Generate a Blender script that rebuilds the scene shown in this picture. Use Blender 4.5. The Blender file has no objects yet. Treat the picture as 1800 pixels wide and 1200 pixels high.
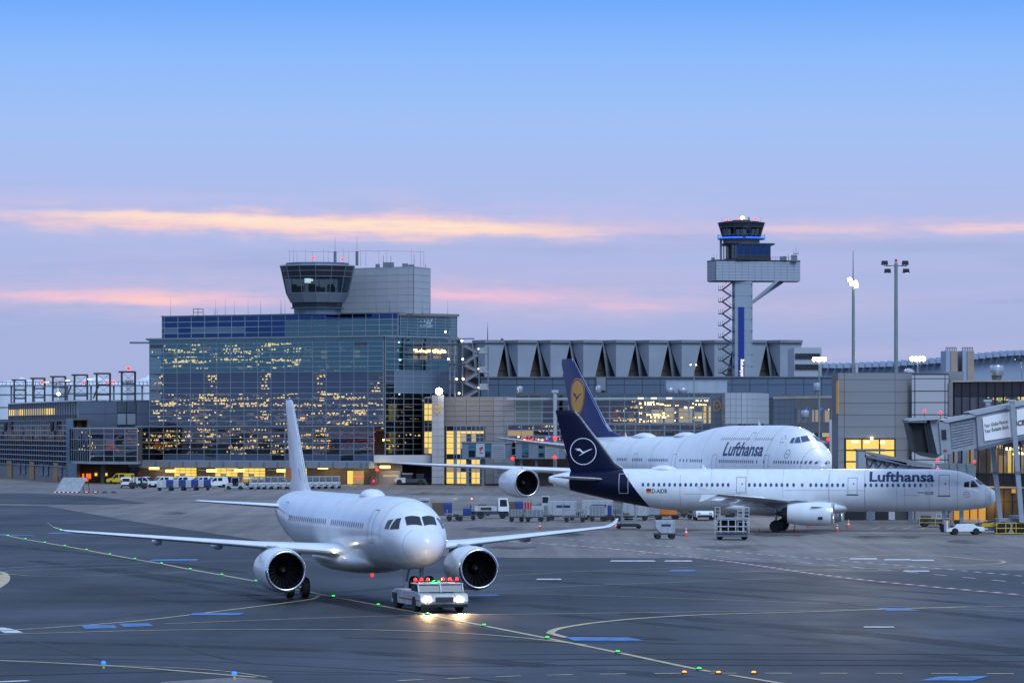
import bpy, bmesh, math, random
from mathutils import Vector, Matrix
random.seed(7)
R = math.radians
scn = bpy.context.scene
col = scn.collection
# ------------------------------------------------------------------ camera
F, H, HY = 6500.0, 9.9, 755.0          # focal length in photo pixels, eye height (m), horizon row
def X_(px, Y): return (px - 900.0) * Y / F
def Z_(py, Y): return H - (py - HY) * Y / F
def G(px, py):
    Y = F * H / (py - HY)
    return (X_(px, Y), Y)
cam = bpy.data.objects.new('camera', bpy.data.cameras.new('camera'))
col.objects.link(cam); scn.camera = cam
cam.location = (0, 0, H); cam.rotation_euler = (R(90), 0, 0)
cam.data.sensor_width = 36.0; cam.data.lens = F / 1800 * 36
cam.data.shift_y = (HY - 600) / 1800
cam.data.clip_start = 1; cam.data.clip_end = 9000
# ------------------------------------------------------------------ sky
def lin(r, g, b):
    f = lambda c: (c / 255 / 12.92) if c <= 10 else ((c / 255 + .055) / 1.055) ** 2.4
    return (f(r), f(g), f(b), 1)
world = bpy.data.worlds.new('World'); scn.world = world; world.use_nodes = True
nt = world.node_tree; N = nt.nodes; L = nt.links
for n in list(N): N.remove(n)
def nd(t, **k):
    n = N.new(t)
    for a, b in k.items(): setattr(n, a, b)
    return n
def mth(op, a, b=None, c=None, clamp=False):
    n = nd('ShaderNodeMath', operation=op, use_clamp=clamp)
    for i, v in enumerate((a, b, c)):
        if v is None: continue
        if isinstance(v, (int, float)): n.inputs[i].default_value = v
        else: L.new(v, n.inputs[i])
    return n.outputs[0]
tc = nd('ShaderNodeTexCoord'); sep = nd('ShaderNodeSeparateXYZ'); L.new(tc.outputs['Generated'], sep.inputs[0])
dx, dy, dz = sep.outputs
az = mth('ARCTAN2', dx, dy)
t = mth('MULTIPLY', dz, 4.0, clamp=True)
ramp = nd('ShaderNodeValToRGB'); L.new(t, ramp.inputs[0])
stops = [(0, (166, 177, 216)), (.10, (168, 180, 222)), (.19, (174, 186, 229)), (.25, (174, 190, 236)), (.33, (162, 193, 245)),
         (.40, (142, 188, 251)), (.465, (112, 170, 253)), (.6, (112, 168, 250)), (1, (168, 198, 248))]
cr = ramp.color_ramp
cr.elements[0].position, cr.elements[0].color = 0, lin(*stops[0][1])
cr.elements[1].position, cr.elements[1].color = 1, lin(*stops[-1][1])
for p, c in stops[1:-1]:
    e = cr.elements.new(p); e.color = lin(*c)
def noise(sx, sz, detail=4, rough=.55, off=0.0):
    cb = nd('ShaderNodeCombineXYZ')
    L.new(mth('MULTIPLY', az, sx), cb.inputs[0]); L.new(mth('MULTIPLY', dz, sz), cb.inputs[1]); cb.inputs[2].default_value = off
    n = nd('ShaderNodeTexNoise'); n.inputs['Scale'].default_value = 1; n.inputs['Detail'].default_value = detail
    n.inputs['Roughness'].default_value = rough
    L.new(cb.outputs[0], n.inputs['Vector']); return n.outputs[0]
def mix(fac, a, b, blend='MIX'):
    n = nd('ShaderNodeMix', data_type='RGBA', blend_type=blend)
    if isinstance(fac, float): n.inputs[0].default_value = fac
    else: L.new(fac, n.inputs[0])
    for i, v in ((6, a), (7, b)):
        if isinstance(v, tuple): n.inputs[i].default_value = v
        else: L.new(v, n.inputs[i])
    return n.outputs[2]
wob = mth('SUBTRACT', noise(46, 110, 7, .62), .5)
wob2 = mth('SUBTRACT', noise(24, 420, 5, .55, 7.3), .5)
def streak(a0, z0, aw, zw, soft, slope=0.0):
    """soft edged elongated cloud at azimuth a0, elevation z0"""
    a = mth('DIVIDE', mth('SUBTRACT', az, a0), aw)
    z = mth('SUBTRACT', mth('SUBTRACT', dz, z0), mth('MULTIPLY', mth('SUBTRACT', az, a0), slope))
    z = mth('ADD', mth('DIVIDE', z, zw), mth('ADD', mth('MULTIPLY', wob, 2.6), mth('MULTIPLY', wob2, 1.3)))
    d = mth('SQRT', mth('ADD', mth('POWER', mth('ABSOLUTE', a), 3.0), mth('MULTIPLY', z, z)))
    n = nd('ShaderNodeMapRange', interpolation_type='SMOOTHSTEP')
    L.new(d, n.inputs[0]); n.inputs[1].default_value = 1 + soft; n.inputs[2].default_value = max(0.0, 1 - soft)
    return n.outputs[0]
sky = ramp.outputs[0]
# thin lavender / pink veils all round the horizon
vb = nd('ShaderNodeMapRange', interpolation_type='SMOOTHSTEP'); L.new(noise(9, 120, 5, .55, 3.1), vb.inputs[0]); vb.inputs[1].default_value = .5; vb.inputs[2].default_value = .75
vz = nd('ShaderNodeMapRange', interpolation_type='SMOOTHSTEP'); L.new(dz, vz.inputs[0]); vz.inputs[1].default_value = .075; vz.inputs[2].default_value = .05
sky = mix(mth('MULTIPLY', mth('MULTIPLY', vb.outputs[0], vz.outputs[0]), .35), sky, lin(204, 188, 222))
gb = nd('ShaderNodeMapRange', interpolation_type='SMOOTHSTEP'); L.new(noise(10, 150, 4, .5, 9.0), gb.inputs[0]); gb.inputs[1].default_value = .5; gb.inputs[2].default_value = .7
sky = mix(mth('MULTIPLY', mth('MULTIPLY', gb.outputs[0], vz.outputs[0]), .5), sky, lin(158, 172, 214))
brk = nd('ShaderNodeMapRange', interpolation_type='SMOOTHSTEP'); L.new(noise(70, 520, 6, .6, 4.4), brk.inputs[0]); brk.inputs[1].default_value = .28; brk.inputs[2].default_value = .62; brk.inputs[3].default_value = .45; brk.inputs[4].default_value = 1.0
def E_(px, py): return ((px - 900) / F, (HY - py) / F)
for (px, py, hw, hh, soft, slope, colr, k) in (
        (520, 386, 800, 32, .95, -.012, (206, 194, 228), .5), (200, 520, 420, 27, .95, -.012, (216, 192, 222), .55), (1000, 500, 420, 36, .95, 0, (192, 187, 225), .4),
        (940, 524, 260, 17, .9, -.05, (228, 192, 219), .6), (1560, 402, 420, 15, .95, .0, (214, 194, 221), .6), (1150, 540, 420, 22, .95, 0, (202, 190, 223), .5),
        (540, 395, 510, 21, .6, -.02, (240, 203, 214), .85), (560, 396, 460, 14, .55, -.022, (254, 216, 204), .9), (660, 397, 260, 8.5, .7, -.022, (255, 230, 206), .9),
        (330, 383, 230, 6.5, .8, -.03, (255, 228, 212), .75),
        (230, 524, 240, 11, .7, -.02, (247, 198, 215), .8), (268, 527, 70, 7, .9, 0, (255, 206, 200), .8), (840, 519, 120, 7, .8, -.05, (246, 196, 217), .75), (1740, 405, 100, 7, .8, 0, (252, 212, 212), .8),
        (1440, 404, 120, 6, .9, 0, (236, 204, 218), .7), (1110, 538, 60, 5, .9, 0, (236, 196, 217), .6)):
    a0, z0 = E_(px, py)
    m = mth('MULTIPLY', streak(a0, z0, hw / F, hh / F, soft, slope), brk.outputs[0])
    sky = mix(mth('MULTIPLY', m, float(k)), sky, lin(*colr))
bg = nd('ShaderNodeBackground'); L.new(sky, bg.inputs[0]); bg.inputs[1].default_value = 1.0
out = nd('ShaderNodeOutputWorld'); L.new(bg.outputs[0], out.inputs[0])
# soft bluish fill added high behind the camera to brighten pale surfaces
sun = bpy.data.objects.new('sun', bpy.data.lights.new('sun', 'SUN')); col.objects.link(sun)
sun.data.energy = 2.1; sun.data.angle = R(32); sun.data.color = (.60, .78, 1.0)
sun.rotation_euler = (R(48), 0, R(25))
scn.view_settings.view_transform = 'Standard'; scn.view_settings.look = 'None'
scn.view_settings.exposure = 0.0; scn.view_settings.gamma = 1.0
scn.cycles.use_denoising = True
scn.cycles.max_bounces = 6; scn.cycles.transparent_max_bounces = 12; scn.cycles.glossy_bounces = 3
scn.cycles.sample_clamp_indirect = 3.0
scn.cycles.caustics_reflective = False; scn.cycles.caustics_refractive = False

# ------------------------------------------------------------------ materials
M = {}
def mat(name, c, rough=.6, metal=0.0, var=.12, scale=.6, emit=None, es=1.0, coat=0.0, bump=0.0, stretch=None, spec=.5):
    m = bpy.data.materials.new(name); m.use_nodes = True
    n = m.node_tree; b = n.nodes['Principled BSDF']
    b.inputs['Roughness'].default_value = rough; b.inputs['Metallic'].default_value = metal
    b.inputs['Specular IOR Level'].default_value = spec
    c = tuple(c[:3])
    if emit:
        b.inputs['Emission Color'].default_value = (*emit[:3], 1); b.inputs['Emission Strength'].default_value = es
    if coat: b.inputs['Coat Weight'].default_value = coat; b.inputs['Coat Roughness'].default_value = .08
    if var > 0:
        tx = n.nodes.new('ShaderNodeTexCoord'); src = tx.outputs['Object']
        mp = n.nodes.new('ShaderNodeMapping'); n.links.new(src, mp.inputs[0])
        mp.inputs['Scale'].default_value = stretch or (1, 1, 1)
        nz = n.nodes.new('ShaderNodeTexNoise'); nz.inputs['Scale'].default_value = scale; nz.inputs['Detail'].default_value = 6
        n.links.new(mp.outputs[0], nz.inputs['Vector'])
        rp = n.nodes.new('ShaderNodeValToRGB'); n.links.new(nz.outputs[0], rp.inputs[0])
        rp.color_ramp.elements[0].position = .3; rp.color_ramp.elements[1].position = .7
        rp.color_ramp.elements[0].color = (*[max(0, v * (1 - var)) for v in c], 1)
        rp.color_ramp.elements[1].color = (*[min(1, v * (1 + var)) for v in c], 1)
        n.links.new(rp.outputs[0], b.inputs['Base Color'])
        if bump:
            bp = n.nodes.new('ShaderNodeBump'); bp.inputs['Strength'].default_value = bump; bp.inputs['Distance'].default_value = .02
            n.links.new(nz.outputs[0], bp.inputs['Height']); n.links.new(bp.outputs[0], b.inputs['Normal'])
    else: b.inputs['Base Color'].default_value = (*c, 1)
    M[name] = m; return m
def glass(name, tint, refl=.5, rough=.02, gl=(.85, .93, 1), wav=.0):
    """see-through window glass: tinted transparency under a mirror reflection"""
    m = bpy.data.materials.new(name); m.use_nodes = True; n = m.node_tree
    for k in list(n.nodes): n.nodes.remove(k)
    o = n.nodes.new('ShaderNodeOutputMaterial'); mx = n.nodes.new('ShaderNodeMixShader')
    tr = n.nodes.new('ShaderNodeBsdfTransparent'); tr.inputs[0].default_value = (*tint, 1)
    g = n.nodes.new('ShaderNodeBsdfGlossy'); g.inputs[0].default_value = (*gl, 1); g.inputs['Roughness'].default_value = rough
    if wav:
        tx = n.nodes.new('ShaderNodeTexCoord'); nz = n.nodes.new('ShaderNodeTexNoise'); nz.inputs['Scale'].default_value = .9; nz.inputs['Detail'].default_value = 1
        ge = n.nodes.new('ShaderNodeNewGeometry'); mp = n.nodes.new('ShaderNodeMapping'); mp.inputs['Scale'].default_value = (.25, .25, 1.3); n.links.new(ge.outputs['Position'], mp.inputs[0]); n.links.new(mp.outputs[0], nz.inputs['Vector'])
        bp = n.nodes.new('ShaderNodeBump'); bp.inputs['Strength'].default_value = wav; bp.inputs['Distance'].default_value = .02
        n.links.new(nz.outputs[0], bp.inputs['Height']); n.links.new(bp.outputs[0], g.inputs['Normal'])
    mx.inputs[0].default_value = refl
    n.links.new(tr.outputs[0], mx.inputs[1]); n.links.new(g.outputs[0], mx.inputs[2]); n.links.new(mx.outputs[0], o.inputs[0])
    M[name] = m; return m
def emat(name, c, s, sample=True):
    m = mat(name, (.06, .06, .06), .4, var=0, emit=c, es=s)
    if not sample: m.cycles.emission_sampling = 'NONE'
    return m
# ------------------------------------------------------------------ mesh helpers
INV = {}
class MB:
    def __init__(s): s.v = []; s.f = []; s.m = []
    def add(s, vs, fs, m=0):
        o = len(s.v); s.v += [tuple(p) for p in vs]; s.f += [tuple(o + i for i in f) for f in fs]; s.m += [m] * len(fs); return s
    def box(s, x0, x1, y0, y1, z0, z1, m=0):
        return s.add([(x0, y0, z0), (x1, y0, z0), (x1, y1, z0), (x0, y1, z0), (x0, y0, z1), (x1, y0, z1), (x1, y1, z1), (x0, y1, z1)],
                     [(0, 3, 2, 1), (4, 5, 6, 7), (0, 1, 5, 4), (1, 2, 6, 5), (2, 3, 7, 6), (3, 0, 4, 7)], m)
    def bar(s, p0, p1, w, h=None, m=0, up=(0, 0, 1)):
        p0, p1 = Vector(p0), Vector(p1); d = (p1 - p0).normalized(); u = Vector(up)
        if abs(d.dot(u)) > .95: u = Vector((0, 1, 0))
        a = d.cross(u).normalized(); b = a.cross(d).normalized(); h = h or w
        c = [(-w / 2, -h / 2), (w / 2, -h / 2), (w / 2, h / 2), (-w / 2, h / 2)]
        vs = [p + a * i + b * j for p in (p0, p1) for i, j in c]
        return s.add(vs, [(3, 2, 1, 0), (4, 5, 6, 7), (0, 1, 5, 4), (1, 2, 6, 5), (2, 3, 7, 6), (3, 0, 4, 7)], m)
    def tube(s, p0, p1, r0, r1=None, n=8, m=0):
        p0, p1 = Vector(p0), Vector(p1); r1 = r0 if r1 is None else r1
        d = (p1 - p0).normalized(); u = Vector((0, 0, 1)) if abs(d.z) < .9 else Vector((1, 0, 0))
        a = d.cross(u).normalized(); b = a.cross(d)
        vs = []
        for p, r in ((p0, r0), (p1, r1)):
            for k in range(n):
                t = 2 * math.pi * k / n; vs.append(p + a * (r * math.cos(t)) + b * (r * math.sin(t)))
        fs = [(k, (k + 1) % n, n + (k + 1) % n, n + k) for k in range(n)] + [tuple(reversed(range(n))), tuple(range(n, 2 * n))]
        return s.add(vs, fs, m)
    def prism(s, pts, z0, z1, m=0):
        """vertical prism over plan polygon"""
        n = len(pts)
        vs = [(x, y, z0) for x, y in pts] + [(x, y, z1) for x, y in pts]
        return s.add(vs, [tuple(reversed(range(n))), tuple(range(n, 2 * n))] + [(k, (k + 1) % n, n + (k + 1) % n, n + k) for k in range(n)], m)
    def extr(s, pts, y0, y1, m=0):
        """profile polygon in x,z extruded along y"""
        n = len(pts)
        vs = [(x, y0, z) for x, z in pts] + [(x, y1, z) for x, z in pts]
        return s.add(vs, [tuple(range(n)), tuple(reversed(range(n, 2 * n)))] + [(k, n + k, n + (k + 1) % n, (k + 1) % n) for k in range(n)], m)
    def loft(s, rings, m=0, caps=True):
        n = len(rings[0]); vs = [p for r in rings for p in r]; fs = []
        for i in range(len(rings) - 1):
            for k in range(n):
                a = i * n + k; b = i * n + (k + 1) % n
                fs.append((a, b, b + n, a + n))
        if caps: fs += [tuple(reversed(range(n))), tuple(range((len(rings) - 1) * n, len(rings) * n))]
        return s.add(vs, fs, m)
    def lathe(s, prof, c, axis='z', n=16, m=0, caps=True):
        """prof: (radius, position along axis)"""
        rs = []
        for r, h in prof:
            ring = []
            for k in range(n):
                t = 2 * math.pi * k / n; a, b = r * math.cos(t), r * math.sin(t)
                ring.append({'z': (c[0] + a, c[1] + b, c[2] + h), 'x': (c[0] + h, c[1] + a, c[2] + b), 'y': (c[0] + a, c[1] + h, c[2] + b)}[axis])
            rs.append(ring)
        return s.loft(rs, m, caps)
    def build(s, name, mats, parent=None, smooth=False, w=False, kind=None, bevel=0.0, loc=None):
        vs = s.v
        if w and parent is not None:
            root = parent
            while root.parent is not None: root = root.parent
            I = INV[root.name]; vs = [tuple(I @ Vector(p)) for p in vs]
        me = bpy.data.meshes.new(name); me.from_pydata(vs, [], s.f)
        if not isinstance(mats, (list, tuple)): mats = [mats]
        for q in mats: me.materials.append(M[q] if isinstance(q, str) else q)
        me.polygons.foreach_set('material_index', s.m)
        bm = bmesh.new(); bm.from_mesh(me); bmesh.ops.recalc_face_normals(bm, faces=bm.faces)
        if bevel: bmesh.ops.bevel(bm, geom=bm.edges[:], offset=bevel, segments=2, affect='EDGES', profile=.6, clamp_overlap=True)
        bm.to_mesh(me); bm.free()
        if smooth:
            me.polygons.foreach_set('use_smooth', [True] * len(me.polygons))
            if smooth != 'all':
                try: me.set_sharp_from_angle(angle=R(smooth if smooth is not True else 40))
                except Exception: pass
        o = bpy.data.objects.new(name, me); col.objects.link(o)
        if parent is not None: o.parent = parent
        if loc: o.location = loc
        if kind: o['kind'] = kind
        return o
def tag(o, label=None, cat=None, group=None, kind=None):
    if label: o['label'] = label
    if cat: o['category'] = cat
    if group: o['group'] = group
    if kind: o['kind'] = kind
    return o
def thing(name, label, cat, loc=(0, 0, 0), rz=0.0, group=None):
    o = bpy.data.objects.new(name, None); col.objects.link(o); o.empty_display_size = .5
    o.location = loc; o.rotation_euler = (0, 0, rz)
    INV[o.name] = (Matrix.Translation(loc) @ Matrix.Rotation(rz, 4, 'Z')).inverted()
    return tag(o, label, cat, group)
def copy_tree(o, parent=None):
    c = o.copy(); col.objects.link(c); c.parent = parent
    for ch in list(o.children): copy_tree(ch, c)
    return c
UNIT = {}
def unit_pane(m):
    """unit slab: x 0..1, y -0.5..0.5 (scaled by thickness), z 0..1"""
    if m not in UNIT:
        me = bpy.data.meshes.new('pane_' + m)
        mb = MB().box(0, 1, -.5, .5, 0, 1); me.from_pydata(mb.v, [], mb.f); me.materials.append(M[m]); me.update(); UNIT[m] = me
    return UNIT[m]
class Wall:
    """a vertical wall plane between two plan points, left to right as seen from the camera"""
    def __init__(s, A, B):
        s.A = Vector((A[0], A[1], 0)); d = Vector((B[0] - A[0], B[1] - A[1], 0)); s.L = d.length; s.d = d / s.L
        s.n = Vector((s.d.y, -s.d.x, 0)); s.rz = math.atan2(s.d.y, s.d.x)     # outward normal, towards the camera
    def u(s, px):
        k = (px - 900) / F       # x = k*y ; A.x + u dx = k (A.y + u dy)
        return (k * s.A.y - s.A.x) / (s.d.x - k * s.d.y)
    def D(s, u): return s.A.y + u * s.d.y
    def z(s, px, py): return Z_(py, s.D(s.u(px)))
    def P(s, u, z, off=0.0): return s.A + s.d * u + s.n * off + Vector((0, 0, z))
    def piece(s, name, m, parent, u0, u1, z0, z1, off=0.0, th=.06, tilt=0.0, root=None, gap=0.0):
        o = bpy.data.objects.new(name, unit_pane(m)); col.objects.link(o); o.parent = parent
        root = parent
        while root.parent is not None: root = root.parent
        o.location = s.P(u0 + gap, z0 + gap, off) - Vector(root.location)
        o.rotation_euler = (random.uniform(-tilt, tilt), 0, s.rz + random.uniform(-tilt, tilt))
        o.scale = (u1 - u0 - 2 * gap, th, z1 - z0 - 2 * gap); return o
    def slab(s, mb, u0, u1, z0, z1, off0, off1, m=0):
        vs = [s.P(u, z, o) for z in (z0, z1) for u, o in ((u0, off1), (u1, off1), (u1, off0), (u0, off0))]
        return mb.add(vs, [(0, 3, 2, 1), (4, 5, 6, 7), (0, 1, 5, 4), (1, 2, 6, 5), (2, 3, 7, 6), (3, 0, 4, 7)], m)
def frange(a, b, n): return [a + (b - a) * i / n for i in range(n + 1)]

def ground_mat(name, c, var=.5, rough=.6, streak=.35, rz=0.0):
    """asphalt / concrete: broad patches, long rubber streaks and fine grain"""
    m = bpy.data.materials.new(name); m.use_nodes = True; n = m.node_tree; b = n.nodes['Principled BSDF']; l = n.links
    ge = n.nodes.new('ShaderNodeNewGeometry')
    def nz(scale, sc, det, rot=0.0):
        mp = n.nodes.new('ShaderNodeMapping'); mp.inputs['Scale'].default_value = sc; mp.inputs['Rotation'].default_value = (0, 0, rot); l.new(ge.outputs['Position'], mp.inputs[0])
        t = n.nodes.new('ShaderNodeTexNoise'); t.inputs['Scale'].default_value = scale; t.inputs['Detail'].default_value = det; t.inputs['Roughness'].default_value = .6; l.new(mp.outputs[0], t.inputs['Vector']); return t.outputs[0]
    def rng(v, lo, hi):
        r = n.nodes.new('ShaderNodeMapRange'); l.new(v, r.inputs[0]); r.inputs[1].default_value = .3; r.inputs[2].default_value = .7; r.inputs[3].default_value = lo; r.inputs[4].default_value = hi; return r.outputs[0]
    def mul(x, y):
        q = n.nodes.new('ShaderNodeMath'); q.operation = 'MULTIPLY'; l.new(x, q.inputs[0]); l.new(y, q.inputs[1]); return q.outputs[0]
    v = mul(rng(nz(.035, (.6, .25, 1), 5, rz), 1 - var * .5, 1 + var * .5), rng(nz(.5, (1, .035, 1), 3, R(14)), 1 - streak * .6, 1 + streak * .6))
    v = mul(v, rng(nz(.35, (.05, 1, 1), 3, R(-6)), 1 - streak * .5, 1 + streak * .5)); v = mul(v, rng(nz(2.2, (1, .4, 1), 6), .86, 1.14))
    mx = n.nodes.new('ShaderNodeVectorMath'); mx.operation = 'SCALE'; mx.inputs[0].default_value = c; l.new(v, mx.inputs['Scale']); l.new(mx.outputs[0], b.inputs['Base Color'])
    l.new(rng(nz(.12, (.5, .3, 1), 4), rough - .12, rough + .12), b.inputs['Roughness']); b.inputs['Specular IOR Level'].default_value = .35
    M[name] = m; return m
def stain_mat(name, c, lo=.2, hi=.75):
    """thin dirt film: dark rubber or oil over the ground, broken up by noise"""
    m = bpy.data.materials.new(name); m.use_nodes = True; n = m.node_tree; b = n.nodes['Principled BSDF']; b.inputs['Base Color'].default_value = (*c, 1); b.inputs['Roughness'].default_value = .55; b.inputs['Specular IOR Level'].default_value = .3
    ge = n.nodes.new('ShaderNodeNewGeometry'); mp = n.nodes.new('ShaderNodeMapping'); mp.inputs['Scale'].default_value = (.6, .16, 1); t = n.nodes.new('ShaderNodeTexNoise'); t.inputs['Scale'].default_value = .5; t.inputs['Detail'].default_value = 6
    n.links.new(ge.outputs['Position'], mp.inputs[0]); n.links.new(mp.outputs[0], t.inputs['Vector']); r = n.nodes.new('ShaderNodeMapRange'); r.inputs[1].default_value = .35; r.inputs[2].default_value = .68; r.inputs[3].default_value = lo * .2; r.inputs[4].default_value = hi; n.links.new(t.outputs[0], r.inputs[0]); n.links.new(r.outputs[0], b.inputs['Alpha']); M[name] = m
stain_mat('rubber_stain', (.005, .006, .008)); stain_mat('oil_stain', (.03, .03, .033), .1, .6)
# palette
ground_mat('asphalt', (.0145, .0185, .025), .8, .6, .6)
ground_mat('asphalt_dark', (.010, .012, .0160), .7, .6, .5)
ground_mat('asphalt_band', (.021, .025, .033), .45)
ground_mat('concrete', (.172, .150, .138), .6, .75, .4)
ground_mat('concrete_pale', (.205, .178, .162), .5, .75, .35)
mat('seam', (.012, .013, .016), .7, var=.2)
mat('paint_yellow', (.50, .40, .22), .6, var=.35, scale=1.5)
mat('paint_white', (.62, .62, .62), .6, var=.3, scale=2)
mat('paint_blue', (.04, .15, .36), .55, var=.5, scale=1.2)
mat('paint_red', (.35, .06, .06), .6, var=.3)
mat('steel_grey', (.16, .18, .21), .5, .3, var=.15)
mat('steel_dark', (.05, .055, .065), .5, .3, var=.2)
mat('steel_light', (.42, .45, .48), .35, .6, var=.1)
mat('alu', (.55, .58, .62), .3, .8, var=.1)
mat('mullion', (.27, .32, .37), .45, .3, var=.1)
mat('clad_white', (.40, .415, .44), .5, var=.06, scale=.3)
mat('clad_grey', (.22, .23, .25), .55, var=.08, scale=.4)
mat('clad_beige', (.19, .182, .182), .6, var=.08, scale=.4)
mat('clad_blue', (.10, .14, .20), .5, var=.12, scale=.4)
mat('clad_dark', (.05, .06, .075), .5, var=.15, scale=.4)
mat('roof_grey', (.20, .22, .25), .6, var=.12, scale=.2)
mat('spandrel', (.05, .072, .115), .35, var=.12, scale=.5)
mat('wall_conc', (.13, .12, .115), .7, var=.15, scale=.5)
mat('interior', (.10, .10, .10), .8, var=.2, scale=.4)
mat('interior_warm', (.55, .48, .35), .8, var=.2, scale=.4)
mat('black', (.008, .008, .01), .6, var=0)
mat('rubber', (.012, .012, .013), .75, var=.2)
mat('wood_brown', (.13, .085, .06), .6, var=.3, scale=.6)
mat('white_paint', (.78, .79, .80), .30, var=.055, scale=1.4, coat=.4, stretch=(1, 1, .12))
mat('white_worn', (.47, .48, .49), .4, var=.25, scale=2.5)
mat('navy', (.0015, .003, .022), .35, var=.05, spec=.25)
mat('blue_fin', (.006, .016, .11), .35, var=.08, spec=.3)
mat('gold', (.72, .33, .03), .4, var=.08)
mat('letter_blue', (.012, .03, .12), .4, var=0)
mat('letter_dark', (.02, .022, .03), .4, var=0)
mat('grey_line', (.25, .27, .29), .5, var=0)
mat('lip_metal', (.75, .77, .8), .18, 1.0, var=.05)
mat('dark_metal', (.05, .05, .055), .4, .7, var=.1)
mat('window_dark', (.045, .095, .18), .12, var=.1, scale=3)
mat('window_747', (.12, .12, .15), .3, var=.1, scale=3)
mat('tarp_blue', (.015, .04, .18), .6, var=.2, scale=2)
mat('orange', (.75, .20, .02), .5, var=.1)
mat('cone_orange', (.75, .09, .03), .5, var=.1)
mat('yellow', (.75, .48, .02), .45, var=.1)
mat('red', (.5, .03, .03), .45, var=.1)
mat('mesh_grey', (.30, .32, .34), .5, .4, var=.2, scale=3)
mat('van_glass', (.02, .025, .035), .08, var=0)
mat('blue_stripe', (.01, .05, .35), .4, var=.05)
mat('brick_lit', (.5, .40, .25), .7, var=.15, scale=1)
glass('glass_blue', (.50, .52, .52), .34, gl=(.24, .34, .44), wav=.12)
glass('glass_teal', (.46, .52, .52), .38, gl=(.19, .42, .50), wav=.10)
glass('glass_deep', (.05, .08, .12), .55, gl=(.05, .13, .32), wav=.05)
glass('glass_dark', (.42, .43, .43), .26, gl=(.34, .40, .46), wav=.16)
glass('glass_clear', (.85, .87, .86), .10, gl=(.8, .9, 1))
glass('glass_cab', (.55, .62, .64), .08, gl=(.5, .6, .7))
emat('lamp_warm', (1, .56, .13), 3.2); emat('lamp_white', (1, .9, .7), 12)
emat('lamp_star', (1, .90, .68), 40)
emat('lamp_glint_warm', (1, .66, .22), 8.0, False); emat('lamp_glint_dim', (1, .58, .26), 1.1, False); emat('bulb_white', (.85, .95, 1), 2.0, False)  # warm and dim ones also imitate lights reflected in glazing
emat('lit_yellow', (1, .68, .12), 1.0, False); emat('lit_room', (1, .66, .24), .34, False); emat('lit_orange', (1, .20, .02), 1.0, False)
emat('lit_amber', (1, .46, .01), .55, False); emat('lit_pale', (1, .80, .46), .42, False)
emat('red_lamp', (1, .015, .01), 4, False); emat('green_lamp', (.01, 1, .05), 2.2, False); emat('blue_lamp', (.0, .05, 1), 8, False); emat('amber_lamp', (1, .28, .005), 3.5, False)
emat('blue_neon', (.01, .10, 1), 2.2, False); emat('blue_spot', (.02, .15, 1), 2.5, False); emat('sign_white', (1, 1, .95), 1.2, False); emat('sign_red', (1, .05, .09), .9, False); emat('sign_green', (.30, 1, .03), 1.1, False)
def lamp_light(name, loc, power, color, r=.3, spot=None, aim=None, parent=None):
    l = bpy.data.lights.new(name, 'SPOT' if spot else 'POINT'); l.energy = power; l.color = color; l.shadow_soft_size = r
    o = bpy.data.objects.new(name, l); col.objects.link(o); o.location = loc
    if spot:
        l.spot_size = R(spot); l.spot_blend = .6
        o.rotation_euler = (Vector(aim) - Vector(loc)).to_track_quat('-Z', 'Y').to_euler()
    if parent is not None:
        o.parent = parent; o.location = Vector(loc) - Vector(parent.location)
    return o
# ------------------------------------------------------------------ ground
def sheet(name, pts, z, m, parent=None, kind='structure'):
    mb = MB(); mb.add([(x, y, z) for x, y in pts], [tuple(range(len(pts)))])
    return mb.build(name, m, parent, kind=kind if parent is None else None)
ground = MB().add([(-4000, -300, 0), (4000, -300, 0), (4000, 6000, 0), (-4000, 6000, 0)], [(0, 1, 2, 3)]).build('ground', 'asphalt', kind='structure')
tag(ground, 'blue grey asphalt taxiway and apron')
pg = lambda pts: [G(*p) for p in pts]
tag(sheet('concrete_apron', pg([(-400, 882), (80, 889), (240, 917), (500, 956), (700, 975), (900, 980), (1240, 981), (1500, 1000), (2300, 1006)]) + [(900, 420), (900, 900), (-900, 900), (-300, 520)], .012, 'concrete'), 'pale concrete apron in front of the terminals')
AP = bpy.data.objects['concrete_apron']
def patch(name, pts, z, m): return sheet(name, pg(pts), z, m, ground)
patch('asphalt_patch', [(-300, 864), (60, 867), (165, 872), (258, 884), (170, 887), (60, 886), (-300, 881)], .03, 'asphalt')
patch('asphalt_patch', [(-100, 1004), (95, 1008), (210, 1036), (315, 1072), (150, 1092), (-100, 1100)], .008, 'asphalt_dark')
patch('asphalt_patch', [(-200, 1127), (300, 1122), (700, 1136), (1100, 1150), (900, 1168), (400, 1150), (-200, 1152)], .006, 'asphalt_dark')
patch('asphalt_patch', [(0, 1164), (500, 1184), (900, 1186), (900, 1172), (400, 1158), (0, 1150)], .007, 'asphalt_band')
patch('asphalt_patch', [(1240, 981.5), (1500, 1000.5), (2200, 1006.5), (2200, 1060), (1800, 1049), (1500, 1020), (1100, 984)], .009, 'asphalt_band')
patch('asphalt_patch', [(-100, 905), (200, 912), (420, 948), (300, 952), (-100, 930)], .006, 'asphalt_dark')
patch('concrete_patch', [(160, 890), (700, 870), (1000, 872), (1000, 880), (640, 900), (430, 905), (330, 900)], .02, 'concrete_pale')
patch('concrete_patch', [(300, 861), (860, 861), (860, 866), (300, 867)], .02, 'concrete_pale')
patch('concrete_patch', [(1200, 925), (1900, 935), (1900, 965), (1500, 955)], .02, 'concrete_pale')
patch('concrete_corner_slab', [(285, 1198), (420, 1190), (480, 1196), (470, 1215), (270, 1215)], .012, 'concrete_pale')
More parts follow.
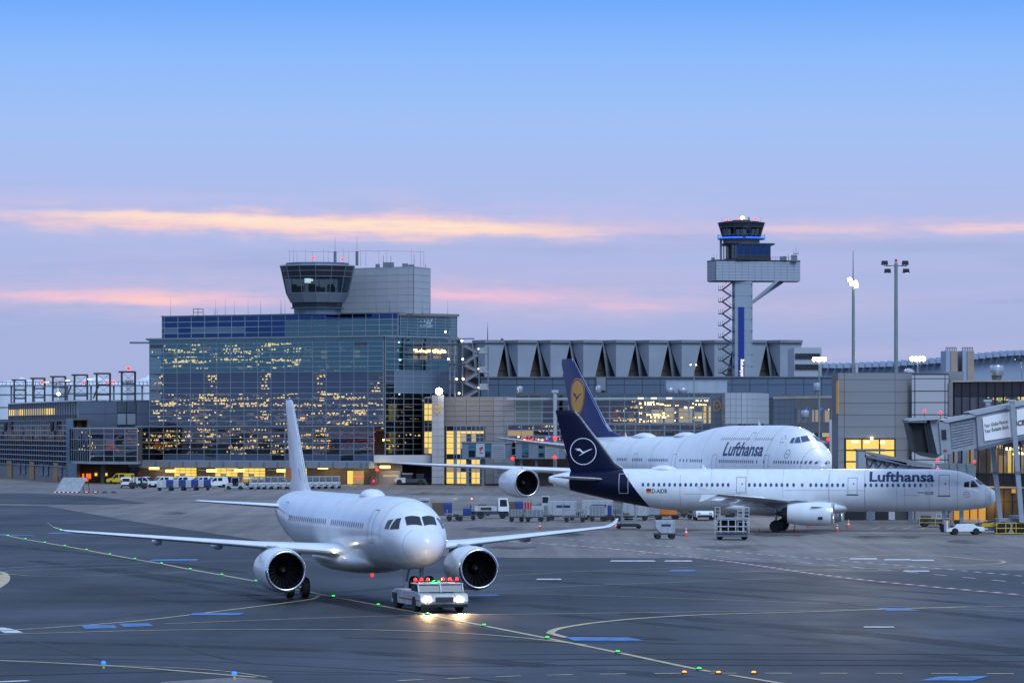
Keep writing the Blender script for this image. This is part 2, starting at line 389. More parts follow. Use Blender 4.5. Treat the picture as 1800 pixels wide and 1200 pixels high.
def strip(name, pts, wd, z, m, dash=None, px=True):
    """painted line on the ground through pixel points, dashes given in metres (on, off)"""
    P = [Vector(G(*p)) for p in pts] if px else [Vector(p) for p in pts]
    # densify with Catmull-Rom
    Q = []
    for i in range(len(P) - 1):
        p0, p1, p2, p3 = P[max(i - 1, 0)], P[i], P[i + 1], P[min(i + 2, len(P) - 1)]
        k = 1 if len(P) == 2 else 8
        for j in range(k):
            t = j / k
            Q.append(.5 * ((2 * p1) + (p2 - p0) * t + (2 * p0 - 5 * p1 + 4 * p2 - p3) * t * t + (3 * p1 - p0 - 3 * p2 + p3) * t ** 3))
    Q.append(P[-1]); mb = MB()
    def seg(a, b):
        d = (b - a)
        if d.length < 1e-6: return
        n = Vector((-d.y, d.x)).normalized() * wd / 2
        mb.add([(*(a - n), z), (*(b - n), z), (*(b + n), z), (*(a + n), z)], [(0, 1, 2, 3)])
    if not dash:
        ns = []
        for i in range(len(Q)):
            d = Q[min(i + 1, len(Q) - 1)] - Q[max(i - 1, 0)]; ns.append(Vector((-d.y, d.x)).normalized() * wd / 2)
        mb.add([(*(q - n), z) for q, n in zip(Q, ns)] + [(*(q + n), z) for q, n in zip(Q, ns)],
               [(i, i + 1, len(Q) + i + 1, len(Q) + i) for i in range(len(Q) - 1)])
    else:
        acc = 0.0; on, off = dash
        for a, b in zip(Q[:-1], Q[1:]):
            Ls = (b - a).length; d = (b - a) / Ls if Ls else None; t = 0.0
            while t < Ls - 1e-6:
                ph = acc % (on + off)
                step = min(Ls - t, (on - ph) if ph < on else (on + off - ph))
                step = max(step, 1e-3)
                if ph < on: seg(a + d * t, a + d * (t + step))
                t += step; acc += step
    return mb.build(name, m, ground)
LIGHTS = [(14, 942), (45, 948), (79, 954), (114, 960), (152, 967), (193, 975), (237, 983), (284, 991), (334.5, 1001), (390, 1011), (450, 1022), (515, 1035), (586, 1049), (665, 1064), (752, 1080), (851, 1100), (962, 1122), (1086, 1147), (1229, 1177)]
strip('centre_line', [(-60, 929), (0, 939.5)] + [(x, y - .5) for x, y in LIGHTS] + [(1258, 1179)], .32, .016, 'paint_yellow')
strip('curved_line', [(560, 1046), (556, 1050), (540, 1054), (480, 1062), (400, 1072), (250, 1090), (100, 1102), (-60, 1112)], .26, .017, 'paint_yellow')
strip('curved_line', [(-40, 1116), (60, 1113), (300, 1107), (560, 1106), (700, 1108), (850, 1115), (960, 1125), (1030, 1133)], .26, .018, 'paint_yellow')
strip('curved_line', [(292, 1096), (500, 1088), (700, 1082), (1000, 1078), (1500, 1071), (1900, 1062)], .20, .018, 'paint_yellow')
strip('curved_line', [(1000, 1121), (975, 1115), (968, 1111), (985, 1104), (1040, 1095), (1120, 1087), (1240, 1080), (1420, 1075), (1700, 1066)], .42, .019, 'paint_yellow')
for pts in ([(700, 1048), (900, 1043), (1300, 1055), (1800, 1075)], [(780, 1040), (1000, 1030), (1400, 1015)], [(780, 1018), (1000, 1005), (1200, 997), (1300, 992)], [(860, 1002), (1300, 1005), (1500, 1003)], [(-50, 1000), (60, 1012), (200, 1010), (330, 1005)]):
    strip('thin_yellow_line', pts, .14, .017, 'paint_yellow')
strip('edge_line', [(-60, 1158), (100, 1165), (240, 1173), (340, 1181), (450, 1190)], .30, .017, 'paint_yellow')
strip('edge_line', [(150, 1168), (300, 1173), (400, 1180), (470, 1190)], .14, .018, 'paint_yellow')
strip('dashed_line', [(700, 1196), (940, 1187), (1240, 1183), (1900, 1184)], .30, .017, 'paint_yellow', (1.1, 1.15))
strip('ring_line', [(-20, 1003), (4, 1006), (12, 1014), (8, 1024), (-14, 1038)], .42, .018, 'paint_yellow')
strip('ring_line', [(-20, 1005), (-4, 1009), (3, 1016), (-2, 1026), (-20, 1036)], .42, .019, 'paint_yellow')
strip('short_line', [(1283, 1186), (1400, 1205)], .3, .017, 'paint_yellow')
strip('white_arc', [(-10, 1103), (8, 1106), (25, 1112)], .9, .017, 'paint_white')
strip('white_dash', [(-20, 1199), (50, 1196)], .5, .017, 'paint_white')
for pts in ([(-40, 928), (200, 925), (420, 921), (560, 919)], [(-40, 930), (200, 928), (420, 923), (560, 921)], [(-30, 1000), (120, 993), (330, 987), (620, 981)], [(-30, 1005), (120, 999), (260, 995)]):
    strip('pale_seam', pts, .10, .015, 'paint_white')
# service road bands: red/white edge and white dashes
strip('road_edge_red', [(820, 951), (1000, 959), (1250, 984), (1500, 1018), (1900, 1056)], .30, .02, 'paint_red')
strip('road_edge_white', [(818, 950), (1000, 958), (1250, 983), (1500, 1017), (1900, 1055)], .42, .03, 'paint_white', (1.0, 1.1))
strip('road_edge_white', [(1000, 948), (1150, 958), (1350, 975), (1500, 987), (1660, 1000), (1900, 1022)], .36, .024, 'paint_white', (1.0, 1.3))
strip('road_centre_dash', [(860, 948), (1100, 967), (1350, 984), (1560, 1002), (1900, 1034)], .22, .024, 'paint_white', (2.2, 2.6))
strip('road_edge_white', [(900, 975), (1100, 975), (1145, 970), (1200, 972)], .2, .024, 'paint_white', (.9, .9))
strip('stand_line', [(1440, 983), (1600, 974), (1720, 983), (1762, 986), (1745, 991), (1600, 997), (1300, 1005)], .3, .024, 'paint_yellow')
for a, b, y in ((1495, 1540, 982), (1556, 1600, 983.5), (1604, 1640, 984.5), (1590, 1632, 1003.5), (1075, 1150, 985.8), (1170, 1215, 985.8), (945, 985, 1018), (1520, 1570, 1102)):
    patch('stand_number_patch', [(a, y - .9), (b, y - .9), (b + 3, y + .9), (a - 3, y + .9)], .026, 'paint_white')
for a in ((140, 1098, 200, 1098, 206, 1104, 150, 1105), (207, 1096, 262, 1095, 270, 1100, 218, 1102), (340, 1077, 430, 1077, 420, 1081, 332, 1081), (990, 1119, 1105, 1120, 1135, 1126, 1010, 1126), (1650, 1189, 1740, 1188, 1710, 1196, 1615, 1196),
          (800, 1046, 870, 1044, 880, 1047, 790, 1049), (1180, 1001, 1225, 1001, 1220, 1004, 1175, 1004), (1540, 1068, 1590, 1069, 1620, 1073, 1560, 1073), (270, 983, 350, 982, 345, 985, 260, 986), (92, 936, 132, 935, 128, 937, 80, 938), (-20, 938, 60, 941, 60, 942, -20, 940)):
    patch('blue_marking', [(a[0], a[1]), (a[2], a[3]), (a[4], a[5]), (a[6], a[7])], .02, 'paint_blue')
for pts in ([(880, 1150), (1400, 1148), (1900, 1152)], [(700, 1160), (1200, 1158), (1900, 1163)], [(700, 1172), (1150, 1168), (1900, 1170)], [(0, 1158), (300, 1160), (700, 1180), (900, 1200)], [(300, 1128), (360, 1148), (440, 1165)], [(-20, 1188), (200, 1182), (420, 1178), (700, 1184)], [(0, 1030), (200, 1044), (330, 1060)], [(60, 1128), (120, 1145), (190, 1162)],
            [(985, 1117), (1100, 1119), (1180, 1122)], [(1000, 1122), (1120, 1123), (1190, 1124)]):
    strip('tar_seam', pts, .28, .014, 'seam')
for k, y in enumerate((1085, 1095, 1060, 1052, 1110, 1130, 1040, 1140)):
    x = 900 + 110 * k; strip('tar_seam', [(x, y), (x + 260, y + 5), (x + 620, y + 18)], .10, .0135, 'seam')
for k, (pts, wd) in enumerate((([(860, 1016), (1100, 1030), (1500, 1062), (1900, 1100)], 1.6), ([(900, 1062), (1200, 1085), (1600, 1122), (1900, 1158)], 2.2), ([(980, 1080), (1250, 1105), (1500, 1132), (1800, 1172)], 1.2), ([(1200, 1030), (1500, 1045), (1900, 1075)], 1.4), ([(200, 1000), (420, 1030), (640, 1068), (900, 1120)], 1.3), ([(60, 985), (300, 1020), (520, 1062)], 1.5), ([(300, 1040), (420, 1046), (600, 1040), (800, 1022)], 1.4), ([(250, 1055), (420, 1056), (640, 1046)], 1.0), ([(0, 1128), (300, 1134), (700, 1150), (1200, 1190)], 2.0), ([(600, 1120), (1000, 1128), (1500, 1134)], 1.3), ([(1000, 1004), (1300, 1018), (1700, 1046)], 1.1), ([(0, 958), (200, 978), (420, 1006)], 1.4))): strip('rubber_track', pts, wd, .0125, 'rubber_stain')
for k, (x, y, w) in enumerate(((640, 905, 90), (300, 902, 60), (860, 930, 120), (1000, 940, 90), (1180, 932, 110), (1380, 938, 130), (1560, 945, 120), (1700, 952, 90), (560, 885, 120), (760, 868, 80), (900, 962, 90), (1300, 962, 160))): patch('oil_stain', [(x + w * .5 * math.cos(q) * random.uniform(.7, 1.2), y + w * .035 * math.sin(q) * random.uniform(.7, 1.2)) for q in [2 * math.pi * i / 16 for i in range(16)]], .036, 'oil_stain')
# yellow parking ticks under the jet
for k in range(4): strip('parking_tick', [(1525 + 28 * k + 6, 930), (1525 + 28 * k + 22, 927)], .25, .03, 'paint_yellow')
strip('stand_line', [(700, 873), (770, 874), (800, 876), (790, 879), (740, 880)], .5, .03, 'paint_yellow')
# in-pavement taxiway lights
def ground_light(name, px, py, m, label, group, r=.16):
    x, y = G(px, py); t = thing(name, label, 'taxiway light', (x, y, 0), 0, group)
    MB().lathe([(r * 1.3, 0), (r * 1.25, .03), (r * .9, .05)], (0, 0, .02), n=10).build('housing', 'steel_dark', t, smooth=True)
    MB().lathe([(r * .85, 0), (r * .8, .045), (r * .4, .07)], (0, 0, .055), n=10).build('lens', m, t, smooth=True)
ordn = ['first', 'second', 'third', 'fourth', 'fifth', 'sixth', 'seventh', 'eighth', 'ninth', 'tenth', 'eleventh', 'twelfth', 'thirteenth', 'fourteenth', 'fifteenth', 'sixteenth', 'seventeenth', 'eighteenth', 'nineteenth']
for k, (x, y) in enumerate(LIGHTS):
    ground_light('taxiway_light', x, y, 'green_lamp', 'green taxiway light on the yellow centre line, %s from the left edge' % ordn[k], 'green centre line lights', .115)
for px, py, lb in ((182, 1175, 'bright blue taxiway edge light at lower left by the yellow edge line'), (412, 1194, 'bright blue taxiway edge light on the bottom edge near concrete slab corner')):
    x, y = G(px, py); t = thing('taxiway_edge_light', lb, 'taxiway light', (x, y, 0), 0, 'blue taxiway edge lights')
    MB().tube((0, 0, .012), (0, 0, .22), .05, .05).build('stem', 'yellow', t); MB().lathe([(.09, .2), (.10, .27), (.05, .33)], (0, 0, 0), n=10).build('lens', 'blue_lamp', t, smooth=True)
for k, px in enumerate((1203, 1263, 1325)):
    ground_light('stop_light', px, 1184 if k else 1183.5, 'amber_lamp', '%s of three amber ground lights on the dashed line' % ('leftmost', 'middle', 'rightmost')[k], 'amber ground lights', .11)
# ------------------------------------------------------------------ aircraft
def lerp(a, b, t): return a + (b - a) * t
class Body:
    """fuselage from sections (x, z_bottom, z_top, half_width, z_centre, egg)"""
    def __init__(s, secs): s.s = sorted(secs, key=lambda q: -q[0])
    def at(s, x):
        S = s.s
        if x >= S[0][0]: return S[0][1:]
        if x <= S[-1][0]: return S[-1][1:]
        for i in range(len(S) - 1):
            if S[i][0] >= x >= S[i + 1][0]:
                a, b = S[i], S[i + 1]; h = b[0] - a[0]; t = (x - a[0]) / h; out_ = []
                p, q = S[max(i - 1, 0)], S[min(i + 2, len(S) - 1)]
                for k in range(1, 6):
                    d = (b[k] - a[k]) / h
                    def slope(u, v, w):
                        if u is v or v is w: return d
                        d0 = (v[k] - u[k]) / (v[0] - u[0]); d1 = (w[k] - v[k]) / (w[0] - v[0])
                        return 0 if d0 * d1 <= 0 else 2 * d0 * d1 / (d0 + d1)
                    m0, m1 = slope(p, a, b), slope(a, b, q)
                    t2, t3 = t * t, t ** 3
                    out_.append((2 * t3 - 3 * t2 + 1) * a[k] + (t3 - 2 * t2 + t) * h * m0 + (-2 * t3 + 3 * t2) * b[k] + (t3 - t2) * h * m1)
                return tuple(out_)
    def pt(s, x, t):
        zb, zt, w, zc, k = s.at(x); sn, cs = math.sin(t), math.cos(t)
        return (x, w * cs * (1 - k * max(0, sn) ** 2), zc + (zt - zc) * sn if sn >= 0 else zc + (zc - zb) * sn)
    def y(s, x, z):
        zb, zt, w, zc, k = s.at(x); sn = (z - zc) / ((zt - zc) if z >= zc else (zc - zb))
        if abs(sn) >= 1: return 0.0
        return w * math.sqrt(1 - sn * sn) * (1 - k * max(0, sn) ** 2)
    def mesh(s, mb, xs, n=40):
        mb.loft([[s.pt(x, 2 * math.pi * k / n) for k in range(n)] for x in xs])
def patch_mesh(mb, body, cs, side=-1, off=.012, n=4, m=0):
    """surface patch through four (x,z) corners"""
    g = []
    for i in range(n + 1):
        for j in range(n + 1):
            u, v = i / n, j / n
            x = lerp(lerp(cs[0][0], cs[1][0], u), lerp(cs[3][0], cs[2][0], u), v); z = lerp(lerp(cs[0][1], cs[1][1], u), lerp(cs[3][1], cs[2][1], u), v)
            zt = body.at(x)[1]; y = body.y(x, min(z, zt - 1e-4)); g.append((x + off * .5, side * (y + off), min(z, zt) + off * .6))
    mb.add(g, [(i * (n + 1) + j, (i + 1) * (n + 1) + j, (i + 1) * (n + 1) + j + 1, i * (n + 1) + j + 1) for i in range(n) for j in range(n)], m)
def patch_xy(mb, body, cs, side, off=.02, n=4):
    """surface patch through four (x,y) corners on the upper half"""
    g = []
    for i in range(n + 1):
        for j in range(n + 1):
            u, v = i / n, j / n
            x = lerp(lerp(cs[0][0], cs[1][0], u), lerp(cs[3][0], cs[2][0], u), v); y = lerp(lerp(cs[0][1], cs[1][1], u), lerp(cs[3][1], cs[2][1], u), v)
            zb, zt, w, zc, k = body.at(x); z = zc + (zt - zc) * math.sqrt(max(0, 1 - (y / w) ** 2)); g.append((x + off, side * (y + off * .4), z + off))
    mb.add(g, [(i * (n + 1) + j, (i + 1) * (n + 1) + j, (i + 1) * (n + 1) + j + 1, i * (n + 1) + j + 1) for i in range(n) for j in range(n)])
def project(vs, fs, surf, step=.2, xstep=None):
    """cut a flat 2-D figure (x,z) into strips and lay it on a surface y = surf(x,z)"""
    bm = bmesh.new(); bv = [bm.verts.new((x, 0, z)) for x, z in vs]
    for f in fs:
        try: bm.faces.new([bv[i] for i in f])
        except ValueError: pass
    z0, z1 = min(v[1] for v in vs), max(v[1] for v in vs); z = math.ceil(z0 / step) * step
    while z < z1:
        bmesh.ops.bisect_plane(bm, geom=bm.verts[:] + bm.edges[:] + bm.faces[:], plane_co=(0, 0, z), plane_no=(0, 0, 1)); z += step
    if xstep:
        x = min(v[0] for v in vs) + xstep
        while x < max(v[0] for v in vs):
            bmesh.ops.bisect_plane(bm, geom=bm.verts[:] + bm.edges[:] + bm.faces[:], plane_co=(x, 0, 0), plane_no=(1, 0, 0)); x += xstep
    bm.verts.ensure_lookup_table(); bm.verts.index_update()
    V = [(v.co.x, surf(v.co.x, v.co.z), v.co.z) for v in bm.verts]; Fc = [tuple(v.index for v in f.verts) for f in bm.faces]
    bm.free(); return V, Fc
def text2d(body_txt, width=None, height=1.0, bold=0.0, spacing=1.0):
    c = bpy.data.curves.new('lettering', 'FONT'); c.body = body_txt; c.offset = bold; c.space_character = spacing; c.resolution_u = 3
    o = bpy.data.objects.new('lettering', c); col.objects.link(o)
    dg = bpy.context.evaluated_depsgraph_get(); dg.update()
    me = bpy.data.meshes.new_from_object(o.evaluated_get(dg)); vs = [(v.co.x, v.co.y) for v in me.vertices]; fs = [tuple(p.vertices) for p in me.polygons]
    bpy.data.objects.remove(o); bpy.data.curves.remove(c); bpy.data.meshes.remove(me)
    x0, x1 = min(v[0] for v in vs), max(v[0] for v in vs); y0, y1 = min(v[1] for v in vs), max(v[1] for v in vs)
    k = height / (y1 - y0); kx = (width / (x1 - x0)) if width else k
    return [((v[0] - x0) * kx, (v[1] - y0) * k) for v in vs], fs
CRANE = [[(-.70, .22), (-.28, .235), (-.16, .13), (-.02, -.02), (.10, -.01), (.22, .045), (.40, .12), (.62, .195), (.76, .215), (.70, .17), (.50, .08), (.36, .01), (.20, -.07), (.04, -.16), (-.16, -.27), (-.38, -.38), (-.30, -.31), (-.14, -.20), (-.06, -.14), (-.12, -.09), (-.22, 0.0), (-.30, .05), (-.42, .05), (-.56, .05), (-.40, .075), (-.44, .09), (-.62, .10), (-.46, .12), (-.50, .14), (-.66, .16), (-.50, .18)]]
def crane2d(cx, cz, r, kx=1.0, ring=True, bird=True, rw=.06):
    vs, fs = [], []
    if bird:
        for P in CRANE:
            o = len(vs); vs += [(cx + x * r * .92 * kx, cz + z * r * .92) for x, z in P]; fs.append(tuple(range(o, o + len(P))))
    if ring:
        n = 48; o = len(vs)
        for k in range(n):
            t = 2 * math.pi * k / n
            vs += [(cx + r * kx * math.cos(t), cz + r * math.sin(t)), (cx + r * (1 - rw) * kx * math.cos(t), cz + r * (1 - rw) * math.sin(t))]
        fs += [(o + 2 * k, o + 2 * ((k + 1) % n), o + 2 * ((k + 1) % n) + 1, o + 2 * k + 1) for k in range(n)]
    return vs, fs
def disc2d(cx, cz, r, n=40): return [(cx + r * math.cos(2 * math.pi * k / n), cz + r * math.sin(2 * math.pi * k / n)) for k in range(n)], [tuple(range(n))]
def decal(name, fig, surf, m, parent, step=.2, xstep=None):
    V, Fc = project(fig[0], fig[1], surf, step, xstep); mb = MB(); mb.add(V, Fc)
    # triangulate concave outlines
    me_o = mb.build(name, m, parent); return me_o
NACA = [(0, 0), (.0125, .16), (.05, .30), (.12, .42), (.25, .495), (.4, .485), (.6, .38), (.8, .22), (1, .01)]
def foil_ring(xle, ch, pos, th, plane):
    """plane 'w': spanwise y, thickness z; plane 'f': spanwise z, thickness y"""
    up = [(xle - c * ch, t * th * ch) for c, t in NACA]; lo = [(xle - c * ch, -t * th * ch * (.8 if plane == 'w' else 1)) for c, t in reversed(NACA[1:-1])]
    if plane == 'w': return [(x, pos[0], pos[1] + t) for x, t in up + lo]
    return [(x, t, pos[1]) for x, t in up + lo]
def wing(mb, secs, side): mb.loft([foil_ring(x, c, (side * y, z), th, 'w') for y, x, c, z, th in secs])
def fin(mb, secs): mb.loft([foil_ring(x, c, (0, z), th, 'f') for z, x, c, th in secs])
def engine(t, x, y, z, r, ln, body_m='white_paint', core=.9, yaw_toe=0):
    """underwing turbofan: inlet at x, axis at y,z"""
    n = 36; e = MB()
    e.lathe([(r * .86, -.12), (r * .93, -.22), (r * .985, -ln * .18), (r, -ln * .35), (r * .99, -ln * .55), (r * .93, -ln * .78), (r * .80, -ln), (r * .77, -ln), (r * .80, -ln * .8)], (x, y, z), 'x', n, caps=False)
    na = e.build('engine_nacelle', body_m, t, smooth=True)
    l = MB(); l.lathe([(r * .93, -.221), (r * .90, -.06), (r * .86, 0), (r * .81, -.03), (r * .78, -.14), (r * .775, -.3)], (x, y, z), 'x', n, caps=False)
    l.build('inlet_lip', 'lip_metal', na, smooth='all')
    d = MB(); d.lathe([(r * .775, -.28), (r * .80, -ln * .3), (r * .80, -ln * .33)], (x, y, z), 'x', n, caps=False); d.build('inlet_duct', 'dark_metal', na, smooth='all')
    f = MB()
    for k in range(20):
        a = 2 * math.pi * k / 20; c, s = math.cos(a), math.sin(a); c2, s2 = math.cos(a + .16), math.sin(a + .16)
        f.add([(x - ln * .27, y + .22 * r * c, z + .22 * r * s), (x - ln * .24, y + .79 * r * c, z + .79 * r * s), (x - ln * .31, y + .79 * r * c2, z + .79 * r * s2), (x - ln * .31, y + .22 * r * c2, z + .22 * r * s2)], [(0, 1, 2, 3)])
    f.lathe([(r * .80, -ln * .33), (r * .01, -ln * .335)], (x, y, z), 'x', n)
    f.build('fan', 'black', na)
    MB().lathe([(.01, -ln * .16), (r * .12, -ln * .2), (r * .25, -ln * .29)], (x, y, z), 'x', 20).build('spinner', 'dark_metal', na, smooth='all')
    MB().lathe([(r * .62, -ln * .8), (r * .55, -ln * 1.08), (r * .48, -ln * 1.12), (r * .28, -ln * 1.1), (r * .05, -ln * 1.3)], (x, y, z), 'x', 24).build('exhaust_nozzle', 'dark_metal', na, smooth=True)
    return na
def wheel(mb_t, c, r, w, n=20):
    mb_t.lathe([(r * .6, -w / 2), (r * .9, -w / 2), (r, -w * .3), (r, w * .3), (r * .9, w / 2), (r * .6, w / 2)], c, 'y', n)
def rim(mb, c, r, w): mb.lathe([(r * .6, -w * .45), (r * .3, -w * .38), (r * .15, -w * .5), (r * .15, w * .5), (r * .3, w * .38), (r * .6, w * .45)], c, 'y', 16)
def gear(t, name, x, y, zt, r, pairs, w=.42, wx=(0,)):
    g = MB(); g.tube((x, y, r), (x, y, zt), .13, .17, 10); g.tube((x, y, zt * .55), (x + .9, y, zt), .07, .07); 
    axw = [(x + dx, y + dy) for dx in wx for dy in pairs]
    for dx in wx: g.tube((x + dx, y + min(pairs), r), (x + dx, y + max(pairs), r), .09, .09)
    if len(wx) > 1: g.tube((x + min(wx), y, r), (x + max(wx), y, r), .12, .12)
    st = g.build(name, 'steel_light', t, smooth=True)
    for cx, cy in axw:
        q = MB(); wheel(q, (cx, cy, r), r, w); ty = q.build('tyre', 'rubber', st, smooth=True)
        q = MB(); rim(q, (cx, cy, r), r, w); q.build('rim', 'mesh_grey', st, smooth=True)
def frame_fig(x0, x1, z0, z1, w):
    vs = [(x0, z0), (x1, z0), (x1, z1), (x0, z1), (x0 + w, z0 + w), (x1 - w, z0 + w), (x1 - w, z1 - w), (x0 + w, z1 - w)]
    return vs, [(0, 1, 5, 4), (1, 2, 6, 5), (2, 3, 7, 6), (3, 0, 4, 7)]
def oct2d(x, z, w, h):
    c = .3; return [(x - w / 2, z - h / 2 + c * h), (x - w / 2 + c * w, z - h / 2), (x + w / 2 - c * w, z - h / 2), (x + w / 2, z - h / 2 + c * h), (x + w / 2, z + h / 2 - c * h), (x + w / 2 - c * w, z + h / 2), (x - w / 2 + c * w, z + h / 2), (x - w / 2, z + h / 2 - c * h)], [tuple(range(8))]
def pxloc(n, rz, px, y):
    k = (px - 900) / F; c, s = math.cos(rz), math.sin(rz)
    return (k * (n[1] + y * c) - n[0] + y * s) / (c - k * s)
def pzloc(n, rz, px, py, y):
    x = pxloc(n, rz, px, y); return x, Z_(py, n[1] + x * math.sin(rz) + y * math.cos(rz))

NOSE = [(0, 3.40, 3.52, .03, 3.46, 0), (-.06, 3.15, 3.82, .33, 3.46, 0), (-.2, 2.84, 4.0, .60, 3.46, 0), (-.55, 2.56, 4.26, .95, 3.48, 0), (-1.1, 2.37, 4.54, 1.25, 3.55, 0), (-1.65, 2.27, 4.97, 1.47, 3.68, .04), (-1.95, 2.24, 5.22, 1.56, 3.74, .06), (-2.75, 2.15, 5.63, 1.75, 3.86, .04), (-3.85, 2.07, 5.94, 1.88, 3.96, 0), (-5, 2.03, 6.05, 1.95, 4.02, 0), (-6.5, 2.0, 6.09, 1.975, 4.05, 0)]
def skin_ring(B, x, parent, w=.03, off=.006, n=44, m='seam_grey'):
    r = [[(p[0], p[1] * (1 + off / max(abs(p[1]), abs(p[2] - 4), .5)), 4 + (p[2] - 4) * (1 + off / 1.9)) for p in [B.pt(xx, 2 * math.pi * k / n) for k in range(n)]] for xx in (x, x - w)]
    MB().loft(r, caps=False).build('skin_seam', m, parent, smooth='all')
mat('seam_grey', (.36, .38, .40), .5, var=.2, scale=3)
def narrowbody(name, label, group, nose, rz, Ln, livery):
    t = thing(name, label, 'airplane', (nose[0], nose[1], 0), rz, group)
    e = Ln                               # tail cone end
    secs = NOSE + [(-e + 13.5, 2.0, 6.09, 1.975, 4.05, 0), (-e + 11.5, 2.10, 6.09, 1.97, 4.08, 0), (-e + 9.7, 2.36, 6.09, 1.94, 4.18, 0), (-e + 8.2, 2.62, 6.09, 1.88, 4.32, 0), (-e + 5.4, 3.20, 6.06, 1.62, 4.6, 0), (-e + 2, 3.98, 5.78, 1.0, 4.9, 0), (-e + .5, 4.5, 5.45, .5, 5.0, 0), (-e, 4.75, 5.3, .25, 5.03, 0)]
    B = Body(secs); xs = [0, -.02, -.06, -.12, -.2, -.35, -.55, -.8, -1.1, -1.4, -1.65, -1.8, -1.95, -2.3, -2.75, -3.3, -3.85, -4.4, -5, -5.8, -6.5]
    xs += frange(-8, -e + 13.5, 14) + frange(-e + 12.5, -e + .5, 24) + [-e + .2, -e]
    mb = MB(); B.mesh(mb, xs, 44)
    fu = mb.build('fuselage', ['white_paint', 'navy'], t, smooth='all')
    if livery == 'navy':
        bm = bmesh.new(); bm.from_mesh(fu.data)
        p0 = Vector((-e + 7.3, 0, 6.1)); p1 = Vector((-e + 10.2, 0, 2.2)); d = (p1 - p0); no = Vector((-d.z, 0, d.x)).normalized()
        if no.x > 0: no = -no
        geom = lambda: bm.verts[:] + bm.edges[:] + bm.faces[:]
        bmesh.ops.bisect_plane(bm, geom=geom(), plane_co=p0, plane_no=no)
        q0 = Vector((-e + 2.15, 0, 4)); qn = Vector((-1, 0, 0)); bmesh.ops.bisect_plane(bm, geom=geom(), plane_co=q0, plane_no=qn)
        for f in bm.faces:
            c = f.calc_center_median()
            if (c - p0).dot(no) > 1e-4 and (c - q0).dot(qn) < -1e-4: f.material_index = 1
        bm.to_mesh(fu.data); bm.free()
    for x in (-1.0, -3.7, -6.4, -9.5, -12.6, -16, -20.5, -24, -27.5): skin_ring(B, x, fu)
    S = lambda off=.012: (lambda x, z: -(B.y(x, z) + off)); SP = lambda x, z: B.y(x, z) + .012
    fs = [(5.75, -e + 9.4, 7.2, .07), (6.15, -e + 7.4, 5.35, .09), (6.6, -e + 6.7, 4.7, .10), (9, -e + 4.81, 3.45, .10), (11.3, -e + 3.0, 2.25, .10), (11.72, -e + 2.6, 1.95, .09), (11.82, -e + 2.2, 1.55, .03)]
    f = MB(); fin(f, fs); fi = f.build('tail_fin', {'navy': 'navy', 'white': 'white_paint'}[livery], t, smooth=35)
    def fsurf(x, z, off=.014):
        for a, b in zip(fs[:-1], fs[1:]):
            if a[0] <= z <= b[0]:
                u = (z - a[0]) / (b[0] - a[0]); xl = lerp(a[1], b[1], u); ch = lerp(a[2], b[2], u); th = lerp(a[3], b[3], u); c = min(1, max(0, (xl - x) / ch))
                for p, q in zip(NACA[:-1], NACA[1:]):
                    if p[0] <= c <= q[0]: return -(lerp(p[1], q[1], (c - p[0]) / (q[0] - p[0])) * th * ch + off)
        return -off
    le = MB()                                   # bright leading edge strip
    for a, b in zip(fs[:-2], fs[1:-1]):
        le.add([(a[1] + .03, 0, a[0]), (a[1] - .13, -.05 - a[3] * a[2] * .17, a[0]), (b[1] - .11, -.03 - b[3] * b[2] * .17, b[0]), (b[1] + .03, 0, b[0])], [(0, 1, 2, 3)])
        le.add([(a[1] + .03, 0, a[0]), (a[1] - .13, .05 + a[3] * a[2] * .17, a[0]), (b[1] - .11, .03 + b[3] * b[2] * .17, b[0]), (b[1] + .03, 0, b[0])], [(0, 1, 2, 3)])
    le.build('fin_leading_edge', 'white_worn', fi)
    if livery == 'navy':
        cx, cz = pzloc(nose, rz, 1025, 793, -.2); decal('crane_emblem', crane2d(cx, cz, 1.32, rw=.055), fsurf, 'white_paint', fi, .3, .3)
    else:
        v = [(-e + 6.0, 6.7), (-e + .6, 6.7), (-e + .6, 7.45), (-e + 5.3, 7.45)]
        decal('fin_stripe', (v, [(0, 1, 2, 3)]), lambda x, z: fsurf(x, z), 'orange', fi, .2); decal('fin_stripe', (v, [(0, 1, 2, 3)]), lambda x, z: -fsurf(x, z), 'orange', fi, .2)
    for sd in (-1, 1):                          # tailplanes
        w_ = MB(); wing(w_, [(0.5, -e + 6.2, 3.9, 5.0, .10), (1.2, -e + 5.7, 3.5, 5.05, .10), (5.9, -e + 2.65, 1.5, 5.35, .10), (6.2, -e + 2.2, 1.0, 5.37, .06)], sd); w_.build('tailplane', 'white_worn' if livery == 'navy' else 'white_paint', t, smooth=35)
        x0 = -(Ln - 43.7) * 0 - (17.3 if livery == 'navy' else 12.4)
        W = [(1.2, x0 + .4, 7.2, 2.75, .13), (2.0, x0, 6.7, 2.8, .13), (6.4, x0 - 2.35, 4.0, 3.12, .12), (11.5, x0 - 5.0, 2.85, 3.5, .11), (16.3, x0 - 7.5, 1.75, 3.85, .10), (16.95, x0 - 7.95, 1.45, 3.92, .08)]
        if livery != 'navy': W += [(17.5, x0 - 8.5, .9, 4.12, .07), (17.8, x0 - 9.0, .4, 4.4, .06)]
        w_ = MB(); wing(w_, W, sd); wg = w_.build('wing', 'white_worn' if livery == 'navy' else 'white_paint', t, smooth=30)
